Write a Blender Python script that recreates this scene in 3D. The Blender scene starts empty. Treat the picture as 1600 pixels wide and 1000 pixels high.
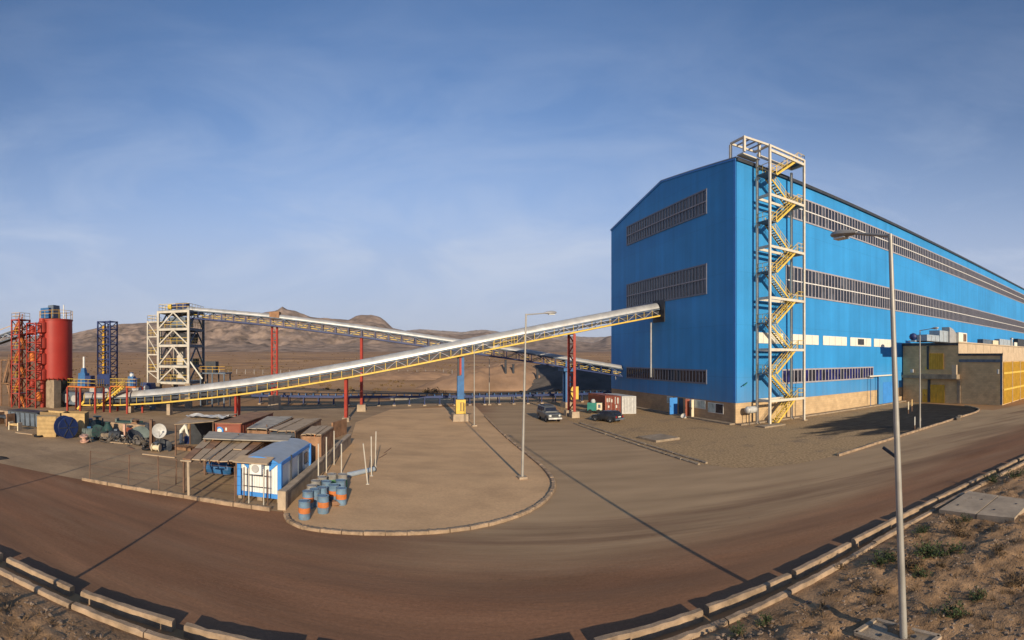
import bpy, math, random
from mathutils import Vector, Matrix, noise as mnoise
import bisect

sc = bpy.context.scene
col = sc.collection
random.seed(7)
rnd = random.Random(11)
sin, cos, tan, pi = math.sin, math.cos, math.tan, math.pi
V = Vector

# ------------------------------------------------------------------ camera
# the photograph is a stitched cylindrical panorama: 121 degrees wide
F, HZ, CH, X0 = 758.0, 558.0, 8.0, 800.0        # pixels per radian, horizon row, eye height
cam = bpy.data.cameras.new('camera')
cam.type = 'PANO'
cam.panorama_type = 'CENTRAL_CYLINDRICAL'
cam.central_cylindrical_range_u_min = -800 / F
cam.central_cylindrical_range_u_max = 800 / F
cam.central_cylindrical_range_v_min = -(1000 - HZ) / F
cam.central_cylindrical_range_v_max = HZ / F
cam.central_cylindrical_radius = 1.0
cam.clip_start = 0.1
cam.clip_end = 60000
camo = bpy.data.objects.new('camera', cam)
camo.location = (0, 0, CH)
camo.rotation_euler = (pi / 2, 0, 0)
col.objects.link(camo)
sc.camera = camo

# ------------------------------------------------------------------ sky, sun, exposure
SUN_EL, SUN_AZ = math.radians(16.5), math.radians(166.5)    # azimuth clockwise from +Y
w = bpy.data.worlds.new('World')
sc.world = w
w.use_nodes = True
nt = w.node_tree
nt.nodes.clear()
out = nt.nodes.new('ShaderNodeOutputWorld')
bg = nt.nodes.new('ShaderNodeBackground')
bg.inputs['Strength'].default_value = 0.135
sky = nt.nodes.new('ShaderNodeTexSky')
sky.sky_type = 'NISHITA'
sky.sun_disc = False
sky.sun_elevation = SUN_EL
sky.sun_rotation = SUN_AZ
sky.altitude = 1500
sky.air_density = 1.0
sky.dust_density = 0.8
sky.ozone_density = 4.0
# thin cirrus: streaked noise over the sky directions, densest some way above the horizon
tc = nt.nodes.new('ShaderNodeTexCoord')
mp = nt.nodes.new('ShaderNodeMapping')
mp.inputs['Scale'].default_value = (1.2, 1.2, 3.8)
mp.inputs['Rotation'].default_value = (0.15, 0.25, 0.4)
nz = nt.nodes.new('ShaderNodeTexNoise')
nz.inputs['Scale'].default_value = 1.9
nz.inputs['Detail'].default_value = 12
nz.inputs['Roughness'].default_value = 0.60
nz.inputs['Distortion'].default_value = 0.7
cr = nt.nodes.new('ShaderNodeValToRGB')
cr.color_ramp.elements[0].position = 0.42
cr.color_ramp.elements[0].color = (0, 0, 0, 1)
cr.color_ramp.elements[1].position = 0.70
cr.color_ramp.elements[1].color = (1, 1, 1, 1)
sep = nt.nodes.new('ShaderNodeSeparateXYZ')
band = nt.nodes.new('ShaderNodeValToRGB')
be = band.color_ramp.elements
be[0].position = 0.0; be[0].color = (.35, .35, .35, 1)
be[1].position = 0.6; be[1].color = (.05, .05, .05, 1)
e = be.new(0.2); e.color = (.9, .9, .9, 1)
e = be.new(0.34); e.color = (.30, .30, .30, 1)
mul = nt.nodes.new('ShaderNodeMath'); mul.operation = 'MULTIPLY'
mx = nt.nodes.new('ShaderNodeMix'); mx.data_type = 'RGBA'
mx.inputs['B'].default_value = (2.75, 3.3, 4.5, 1)
L = nt.links.new
L(tc.outputs['Generated'], mp.inputs['Vector'])
L(mp.outputs['Vector'], nz.inputs['Vector'])
L(nz.outputs['Fac'], cr.inputs['Fac'])
L(tc.outputs['Generated'], sep.inputs['Vector'])
L(sep.outputs['Z'], band.inputs['Fac'])
L(cr.outputs['Color'], mul.inputs[0])
L(band.outputs['Color'], mul.inputs[1])
veil = nt.nodes.new('ShaderNodeValToRGB')          # dusty air low over the horizon
ve = veil.color_ramp.elements
ve[0].position = 0.0; ve[0].color = (.97, .97, .97, 1)
ve[1].position = 0.62; ve[1].color = (0, 0, 0, 1)
q_ = ve.new(0.10); q_.color = (.93, .93, .93, 1)
q_ = ve.new(0.20); q_.color = (.82, .82, .82, 1)
q_ = ve.new(0.32); q_.color = (.42, .42, .42, 1)
q_ = ve.new(0.45); q_.color = (.13, .13, .13, 1)
L(sep.outputs['Z'], veil.inputs['Fac'])
L(veil.outputs['Color'], mx.inputs['Factor'])
mx2 = nt.nodes.new('ShaderNodeMix'); mx2.data_type = 'RGBA'
mx2.inputs['B'].default_value = (3.6, 4.15, 5.2, 1)
L(mul.outputs[0], mx2.inputs['Factor'])
L(mx.outputs['Result'], mx2.inputs['A'])
hs = nt.nodes.new('ShaderNodeHueSaturation'); hs.inputs['Saturation'].default_value = 1.05
L(sky.outputs['Color'], hs.inputs['Color']); L(hs.outputs['Color'], mx.inputs['A'])
L(mx2.outputs['Result'], bg.inputs['Color'])
L(bg.outputs['Background'], out.inputs['Surface'])

sd = bpy.data.lights.new('sun', 'SUN')
sd.energy = 5.0
sd.angle = math.radians(0.55)
sd.color = (1.0, 0.84, 0.62)
so = bpy.data.objects.new('sun', sd)
to_sun = V((sin(SUN_AZ) * cos(SUN_EL), cos(SUN_AZ) * cos(SUN_EL), sin(SUN_EL)))
so.rotation_euler = to_sun.to_track_quat('Z', 'Y').to_euler()
so.location = (20, -60, 40)
col.objects.link(so)

vs = sc.view_settings
vs.view_transform = 'Standard'
vs.look = 'None'
vs.gamma = 1.0
vs.exposure = 0.22
vs.use_curve_mapping = False
sc.render.engine = 'CYCLES'
sc.cycles.use_denoising = True
sc.cycles.max_bounces = 6
sc.cycles.diffuse_bounces = 3
sc.cycles.glossy_bounces = 3
sc.cycles.volume_bounces = 0

# ------------------------------------------------------------------ pixel <-> place helpers
def TH(px): return (px - X0) / F
def G(px, py, z=0.0):                 # the point at height z seen at a pixel below the horizon
    d = (CH - z) * F / (py - HZ)
    return V((d * sin(TH(px)), d * cos(TH(px)), z))
def PD(px, py, d):                    # the point at ground distance d seen at a pixel
    return V((d * sin(TH(px)), d * cos(TH(px)), CH + (HZ - py) / F * d))
E1 = V((0.9678, 0.2519, 0))           # along the long facade
E2 = V((-0.2519, 0.9678, 0))          # along the gable facade, away from the eye
C0 = V((25.48, 51.22, 0))             # near corner of the big building
YAW = math.atan2(E1.y, E1.x)
def BF(t, o, z=0.0): return C0 + E1 * t - E2 * o + V((0, 0, z))      # o = out towards the eye
def face_t(px, o=0.0):                # place along the long facade seen in a column
    k = tan(TH(px)); p = C0 - E2 * o
    return (k * p.y - p.x) / (E1.x - k * E1.y)
def gable_u(px, t=0.0):
    k = tan(TH(px)); p = C0 + E1 * t
    return (k * p.y - p.x) / (E2.x - k * E2.y)
def ZAT(p, py): return CH + (HZ - py) / F * math.hypot(p.x, p.y)

# ------------------------------------------------------------------ materials
MATS = {}
def mat(name, c, rough=0.8, metal=0.0, var=0.18, scale=1.5, bump=0.0, bscale=30, spec=0.35, dirt=None, dirt_amt=0.0, dscale=0.6, stretch=None, coat=0.0, speck=0.0, spscale=14):
    if name in MATS: return MATS[name]
    m = bpy.data.materials.new(name); m.use_nodes = True
    n = m.node_tree.nodes; l = m.node_tree.links.new
    b = n['Principled BSDF']
    b.inputs['Roughness'].default_value = rough
    b.inputs['Metallic'].default_value = metal
    b.inputs['Specular IOR Level'].default_value = spec
    b.inputs['Coat Weight'].default_value = coat
    geo = n.new('ShaderNodeNewGeometry')
    vec = geo.outputs['Position']
    if stretch:
        mpn = n.new('ShaderNodeMapping'); mpn.inputs['Scale'].default_value = stretch[:3]
        mpn.inputs['Rotation'].default_value = (0, 0, stretch[3] if len(stretch) > 3 else 0)
        mpn.vector_type = 'TEXTURE' if False else 'POINT'
        l(vec, mpn.inputs['Vector']); vec = mpn.outputs['Vector']
    nz = n.new('ShaderNodeTexNoise'); nz.inputs['Scale'].default_value = scale
    nz.inputs['Detail'].default_value = 7; nz.inputs['Roughness'].default_value = 0.62
    l(vec, nz.inputs['Vector'])
    rp = n.new('ShaderNodeValToRGB')
    lo = [max(0, x * (1 - var * 1.6)) for x in c[:3]]; hi = [x * (1 + var) for x in c[:3]]
    rp.color_ramp.elements[0].position = 0.3; rp.color_ramp.elements[0].color = (*lo, 1)
    rp.color_ramp.elements[1].position = 0.72; rp.color_ramp.elements[1].color = (*hi, 1)
    l(nz.outputs['Fac'], rp.inputs['Fac'])
    colr = rp.outputs['Color']
    if dirt:
        n2 = n.new('ShaderNodeTexNoise'); n2.inputs['Scale'].default_value = dscale
        n2.inputs['Detail'].default_value = 8; n2.inputs['Roughness'].default_value = 0.68
        l(vec, n2.inputs['Vector'])
        r2 = n.new('ShaderNodeValToRGB')
        r2.color_ramp.elements[0].position = 0.60 - 0.2 * dirt_amt; r2.color_ramp.elements[0].color = (0, 0, 0, 1)
        r2.color_ramp.elements[1].position = 0.78 - 0.2 * dirt_amt; r2.color_ramp.elements[1].color = (1, 1, 1, 1)
        l(n2.outputs['Fac'], r2.inputs['Fac'])
        mm = n.new('ShaderNodeMath'); mm.operation = 'MULTIPLY'; mm.inputs[1].default_value = min(1, 0.35 + dirt_amt)
        l(r2.outputs['Color'], mm.inputs[0])
        mxn = n.new('ShaderNodeMix'); mxn.data_type = 'RGBA'; mxn.inputs['B'].default_value = (*dirt, 1)
        l(mm.outputs[0], mxn.inputs['Factor']); l(colr, mxn.inputs['A']); colr = mxn.outputs['Result']
    if speck > 0:
        n4 = n.new('ShaderNodeTexNoise'); n4.inputs['Scale'].default_value = spscale; n4.inputs['Detail'].default_value = 5; n4.inputs['Roughness'].default_value = .8
        l(geo.outputs['Position'], n4.inputs['Vector'])
        mk = n.new('ShaderNodeMapRange'); mk.inputs['From Min'].default_value = .32; mk.inputs['From Max'].default_value = .68; mk.inputs['To Min'].default_value = 1 - speck; mk.inputs['To Max'].default_value = 1 + speck
        l(n4.outputs['Fac'], mk.inputs['Value'])
        vm = n.new('ShaderNodeVectorMath'); vm.operation = 'SCALE'; l(colr, vm.inputs[0]); l(mk.outputs['Result'], vm.inputs['Scale']); colr = vm.outputs['Vector']
    l(colr, b.inputs['Base Color'])
    if bump > 0:
        n3 = n.new('ShaderNodeTexNoise'); n3.inputs['Scale'].default_value = bscale
        n3.inputs['Detail'].default_value = 6; n3.inputs['Roughness'].default_value = 0.65
        l(vec, n3.inputs['Vector'])
        bp = n.new('ShaderNodeBump'); bp.inputs['Strength'].default_value = bump; bp.inputs['Distance'].default_value = 0.05
        l(n3.outputs['Fac'], bp.inputs['Height']); l(bp.outputs['Normal'], b.inputs['Normal'])
    MATS[name] = m
    return m

def clad(name, c, axis, streak, rough=0.5):
    """profiled steel sheet: vertical ribs in the relief, faint panel joints, dust streaks"""
    m = mat(name, c, rough, 0.0, 0.10, 0.10, spec=0.3)
    n = m.node_tree.nodes; l = m.node_tree.links.new; b = n['Principled BSDF']
    geo = [x for x in n if x.type == 'NEW_GEOMETRY'][0]
    dt = n.new('ShaderNodeVectorMath'); dt.operation = 'DOT_PRODUCT'; dt.inputs[1].default_value = axis
    l(geo.outputs['Position'], dt.inputs[0])
    mu = n.new('ShaderNodeMath'); mu.operation = 'MULTIPLY'; mu.inputs[1].default_value = 2 * pi / 0.34
    l(dt.outputs['Value'], mu.inputs[0])
    sn = n.new('ShaderNodeMath'); sn.operation = 'SINE'; l(mu.outputs[0], sn.inputs[0])
    bp = n.new('ShaderNodeBump'); bp.inputs['Strength'].default_value = 0.07; bp.inputs['Distance'].default_value = 0.03
    l(sn.outputs[0], bp.inputs['Height']); l(bp.outputs['Normal'], b.inputs['Normal'])
    # panel to panel tint and rain streaks
    fl = n.new('ShaderNodeMath'); fl.operation = 'DIVIDE'; fl.inputs[1].default_value = 1.02
    l(dt.outputs['Value'], fl.inputs[0])
    f2 = n.new('ShaderNodeMath'); f2.operation = 'FLOOR'; l(fl.outputs[0], f2.inputs[0])
    wn = n.new('ShaderNodeTexWhiteNoise'); wn.noise_dimensions = '1D'; l(f2.outputs[0], wn.inputs['W'])
    mpn = n.new('ShaderNodeMapping'); mpn.inputs['Scale'].default_value = (1.4, 1.4, 0.05)
    l(geo.outputs['Position'], mpn.inputs['Vector'])
    st = n.new('ShaderNodeTexNoise'); st.inputs['Scale'].default_value = 1.0; st.inputs['Detail'].default_value = 6
    l(mpn.outputs['Vector'], st.inputs['Vector'])
    a = n.new('ShaderNodeMath'); a.operation = 'MULTIPLY_ADD'; a.inputs[1].default_value = 0.10; a.inputs[2].default_value = 0.78
    l(wn.outputs['Value'], a.inputs[0])
    a2 = n.new('ShaderNodeMath'); a2.operation = 'MULTIPLY_ADD'; a2.inputs[1].default_value = 0.32
    l(st.outputs['Fac'], a2.inputs[0]); l(a.outputs[0], a2.inputs[2])
    old = b.inputs['Base Color'].links[0].from_socket
    sp_ = n.new('ShaderNodeSeparateXYZ'); l(geo.outputs['Position'], sp_.inputs[0])
    zd = n.new('ShaderNodeMath'); zd.operation = 'MULTIPLY_ADD'; zd.inputs[1].default_value = 1 / 6.3; zd.inputs[2].default_value = .12; l(sp_.outputs['Z'], zd.inputs[0])
    fr_ = n.new('ShaderNodeMath'); fr_.operation = 'FRACT'; l(zd.outputs[0], fr_.inputs[0])
    lt_ = n.new('ShaderNodeMath'); lt_.operation = 'LESS_THAN'; lt_.inputs[1].default_value = .009; l(fr_.outputs[0], lt_.inputs[0])
    lp_ = n.new('ShaderNodeMath'); lp_.operation = 'MULTIPLY_ADD'; lp_.inputs[1].default_value = -.16; l(lt_.outputs[0], lp_.inputs[0]); l(a2.outputs[0], lp_.inputs[2])
    vm = n.new('ShaderNodeVectorMath'); vm.operation = 'SCALE'
    l(old, vm.inputs[0]); l(lp_.outputs[0], vm.inputs['Scale'])
    # wind blown dust clinging in patches to the lower sheets
    dz_ = n.new('ShaderNodeMapRange'); dz_.inputs['From Min'].default_value = 7.0; dz_.inputs['From Max'].default_value = 2.2; l(sp_.outputs['Z'], dz_.inputs['Value'])
    dn_ = n.new('ShaderNodeTexNoise'); dn_.inputs['Scale'].default_value = .8; dn_.inputs['Detail'].default_value = 8; l(mpn.outputs['Vector'], dn_.inputs['Vector'])
    dm_ = n.new('ShaderNodeMath'); dm_.operation = 'MULTIPLY'; l(dz_.outputs['Result'], dm_.inputs[0]); l(dn_.outputs['Fac'], dm_.inputs[1])
    d2_ = n.new('ShaderNodeMath'); d2_.operation = 'MULTIPLY'; d2_.inputs[1].default_value = .38; l(dm_.outputs[0], d2_.inputs[0])
    mx_ = n.new('ShaderNodeMix'); mx_.data_type = 'RGBA'; mx_.inputs['B'].default_value = (.26, .22, .17, 1)
    l(d2_.outputs[0], mx_.inputs['Factor']); l(vm.outputs['Vector'], mx_.inputs['A'])
    l(mx_.outputs['Result'], b.inputs['Base Color'])
    return m

def block_mat(name, c, c2, mortar, ax, bw=0.4, bh=0.2, bumpy=0.4):
    """concrete block masonry laid along the horizontal direction ax"""
    m = bpy.data.materials.new(name); m.use_nodes = True
    n = m.node_tree.nodes; l = m.node_tree.links.new; b = n['Principled BSDF']
    b.inputs['Roughness'].default_value = 0.9; b.inputs['Specular IOR Level'].default_value = 0.2
    geo = n.new('ShaderNodeNewGeometry')
    dt = n.new('ShaderNodeVectorMath'); dt.operation = 'DOT_PRODUCT'; dt.inputs[1].default_value = ax
    l(geo.outputs['Position'], dt.inputs[0])
    sp = n.new('ShaderNodeSeparateXYZ'); l(geo.outputs['Position'], sp.inputs[0])
    cb = n.new('ShaderNodeCombineXYZ'); l(dt.outputs['Value'], cb.inputs[0]); l(sp.outputs['Z'], cb.inputs[1])
    br = n.new('ShaderNodeTexBrick')
    br.inputs['Scale'].default_value = 1.0; br.inputs['Brick Width'].default_value = bw
    br.inputs['Row Height'].default_value = bh; br.inputs['Mortar Size'].default_value = 0.012
    br.inputs['Color1'].default_value = (*c, 1); br.inputs['Color2'].default_value = (*c2, 1); br.inputs['Mortar'].default_value = (*mortar, 1)
    l(cb.outputs[0], br.inputs['Vector'])
    nz = n.new('ShaderNodeTexNoise'); nz.inputs['Scale'].default_value = 0.9; nz.inputs['Detail'].default_value = 7
    l(geo.outputs['Position'], nz.inputs['Vector'])
    a = n.new('ShaderNodeMath'); a.operation = 'MULTIPLY_ADD'; a.inputs[1].default_value = 0.7; a.inputs[2].default_value = 0.65
    l(nz.outputs['Fac'], a.inputs[0])
    vm = n.new('ShaderNodeVectorMath'); vm.operation = 'SCALE'; l(br.outputs['Color'], vm.inputs[0]); l(a.outputs[0], vm.inputs['Scale'])
    l(vm.outputs['Vector'], b.inputs['Base Color'])
    bp = n.new('ShaderNodeBump'); bp.inputs['Strength'].default_value = bumpy; bp.inputs['Distance'].default_value = 0.02; bp.invert = True
    l(br.outputs['Fac'], bp.inputs['Height']); l(bp.outputs['Normal'], b.inputs['Normal'])
    MATS[name] = m
    return m

RD = 0.185      # road direction angle
M = dict(
    plain=mat('plain_soil', (.43, .245, .115), .95, var=.25, scale=.02, bump=.6, bscale=1.2, spec=.1, dirt=(.26, .165, .10), dirt_amt=.35, dscale=.012),
    yard=mat('yard_dirt', (.385, .265, .155), .95, var=.16, scale=.25, bump=.35, bscale=6, spec=.1, dirt=(.19, .135, .095), dirt_amt=.35, dscale=.35, speck=.16, spscale=5),
    road=mat('road_dirt', (.245, .122, .066), .93, var=.22, scale=.35, bump=.25, bscale=9, spec=.12, dirt=(.27, .165, .10), dirt_amt=.45, dscale=.22, stretch=(.22, 1.1, 1, -RD), speck=.2, spscale=7),
    asphalt=mat('dusty_asphalt', (.30, .22, .15), .92, var=.14, scale=.3, bump=.2, bscale=14, spec=.12, dirt=(.24, .17, .115), dirt_amt=.3, dscale=.25, stretch=(1.2, .18, 1, -YAW)),
    sand=mat('island_sand', (.61, .39, .21), .95, var=.14, scale=.3, bump=.25, bscale=7, spec=.1, dirt=(.46, .305, .165), dirt_amt=.35, dscale=.3, speck=.14, spscale=6),
    gravel=mat('yard_gravel', (.41, .275, .145), .95, var=.2, scale=5, bump=.45, bscale=45, spec=.1, dirt=(.16, .125, .095), dirt_amt=.35, dscale=.25, speck=.3, spscale=5),
    coal=mat('ore_dust', (.045, .04, .038), .95, var=.4, scale=.8, bump=.6, bscale=8, spec=.1, dirt=(.17, .13, .095), dirt_amt=.3, dscale=.28, stretch=(.45, 1.5, 1, -YAW)),
    fore=mat('rough_soil', (.35, .215, .115), .96, var=.35, scale=1.3, bump=1.0, bscale=9, spec=.1, dirt=(.20, .13, .08), dirt_amt=.4, dscale=.7),
    stone=mat('field_stone', (.24, .175, .125), .9, var=.35, scale=1.2, bump=.5, bscale=20),
    hill=mat('hill_rock', (.29, .205, .15), .97, var=.5, scale=.02, bump=1.0, bscale=.03, spec=.05, dirt=(.20, .15, .115), dirt_amt=.4, dscale=.004),
    spoil=mat('spoil_soil', (.30, .19, .12), .96, var=.2, scale=.15, bump=.7, bscale=2, spec=.1),
    ore=mat('ore_pile', (.115, .10, .088), .95, var=.25, scale=.2, bump=.5, bscale=3, spec=.1),
    kerb=mat('kerb_concrete', (.35, .245, .155), .9, var=.34, scale=1.6, bump=.35, bscale=18, dirt=(.24, .18, .13), dirt_amt=.3, dscale=1.1),
    conc=mat('pale_concrete', (.40, .31, .215), .9, var=.2, scale=.9, bump=.3, bscale=14, dirt=(.22, .17, .13), dirt_amt=.3, dscale=.8),
    conc_d=mat('weathered_concrete', (.31, .24, .165), .92, var=.25, scale=1.1, bump=.4, bscale=14, dirt=(.17, .13, .10), dirt_amt=.35, dscale=.8),
    blue_l=clad('blue_cladding', (.030, .25, .56), tuple(E1), True),
    blue_g=clad('blue_cladding_gable', (.030, .25, .56), tuple(E2), True),
    white_p=mat('white_panel', (.70, .67, .57), .6, var=.08, scale=1.2),
    dark_trim=mat('dark_gutter', (.035, .04, .05), .5, var=.2),
    roof=mat('roof_sheet', (.20, .24, .30), .5, var=.15, scale=.3),
    glass=mat('dark_glass', (.022, .026, .042), .12, var=.3, scale=.7, spec=.6),
    glass_l=mat('reflection_glass', (.07, .08, .105), .3, var=.4, scale=.9, spec=.5),  # paler copy of the dark glass; its tone imitates varied reflections
    glass_b=mat('blue_glass', (.018, .022, .12), .15, var=.6, scale=1.1, spec=.6),
    glass_w=mat('pale_glass', (.42, .50, .47), .2, var=.3, scale=1.5, spec=.5),
    frame=mat('window_frame_grey', (.33, .31, .33), .55, var=.12, scale=2),
    frame_d=mat('window_frame_shaded', (.15, .16, .20), .5, var=.12, scale=2),  # darker copy of the frame grey; the gable's shade is in the colour
    frame_w=mat('window_frame_white', (.68, .67, .63), .5, var=.1, scale=2),
    steel_w=mat('cream_steel', (.60, .545, .44), .5, var=.10, scale=1.8, dirt=(.35, .24, .15), dirt_amt=.12, dscale=1.4),
    steel_tw=mat('tower_white_steel', (.50, .46, .385), .55, var=.15, scale=1.5, dirt=(.36, .28, .2), dirt_amt=.25, dscale=1.2),
    yellow=mat('safety_yellow', (.66, .45, .075), .5, var=.14, scale=1.6, dirt=(.30, .19, .07), dirt_amt=.15, dscale=1.6),
    yellow_d=mat('gate_yellow', (.60, .34, .03), .6, var=.14, scale=1.2, dirt=(.35, .2, .06), dirt_amt=.2, dscale=1.0),
    red=mat('red_steel', (.33, .035, .02), .55, var=.15, scale=1.6, dirt=(.22, .06, .04), dirt_amt=.2, dscale=1.2),
    red_s=mat('silo_red', (.34, .028, .018), .5, var=.08, scale=.5, dirt=(.30, .05, .035), dirt_amt=.2, dscale=.5),
    red_c=mat('container_red', (.27, .075, .045), .6, var=.2, scale=.8, dirt=(.20, .08, .05), dirt_amt=.3, dscale=.9),
    orange=mat('orange_steel', (.55, .16, .03), .6, var=.15, scale=1.2),
    blue_s=mat('blue_steel', (.03, .125, .30), .5, var=.18, scale=1.3, dirt=(.05, .08, .13), dirt_amt=.2, dscale=1.2),
    blue_t=mat('tower_blue_steel', (.016, .034, .125), .5, var=.2, scale=1.2),
    blue_k=mat('bright_blue_paint', (.05, .24, .62), .5, var=.1, scale=1.2),
    silver=mat('galvanised_hood', (.43, .43, .42), .42, metal=.3, var=.16, scale=.8, bump=.05, bscale=3, dirt=(.36, .33, .29), dirt_amt=.3, dscale=.7),
    galv=mat('galvanised_steel', (.48, .47, .45), .5, metal=.5, var=.15, scale=1.4),
    lampgrey=mat('lamp_post_grey', (.36, .34, .30), .5, metal=.3, var=.12, scale=1.5),
    dark=mat('dark_steel', (.045, .05, .06), .6, var=.3, scale=1.5),
    slate=mat('slate_steel', (.11, .14, .18), .6, var=.25, scale=1.5),
    black=mat('black_rubber', (.014, .014, .015), .75, var=.3, scale=2),
    rust=mat('rusty_sheet', (.30, .165, .09), .85, var=.28, scale=1.4, bump=.3, bscale=12, dirt=(.15, .08, .05), dirt_amt=.35, dscale=1.3),
    sheet=mat('dusty_sheet', (.42, .31, .20), .85, var=.2, scale=1.2, bump=.25, bscale=10, dirt=(.20, .14, .10), dirt_amt=.35, dscale=1.2),
    sheet_g=mat('grey_sheet', (.38, .335, .265), .8, var=.18, scale=1.2, bump=.2, bscale=8, dirt=(.22, .18, .14), dirt_amt=.3, dscale=1.0),
    cab_w=mat('cabin_white', (.72, .71, .68), .5, var=.07, scale=1.5, dirt=(.42, .36, .28), dirt_amt=.12, dscale=1.4),
    cab_roof=mat('cabin_roof', (.33, .37, .41), .6, var=.10, scale=1.2, dirt=(.32, .28, .23), dirt_amt=.25, dscale=.9),
    plastic=mat('white_tarp', (.50, .49, .46), .45, var=.15, scale=2.2),
    wood=mat('crate_wood', (.53, .36, .16), .8, var=.15, scale=2.0, bump=.2, bscale=18),
    wood_d=mat('brown_box', (.26, .175, .085), .85, var=.15, scale=2.0, bump=.2, bscale=18),
    brown=mat('brown_post', (.17, .10, .065), .85, var=.25, scale=2),
    green=mat('machine_green', (.025, .065, .06), .6, var=.3, scale=1.3, dirt=(.10, .09, .075), dirt_amt=.3, dscale=1.2),
    green_l=mat('faded_green', (.15, .18, .155), .7, var=.25, scale=1.3, dirt=(.14, .12, .1), dirt_amt=.3, dscale=1.2),
    greenset=mat('generator_green', (.03, .20, .16), .5, var=.15, scale=1.5),
    barrel_b=mat('barrel_blue', (.15, .24, .33), .6, var=.25, scale=2.2, dirt=(.20, .13, .08), dirt_amt=.42, dscale=2.6),
    barrel_o=mat('barrel_orange', (.55, .17, .045), .65, var=.2, scale=2.2, dirt=(.24, .12, .06), dirt_amt=.4, dscale=2.6),
    barrel_g=mat('barrel_grey', (.30, .285, .26), .7, var=.25, scale=2.2, dirt=(.20, .14, .09), dirt_amt=.35, dscale=2.0),
    barrel_t=mat('barrel_green', (.07, .22, .10), .65, var=.25, scale=2.2, dirt=(.20, .14, .09), dirt_amt=.3, dscale=2.0),
    tan_w=mat('tan_render', (.50, .385, .26), .9, var=.10, scale=.8, bump=.2, bscale=16, dirt=(.36, .26, .17), dirt_amt=.2, dscale=.5),
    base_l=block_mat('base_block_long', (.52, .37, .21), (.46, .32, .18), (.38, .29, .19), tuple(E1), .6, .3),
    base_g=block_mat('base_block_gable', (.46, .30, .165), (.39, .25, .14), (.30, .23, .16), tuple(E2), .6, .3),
    tan_b=block_mat('tan_block', (.62, .43, .225), (.55, .38, .20), (.44, .32, .19), tuple(E2), .6, .3),
    car_a=mat('car_paint_grey', (.15, .155, .15), .35, metal=.4, var=.1, scale=2, coat=.4, dirt=(.25, .2, .15), dirt_amt=.25, dscale=1.5),
    car_b=mat('car_paint_dark', (.035, .04, .05), .3, metal=.4, var=.15, scale=2, coat=.5, dirt=(.16, .13, .1), dirt_amt=.15, dscale=1.5),
    chrome=mat('bright_metal', (.6, .6, .6), .25, metal=.9, var=.05),
    lamp_r=mat('tail_red', (.35, .012, .012), .25, var=.1, spec=.6),
    lamp_w=mat('lens_clear', (.65, .65, .6), .15, var=.05, spec=.6),
    leaf=mat('weed_leaf', (.05, .075, .022), .8, var=.4, scale=6),
    leaf_b=mat('dry_weed_leaf', (.15, .095, .045), .85, var=.35, scale=6),
    stem=mat('weed_stem', (.13, .09, .05), .9, var=.3, scale=6),
    pipe=mat('grey_blue_pipe', (.33, .38, .42), .6, var=.15, scale=1.5),
    copper=mat('pale_pink_steel', (.55, .33, .24), .6, var=.2, scale=2),
    cream=mat('cream_board', (.68, .58, .40), .7, var=.12, scale=2),
)

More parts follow.
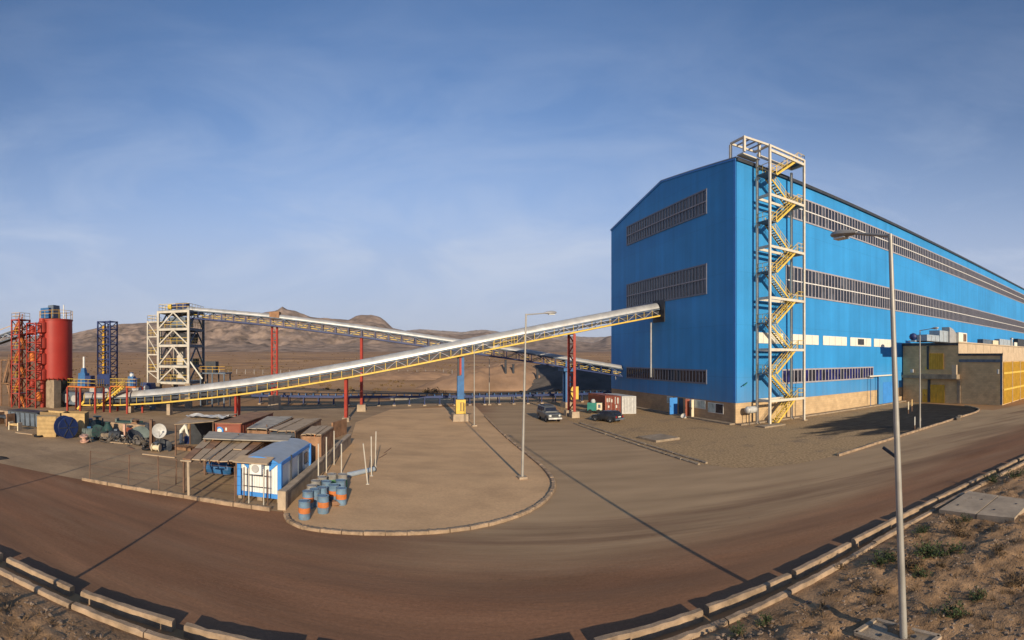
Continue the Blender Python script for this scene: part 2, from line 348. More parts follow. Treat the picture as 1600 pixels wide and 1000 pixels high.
def zone(m, col2, var2, sc2, terms, nsc, soft, streak=None, gain=1.0):
    """lay a second soil colour over part of a ground material: product of linear ramps over the place,
    broken up by noise; terms = [(axis vector, value at 0, value at 1)]"""
    n = m.node_tree.nodes; l = m.node_tree.links.new; b = n['Principled BSDF']
    geo = n.new('ShaderNodeNewGeometry'); prod = None
    for ax, v0, v1 in terms:
        dt = n.new('ShaderNodeVectorMath'); dt.operation = 'DOT_PRODUCT'; dt.inputs[1].default_value = ax
        l(geo.outputs['Position'], dt.inputs[0])
        mr = n.new('ShaderNodeMapRange'); mr.interpolation_type = 'SMOOTHSTEP'
        mr.inputs['From Min'].default_value = v0; mr.inputs['From Max'].default_value = v1
        l(dt.outputs['Value'], mr.inputs['Value'])
        if prod is None: prod = mr.outputs['Result']
        else:
            mm = n.new('ShaderNodeMath'); mm.operation = 'MULTIPLY'; l(prod, mm.inputs[0]); l(mr.outputs['Result'], mm.inputs[1]); prod = mm.outputs[0]
    vec = geo.outputs['Position']
    if streak:
        mp_ = n.new('ShaderNodeMapping'); mp_.inputs['Scale'].default_value = streak[:3]; mp_.inputs['Rotation'].default_value = (0, 0, streak[3]); l(vec, mp_.inputs['Vector']); vec = mp_.outputs['Vector']
    nz = n.new('ShaderNodeTexNoise'); nz.inputs['Scale'].default_value = nsc; nz.inputs['Detail'].default_value = 9; nz.inputs['Roughness'].default_value = .66
    l(vec, nz.inputs['Vector'])
    # mask = smoothstep(0.72 - p - soft, 0.72 - p + soft, noise)
    th = n.new('ShaderNodeMath'); th.operation = 'MULTIPLY_ADD'; th.inputs[1].default_value = gain; th.inputs[2].default_value = -.78; l(prod, th.inputs[0])
    ad = n.new('ShaderNodeMath'); ad.operation = 'ADD'; l(th.outputs[0], ad.inputs[0]); l(nz.outputs['Fac'], ad.inputs[1])
    mr = n.new('ShaderNodeMapRange'); mr.interpolation_type = 'SMOOTHSTEP'; mr.inputs['From Min'].default_value = -soft; mr.inputs['From Max'].default_value = soft
    l(ad.outputs[0], mr.inputs['Value'])
    n2 = n.new('ShaderNodeTexNoise'); n2.inputs['Scale'].default_value = sc2; n2.inputs['Detail'].default_value = 7; l(vec, n2.inputs['Vector'])
    rp = n.new('ShaderNodeValToRGB'); rp.color_ramp.elements[0].position = .3; rp.color_ramp.elements[1].position = .72
    rp.color_ramp.elements[0].color = (*[x * (1 - var2) for x in col2], 1); rp.color_ramp.elements[1].color = (*[x * (1 + var2) for x in col2], 1)
    l(n2.outputs['Fac'], rp.inputs['Fac'])
    mx_ = n.new('ShaderNodeMix'); mx_.data_type = 'RGBA'
    old = b.inputs['Base Color'].links[0].from_socket
    l(mr.outputs['Result'], mx_.inputs['Factor']); l(old, mx_.inputs['A']); l(rp.outputs['Color'], mx_.inputs['B'])
    l(mx_.outputs['Result'], b.inputs['Base Color'])
# greyer dusty paving through the junction, red soil along the foreground side
_o0 = 13.2
zone(M['road'], (.365, .25, .145), .16, .5, [((-.2, .98, 0), _o0 + 2.0, _o0 + 9.0), ((1, 0, 0), -9, 4)], .14, .40, (.3, 1.1, 1, -YAW))
# scattered oil drips and patched spots
zone(M['road'], (.10, .068, .046), .2, 2.0, [((0, 0, 1), -2, 9.5)], .9, .05)
# tyre polished darker streaks
zone(M['road'], (.17, .098, .06), .2, .8, [((0, 0, 1), -3, 7), ((-.2, .98, 0), _o0 + 13, _o0 + 8)], .34, .2, (.10, 1.6, 1, -RD))
# black ore dust over the gravel near the long facade
_t, _q = C0.dot(E1), (-E2).dot(C0)
zone(M['gravel'], (.035, .031, .028), .4, 1.2, [(tuple(E1), _t - 8, _t + 16), (tuple(-E2), _q + 2.0, _q + 9)], .26, .09, (.45, 1.3, 1, -YAW), .56)
zone(M['yard'], (.25, .17, .105), .2, .6, [((0, 0, 1), -3, 7)], .16, .14, (.3, 1.0, 1, -RD))
zone(M['sand'], (.46, .30, .165), .2, .6, [((0, 0, 1), -3, 7)], .2, .16, (.5, 1.0, 1, .3))
zone(M['plain'], (.27, .155, .085), .25, .02, [((0, 0, 1), -60, 140)], .012, .10, (.25, 1.4, 1, .1))

# ------------------------------------------------------------------ mesh builder
class MB:
    def __init__(s): s.v = []; s.f = []; s.sm = []
    def add(s, vs, fs, smooth=False):
        o = len(s.v); s.v += [V(p) for p in vs]
        for f in fs: s.f.append([i + o for i in f]); s.sm.append(smooth)
        return s
    def obox(s, c, ux, uy, uz, taper=1.0):
        c = V(c); vs = []
        for k, q in ((-1, 1.0), (1, taper)):
            for i, j in ((-1, -1), (1, -1), (1, 1), (-1, 1)):
                vs.append(c + ux * i * q + uy * j * q + uz * k)
        return s.add(vs, [(3, 2, 1, 0), (4, 5, 6, 7), (0, 1, 5, 4), (1, 2, 6, 5), (2, 3, 7, 6), (3, 0, 4, 7)])
    def box(s, c, size, yaw=0.0, taper=1.0):       # c = centre
        a = V((cos(yaw), sin(yaw), 0)); b = V((-sin(yaw), cos(yaw), 0))
        return s.obox(c, a * size[0] / 2, b * size[1] / 2, V((0, 0, size[2] / 2)), taper)
    def bar(s, p, q, w, h=None, up=V((0, 0, 1))):
        p, q = V(p), V(q); h = h or w; d = (q - p); Ln = d.length
        if Ln < 1e-6: return s
        d /= Ln
        if abs(d.dot(up)) > 0.98: up = V((0, 1, 0)) if abs(d.y) < .9 else V((1, 0, 0))
        a = d.cross(up).normalized(); b = a.cross(d).normalized()
        return s.obox((p + q) / 2, d * Ln / 2, a * w / 2, b * h / 2)
    def tube(s, p, q, r, n=8, r2=None, caps=True):
        p, q = V(p), V(q); r2 = r if r2 is None else r2
        d = (q - p).normalized(); up = V((0, 0, 1)) if abs(d.z) < .95 else V((1, 0, 0))
        a = d.cross(up).normalized(); b = d.cross(a).normalized()
        vs = []
        for c, rr in ((p, r), (q, r2)):
            for i in range(n):
                t = 2 * pi * i / n; vs.append(c + a * cos(t) * rr + b * sin(t) * rr)
        s.add(vs, [(i, (i + 1) % n, n + (i + 1) % n, n + i) for i in range(n)], True)
        if caps:
            o = len(s.v) - 2 * n
            s.f.append([o + i for i in range(n)][::-1]); s.sm.append(False)
            s.f.append([o + n + i for i in range(n)]); s.sm.append(False)
        return s
    def lathe(s, prof, c=(0, 0, 0), n=16, ax=V((0, 0, 1)), smooth=True, caps=True):
        c = V(c); ax = V(ax).normalized(); up = V((0, 0, 1)) if abs(ax.z) < .95 else V((1, 0, 0))
        a = ax.cross(up).normalized(); b = ax.cross(a).normalized(); vs = []; fs = []
        for r, z in prof:
            for i in range(n):
                t = 2 * pi * i / n; vs.append(c + ax * z + a * cos(t) * r + b * sin(t) * r)
        for k in range(len(prof) - 1):
            for i in range(n):
                j = (i + 1) % n; fs.append((k * n + i, k * n + j, (k + 1) * n + j, (k + 1) * n + i))
        s.add(vs, fs, smooth)
        if caps:
            o = len(s.v) - len(prof) * n; q = (len(prof) - 1) * n
            s.f.append([o + i for i in range(n)][::-1]); s.sm.append(False)
            s.f.append([o + q + i for i in range(n)]); s.sm.append(False)
        return s
    def prism(s, pts, ext):                         # planar polygon pushed along ext
        n = len(pts); e = V(ext); vs = [V(p) for p in pts] + [V(p) + e for p in pts]
        fs = [list(range(n))[::-1], list(range(n, 2 * n))] + [(i, (i + 1) % n, n + (i + 1) % n, n + i) for i in range(n)]
        return s.add(vs, fs)
    def sweep(s, pts, w, h, side, dz=0.0, off=0.0):
        """one continuous rectangular bar along a polyline; side = horizontal width direction"""
        up = V((0, 0, 1)); vs = []; n = len(pts); side = V(side)
        for p in pts:
            c = V(p) + up * dz + side * off
            vs += [c - side * w / 2 - up * h / 2, c + side * w / 2 - up * h / 2, c + side * w / 2 + up * h / 2, c - side * w / 2 + up * h / 2]
        fs = [(3, 2, 1, 0), tuple(4 * (n - 1) + i for i in range(4))]
        for k in range(n - 1):
            for i in range(4):
                j = (i + 1) % 4; fs.append((4 * k + i, 4 * k + j, 4 * k + 4 + j, 4 * k + 4 + i))
        return s.add(vs, fs)
    def quad(s, a, b, c, d): return s.add([a, b, c, d], [(0, 1, 2, 3)])
    def mesh(s, name, m, inv=None):
        me = bpy.data.meshes.new(name)
        vs = [tuple(inv @ p) for p in s.v] if inv is not None else [tuple(p) for p in s.v]
        me.from_pydata(vs, [], s.f)
        me.polygons.foreach_set('use_smooth', s.sm)
        if m is not None: me.materials.append(M[m] if isinstance(m, str) else m)
        me.update()
        if any(s.sm): me.set_sharp_from_angle(angle=math.radians(40))
        return me
    def build(s, name, m, parent=None, base=None):
        """one mesh object; coordinates given in the world, stored relative to the parent (or to base)"""
        if parent is not None: inv = WM[parent.name].inverted(); W = WM[parent.name]; loc = None
        else:
            if base is None:
                b = V((sum(p.x for p in s.v) / len(s.v), sum(p.y for p in s.v) / len(s.v), min(p.z for p in s.v)))
            else: b = V(base)
            W = Matrix.Translation(b); inv = W.inverted(); loc = b
        o = bpy.data.objects.new(name, s.mesh(name, m, inv))
        col.objects.link(o)
        if parent is not None: o.parent = parent
        else: o.location = loc
        WM[o.name] = W
        return o

WM = {}
def tag(o, label, cat=None, group=None, kind=None):
    o['label'] = label
    if cat: o['category'] = cat
    if group: o['group'] = group
    if kind: o['kind'] = kind
    return o
def thing(name, label, cat, loc=(0, 0, 0), rz=0.0, group=None):
    o = bpy.data.objects.new(name, None); col.objects.link(o)
    o.empty_display_size = 0.3
    o.location = loc; o.rotation_euler = (0, 0, rz)
    WM[o.name] = Matrix.Translation(V(loc)) @ Matrix.Rotation(rz, 4, 'Z')
    return tag(o, label, cat, group)
def struct(o, label=None):
    o['kind'] = 'structure'
    if label: o['label'] = label
    return o
def inst(me, name, parent, W):
    """another object on shared mesh data, at world matrix W, under parent"""
    o = bpy.data.objects.new(name, me); col.objects.link(o)
    if parent is not None:
        o.parent = parent; o.matrix_local = WM[parent.name].inverted() @ W
    else: o.matrix_local = W
    WM[o.name] = W
    return o
def Wm(p, yaw=0.0, scale=(1, 1, 1)):
    return Matrix.Translation(V(p)) @ Matrix.Rotation(yaw, 4, 'Z') @ Matrix.Diagonal((*scale, 1))
def kids(o): return [c for c in bpy.data.objects if c.parent is o]
def copy_tree(o, W):
    """copy of a thing, its parts and sub-parts, placed at world matrix W"""
    c = o.copy(); col.objects.link(c); c.matrix_basis = W; WM[c.name] = W
    lut = {}
    for ch in CH_OF.get(o.name, []):
        k = ch.copy(); col.objects.link(k); k.parent = c; WM[k.name] = W
        for g in CH_OF.get(ch.name, []):
            q = g.copy(); col.objects.link(q); q.parent = k; WM[q.name] = W
    return c
CH_OF = {}
def index_children(o):
    CH_OF[o.name] = kids(o)
    for c in CH_OF[o.name]: CH_OF[c.name] = kids(c)

def fbm(x, y, z=0.0, o=5): return mnoise.fractal(V((x, y, z)), 1.0, 2.0, o)
def lerp_tab(tab, x):
    if x <= tab[0][0]: return tab[0][1]
    if x >= tab[-1][0]: return tab[-1][1]
    i = bisect.bisect([t[0] for t in tab], x)
    (a, b), (c, d) = tab[i - 1], tab[i]
    k = (x - a) / (c - a)
    return b + (d - b) * k
def resample(pts, step):
    cum = [0.0]
    for a, b in zip(pts[:-1], pts[1:]): cum.append(cum[-1] + (b - a).length)
    outp = []; k = 0
    for n in range(int(cum[-1] / step) + 1):
        d = n * step
        while k < len(pts) - 2 and cum[k + 1] < d: k += 1
        outp.append(pts[k].lerp(pts[k + 1], (d - cum[k]) / max(1e-9, cum[k + 1] - cum[k])))
    return outp
def smooth_line(pts, it=3):
    for _ in range(it):
        q = [pts[0]]
        for a, b in zip(pts[:-1], pts[1:]): q += [a * .75 + b * .25, a * .25 + b * .75]
        pts = q + [pts[-1]]
    return pts

# ================================================================== SETTING
# ---- ground: one sheet to the horizon, rising gently towards the hills
def plain_z(r): 
    if r < 140: return 0.0
    k = min(1.0, (r - 140) / 1700.0)
    return 30.0 * k * k * (3 - 2 * k) * .55 + 30.0 * k * .45
def make_ground():
    radii = [0,  4, 8, 14, 22, 32, 45, 60, 78, 98, 120, 140, 165, 200, 245, 300, 370, 460, 580, 730, 920, 1150, 1450, 1900, 2600, 3600, 5200, 7500, 10500]
    n = 180; mb = MB(); vs = [V((0, 0, 0))]; fs = []
    for r in radii[1:]:
        for i in range(n):
            a = 2 * pi * i / n; x, y = r * sin(a), r * cos(a)
            z = plain_z(r)
            if r > 160: z += fbm(x * .006, y * .006, 3.1) * min(2.2, (r - 160) * .006)
            vs.append(V((x, y, z)))
    for i in range(n): fs.append((0, 1 + (i + 1) % n, 1 + i))
    for k in range(len(radii) - 2):
        a = 1 + k * n; b = a + n
        for i in range(n):
            j = (i + 1) % n; fs.append((a + i, a + j, b + j, b + i))
    mb.add(vs, fs, True)
    return struct(mb.build('ground', 'plain', base=(0, 0, 0)), 'brown desert plain stretching to the foot of the hills')
make_ground()

# ---- hills along the skyline
SKYL = [(-2400, 535), (-900, 522), (-400, 530), (-200, 536), (0, 541), (60, 532), (112, 521), (150, 512), (190, 506), (235, 504), (285, 500), (330, 491), (370, 490), (395, 492), (418, 488), (432, 485), (441, 479), (448, 483), (462, 485), (485, 494), (520, 498), (545, 500), (556, 495), (566, 492), (580, 492), (594, 497), (604, 504), (614, 513), (640, 517), (680, 521), (720, 523), (752, 520), (762, 518), (775, 523), (820, 528), (880, 531), (925, 536), (938, 532), (948, 526), (960, 524), (1000, 530), (1100, 527), (1300, 531), (1700, 520), (2400, 528), (4000, 535)]
def make_hills(name, label, r0, rr, r1, tab, seed, rough, pxs):
    nr = 90; mb = MB(); vs = []; fs = []
    for px in pxs:
        a = TH(px); sk = lerp_tab(tab, px)
        ztop = CH + (HZ - sk) / F * rr
        for k in range(nr + 1):
            q = k / nr; r = r0 + (r1 - r0) * q
            kk = (r - r0) / (rr - r0)
            s_ = min(1.0, kk) if kk <= 1 else max(0.0, 1 - (r - rr) / (r1 - rr))
            sh = s_ ** 1.35
            x, y = r * sin(a), r * cos(a)
            rg = 1 - (abs(mnoise.noise(V((x * .0045, y * .0045, seed)))) * 1.3 + abs(mnoise.noise(V((x * .013, y * .013, seed + 3)))) * .75 + abs(mnoise.noise(V((x * .035, y * .035, seed + 6)))) * .3)
            f = fbm(x * .0035, y * .0035, seed + 5, 6)
            damp = min(1.0, abs(kk - 1) * 2.2) * min(1.0, s_ * 3)
            base = plain_z(r) - 3
            z = base + (ztop - base) * sh * (1 - .50 * damp * (1 - rg)) + (ztop - base) * rough * f * (.25 + damp) * s_ + (ztop - base) * .11 * fbm(x * .016, y * .016, seed + 8, 5) * (.15 + damp) * s_
            vs.append(V((x, y, z)))
    for i in range(len(pxs) - 1):
        for k in range(nr):
            b = i * (nr + 1) + k; fs.append((b, b + nr + 1, b + nr + 2, b + 1))
    mb.add(vs, fs, True)
    return struct(mb.build(name, 'hill', base=(0, 0, 0)), label)
make_hills('hills', 'bare grey brown hills with two pointed peaks behind the plain', 1300, 2300, 3400, SKYL, 2.3, .16, [-300 + 2.6 * i for i in range(600)])
FAR = [(-300, 533), (100, 524), (300, 516), (500, 514), (620, 518), (660, 515), (720, 519), (757, 515), (800, 520), (860, 524), (930, 527), (1000, 521), (1300, 527)]
make_hills('far_hills', 'faint low ridge far beyond the nearer hills', 4200, 6200, 8200, FAR, 9.1, .10, [-300 + 4 * i for i in range(388)])

# ---- roads, yards
NEAR = [G(x, y, .34) for x, y in ((0, 864), (125, 919), (260, 965), (470, 1006), (680, 1040), (890, 1006), (1060, 963), (1200, 909), (1300, 859), (1381, 816), (1480, 767), (1600, 712))]
for p in NEAR: p.z = 0
NEAR = [NEAR[0] + (NEAR[0] - NEAR[2]) * 4] + NEAR + [NEAR[-1] + V((14, 1.2, 0)), NEAR[-1] + V((60, 4.5, 0))]
NEAR = smooth_line(NEAR, 2)
def offset_line(pts, d):
    q = []
    for i, p in enumerate(pts):
        a = pts[max(0, i - 1)]; b = pts[min(len(pts) - 1, i + 1)]; t = (b - a).normalized()
        q.append(p + V((-t.y, t.x, 0)) * d)
    return q
def sheet(name, pts, z, m, label):
    mb = MB(); mb.add([V((p.x, p.y, z)) for p in pts], [list(range(len(pts)))])
    return struct(mb.build(name, m, base=(pts[0].x, pts[0].y, z)), label)
sheet('road', offset_line(NEAR, .15) + offset_line(NEAR, 19.0)[::-1], .004, 'road', 'wide reddish brown dirt covered road along the foreground')
ISL_PX = [(446, 806), (452, 819), (474, 827), (520, 833), (600, 836), (680, 833.5), (745, 826), (795, 813), (836, 796), (860, 776), (867, 757), (856, 738), (832, 717), (803, 694), (777, 671), (757, 650)]
ISL = [G(x, y) for x, y in ISL_PX]
ISL = smooth_line(ISL, 2)
sheet('side_road', [G(700, 850), G(1100, 830), G(1400, 760), G(1700, 690), G(1700, 650), G(1535, 640), G(1310, 700), G(1093, 720), G(972, 685), G(888, 655), G(855, 628), G(735, 628), G(700, 660)], .008, 'road', 'dusty grey brown side road running back from the junction')
sheet('yard_pavement', [G(-500, 690), G(0, 724), G(130, 750), G(290, 777), G(440, 800), G(500, 735), G(548, 686), G(620, 640), G(760, 627), G(950, 616), G(950, 604), G(-500, 604)], .010, 'yard', 'grey brown dirt yard around the sheds and silo')
sheet('island_ground', ISL + [G(742, 634), G(610, 640), G(556, 660), G(548, 686), G(500, 735), G(440, 796)], .016, 'sand', 'pale sandy ground inside the kerbed island')
sheet('gravel_yard', [G(889, 657), G(972, 687.5), G(1056, 716), G(1093, 725), G(1140, 731), G(1190, 731), G(1250, 724), G(1310, 711.5), G(1400, 683), G(1500, 652), G(1531, 642), G(1526, 637), G(1500, 634), G(1400, 627), G(1150, 640), G(950, 632), G(865, 628)], .014, 'gravel', 'grey brown gravel yard blackened by ore dust in front of the blue building')
def blob(px0, px1, py0, py1, k, seed):
    q = []
    for i in range(k):
        a = 2 * pi * i / k; f = 1 + .22 * mnoise.noise(V((cos(a) * 2, sin(a) * 2, seed)))
        q.append(G((px0 + px1) / 2 + (px1 - px0) / 2 * cos(a) * f, (py0 + py1) / 2 + (py1 - py0) / 2 * sin(a) * f))
    return q

# ---- foreground bank: rough soil behind the drainage channel
def make_bank():
    base = resample([p for p in NEAR if -45 < p.x < 75], .17); nrm = []
    for i, p in enumerate(base):
        a = base[max(0, i - 1)]; b = base[min(len(base) - 1, i + 1)]; t = (b - a).normalized(); nrm.append(V((-t.y, t.x, 0)))
    vs = []; fs = []; offs = [-1.1] + [-1.18 - .155 * k for k in range(72)] + [-14, -18, -26]
    for p, nn in zip(base, nrm):
        for k, o in enumerate(offs):
            q = p + nn * o; g = min(1.0, k / 9.0)
            z = .26 + g * (.10 + .22 * fbm(q.x * .33, q.y * .33, 1.7) + .10 * fbm(q.x * 1.6, q.y * 1.6, 4.2) + .05 * fbm(q.x * 4.5, q.y * 4.5, 2.2, 4))
            vs.append(V((q.x, q.y, z)))
    m_ = len(offs)
    for i in range(len(base) - 1):
        for k in range(m_ - 1):
            b = i * m_ + k; fs.append((b, b + 1, b + m_ + 1, b + m_))
    mb = MB(); mb.add(vs, fs, True)
    o = mb.build('roadside_bank', 'fore', base=(0, 0, 0))
    return struct(o, 'rough stony soil bank beside the foreground road')
make_bank()
def bank_z(x, y): return .36 + .22 * fbm(x * .33, y * .33, 1.7) + .10 * fbm(x * 1.6, y * 1.6, 4.2) + .05 * fbm(x * 4.5, y * 4.5, 2.2, 4)
def rock(mb, c, r, rg):
    """a small angular stone"""
    ph = (1 + 5 ** .5) / 2
    iv = [(-1, ph, 0), (1, ph, 0), (-1, -ph, 0), (1, -ph, 0), (0, -1, ph), (0, 1, ph), (0, -1, -ph), (0, 1, -ph), (ph, 0, -1), (ph, 0, 1), (-ph, 0, -1), (-ph, 0, 1)]
    fi = [(0, 11, 5), (0, 5, 1), (0, 1, 7), (0, 7, 10), (0, 10, 11), (1, 5, 9), (5, 11, 4), (11, 10, 2), (10, 7, 6), (7, 1, 8), (3, 9, 4), (3, 4, 2), (3, 2, 6), (3, 6, 8), (3, 8, 9), (4, 9, 5), (2, 4, 11), (6, 2, 10), (8, 6, 7), (9, 8, 1)]
    sx, sy, sz = rg.uniform(.7, 1.3), rg.uniform(.7, 1.3), rg.uniform(.45, .85); a = rg.uniform(0, 6.28)
    vs = []
    for x, y, z in iv:
        f = r / 1.9 * rg.uniform(.75, 1.2); x, y = x * sx, y * sy
        vs.append(V(c) + V(((x * cos(a) - y * sin(a)) * f, (x * sin(a) + y * cos(a)) * f, z * sz * f)))
    mb.add(vs, fi)
rg = random.Random(5); mb = MB(); cnt = 0
while cnt < 4200:
    px = rg.choice([rg.uniform(0, 330), rg.uniform(930, 1600), rg.uniform(930, 1600)]); d = rg.uniform(12.5, 42)
    p = V((d * sin(TH(px)), d * cos(TH(px)), 0))
    # keep to the bank side of the channel
    best = min(NEAR, key=lambda q: (q - p).length_squared); i = NEAR.index(best)
    t = (NEAR[min(i + 1, len(NEAR) - 1)] - NEAR[max(0, i - 1)]).normalized(); o = V((-t.y, t.x, 0)).dot(p - best)
    if o > -1.75: continue
    r = .014 + .07 * rg.random() ** 5
    rock(mb, (p.x, p.y, bank_z(p.x, p.y) - .01), r, rg); cnt += 1
gr_ = MB(); kq = 0
while kq < 260:
    px = rg.choice([rg.uniform(0, 300), rg.uniform(960, 1600), rg.uniform(1250, 1600)]); d = rg.uniform(12.5, 40)
    p = V((d * sin(TH(px)), d * cos(TH(px)), 0)); best = min(NEAR, key=lambda q: (q - p).length_squared); i = NEAR.index(best)
    t = (NEAR[min(i + 1, len(NEAR) - 1)] - NEAR[max(0, i - 1)]).normalized()
    if V((-t.y, t.x, 0)).dot(p - best) > -1.9: continue
    kq += 1; z0 = bank_z(p.x, p.y) - .02; hh = rg.uniform(.08, .3)
    for _ in range(rg.randint(5, 16)):
        a = rg.uniform(0, 6.28); q = V((p.x + rg.gauss(0, .06), p.y + rg.gauss(0, .06), z0)); u_ = V((cos(a), sin(a), 0)); tip = q + u_ * hh * rg.uniform(.2, .9) + V((0, 0, hh * rg.uniform(.5, 1)))
        sd_ = V((-sin(a), cos(a), 0)) * .012; gr_.add([q - sd_, q + sd_, tip], [(0, 1, 2)])
tag(gr_.build('dry_grass', 'leaf_b', base=(0, 0, 0)), 'sparse dry grass stalks on the roadside bank', 'grass', kind='stuff')
tag(mb.build('bank_stones', 'stone', base=(0, 0, 0)), 'loose stones scattered over the roadside bank', 'stones', kind='stuff')

# ---- kerbs
def kerb_block_mesh(name, wdt, hgt, m, ch=.03, seed=0, n=10, rough=.011):
    """one kerb beam, 1 m long before scaling, its edges worn and chipped"""
    rk = random.Random(seed); mb = MB(); vs = []; fs = []
    for k in range(n + 1):
        c1 = ch * rk.uniform(.7, 1.6) + (.05 if rk.random() < .07 else 0); c2 = ch * rk.uniform(.7, 1.6) + (.05 if rk.random() < .07 else 0)
        dy, dz = rk.uniform(-rough, rough), rk.uniform(-rough, rough)
        for y, z in [(-wdt / 2, 0), (wdt / 2, 0), (wdt / 2, hgt - c1), (wdt / 2 - c1, hgt), (-wdt / 2 + c2, hgt), (-wdt / 2, hgt - c2)]:
            vs.append(V((-.5 + k / n, y + dy, z + (dz if z > 0 else 0))))
    for k in range(n):
        for i in range(6): q = (i + 1) % 6; fs.append((k * 6 + i, k * 6 + q, k * 6 + 6 + q, k * 6 + 6 + i))
    fs += [tuple(range(6))[::-1], tuple(n * 6 + i for i in range(6))]
    mb.add(vs, fs)
    return mb.mesh(name, m)
def kerb_run(name, label, pts, step, gap, wdt, hgt, m='kerb', z=.0, jitter=.012, part='kerb_stone', skip=()):
    root = thing(name, label, 'kerb', (pts[0].x, pts[0].y, 0)); del root['category']; root['kind'] = 'structure'
    mes = [kerb_block_mesh(part, wdt, hgt, m, seed=k_ * 7 + len(name)) for k_ in range(5)]
    q = resample(pts, step); k = 0
    for a, b in zip(q[:-1], q[1:]):
        k += 1
        if k in skip: continue
        d = b - a; yaw = math.atan2(d.y, d.x) + rnd.uniform(-jitter, jitter)
        p = (a + b) / 2 + V((rnd.uniform(-1, 1) * jitter, rnd.uniform(-1, 1) * jitter, z - .02 + rnd.uniform(-1, 1) * jitter * .6))
        inst(rnd.choice(mes), part, root, Wm(p, yaw, (d.length - gap * rnd.uniform(.6, 1.5), 1, rnd.uniform(.9, 1.06))))
    return root
near_in = [p for p in NEAR if p.x > -34 and p.x < 62]
kerb_run('drain_kerb', 'row of long raised concrete kerb beams with gaps along the foreground road', near_in, 3.75, .34, .25, .34, jitter=.03, part='kerb_beam')
kerb_run('bank_kerb', 'low continuous concrete kerb behind the drainage channel', offset_line(near_in, -.98), 2.6, .03, .26, .42, jitter=.02, part='kerb_beam')
kerb_run('island_kerb', 'curved concrete kerb round the sandy island', ISL[1:], .98, .025, .24, .17)
kerb_run('fence_kerb', 'straight concrete kerb under the wire fence', [G(129, 750), G(290, 778), G(437, 800)], 1.05, .03, .28, .22)
kerb_run('gravel_yard_kerb', 'long double kerb of concrete slabs along the side road', [G(1093, 727), G(888, 659)], 2.3, .16, .22, .16, m='conc_d')
kerb_run('gravel_yard_kerb', 'inner line of the double kerb on the side road', [G(1093, 727) + E1 * .75, G(888, 659) + E1 * .75], 2.3, .12, .22, .16, m='conc_d')
kerb_run('ore_yard_kerb', 'pale concrete kerb between the road and the ore stained yard', smooth_line([G(1309, 713), G(1400, 684), G(1500, 652.5), G(1531, 643), G(1529, 638), G(1505, 634.5)], 2), 1.9, .03, .26, .22)

# ---- far heaps beyond the low conveyor
def heap(name, label, cx, cy, rx, ry, h, yaw, m, seed, flat=.0, cat='heap'):
    n, k = 110, 34; mb = MB(); vs = [V((cx, cy, h * (1 + .05)))]; fs = []
    for j in range(1, k + 1):
        q = j / k
        for i in range(n):
            a = 2 * pi * i / n; f = 1 + .25 * mnoise.noise(V((cos(a) * 1.3, sin(a) * 1.3, seed)))
            x, y = cos(a) * q * rx * f, sin(a) * q * ry * f
            pr = max(0.0, 1 - max(0.0, (q - flat) / (1 - flat)) ** 1.15)
            z = h * pr * (1 + .18 * fbm(x * .12 + seed, y * .12, seed)) + .35 * fbm(x * .45, y * .45, seed + 2) * min(1, pr * 3) - (.3 if j == k else 0)
            vs.append(V((cx + x * cos(yaw) - y * sin(yaw), cy + x * sin(yaw) + y * cos(yaw), z)))
    for i in range(n): fs.append((0, 1 + i, 1 + (i + 1) % n))
    for j in range(k - 1):
        for i in range(n):
            a, b = 1 + j * n + i, 1 + j * n + (i + 1) % n; fs.append((a, a + n, b + n, b))
    mb.add(vs, fs, True)
    return tag(mb.build(name, m, base=(cx, cy, 0)), label, cat)
p = PD(785, 590, 128); heap('spoil_heap', 'long brown heap of bare earth behind the low blue conveyor', p.x, p.y, 24, 13, 6.2, .2, 'spoil', 3.3, .25)
p = PD(905, 590, 132); heap('ore_heap', 'black ore heap next to the far end of the blue building', p.x, p.y, 26, 15, 5.6, .1, 'ore', 6.1, .35)
p = PD(640, 590, 175); heap('spoil_heap', 'low brown earth bank left of the tall spoil heap', p.x, p.y, 30, 10, 2.6, .25, 'spoil', 8.2, .3)

# ================================================================== BLUE BUILDING
W_, LN_, ZB = 32.8, 158.0, 2.55          # gable width, length, top of masonry base
EV_R, EV_L, RID = 31.45, 30.15, 33.5
bld = thing('plant_building', 'huge bright blue metal clad industrial hall with gable roof', 'building', BF(0, 0, 0), YAW)
def GB(t, u, z): return C0 + E1 * t + E2 * u + V((0, 0, z))
# masonry base set back 6 cm behind the cladding
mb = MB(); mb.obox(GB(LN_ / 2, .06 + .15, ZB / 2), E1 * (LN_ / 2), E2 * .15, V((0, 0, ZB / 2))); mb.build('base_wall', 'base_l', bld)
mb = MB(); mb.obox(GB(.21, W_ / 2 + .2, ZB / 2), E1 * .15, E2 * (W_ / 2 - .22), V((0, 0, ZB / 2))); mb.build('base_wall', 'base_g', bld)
# cladding walls (thin boxes with real thickness)
mb = MB(); mb.obox(GB(LN_ / 2, .1, (ZB + EV_R) / 2), E1 * (LN_ / 2), E2 * .1, V((0, 0, (EV_R - ZB) / 2))); mb.build('cladding', 'blue_l', bld)
mb = MB(); gp = [GB(0, .002, ZB), GB(0, W_, ZB), GB(0, W_, EV_L), GB(0, W_ * .5, RID), GB(0, .002, EV_R)]
mb.prism(gp, E1 * .2); mb.build('gable_cladding', 'blue_g', bld)
mb = MB(); mb.prism([p_ + E1 * LN_ for p_ in gp], E1 * -.2); mb.build('rear_gable_cladding', 'blue_g', bld)
mb = MB(); mb.obox(GB(LN_ / 2, W_ - .1, EV_L / 2), E1 * (LN_ / 2 - .2), E2 * .1, V((0, 0, EV_L / 2))); mb.build('rear_wall', 'blue_l', bld)
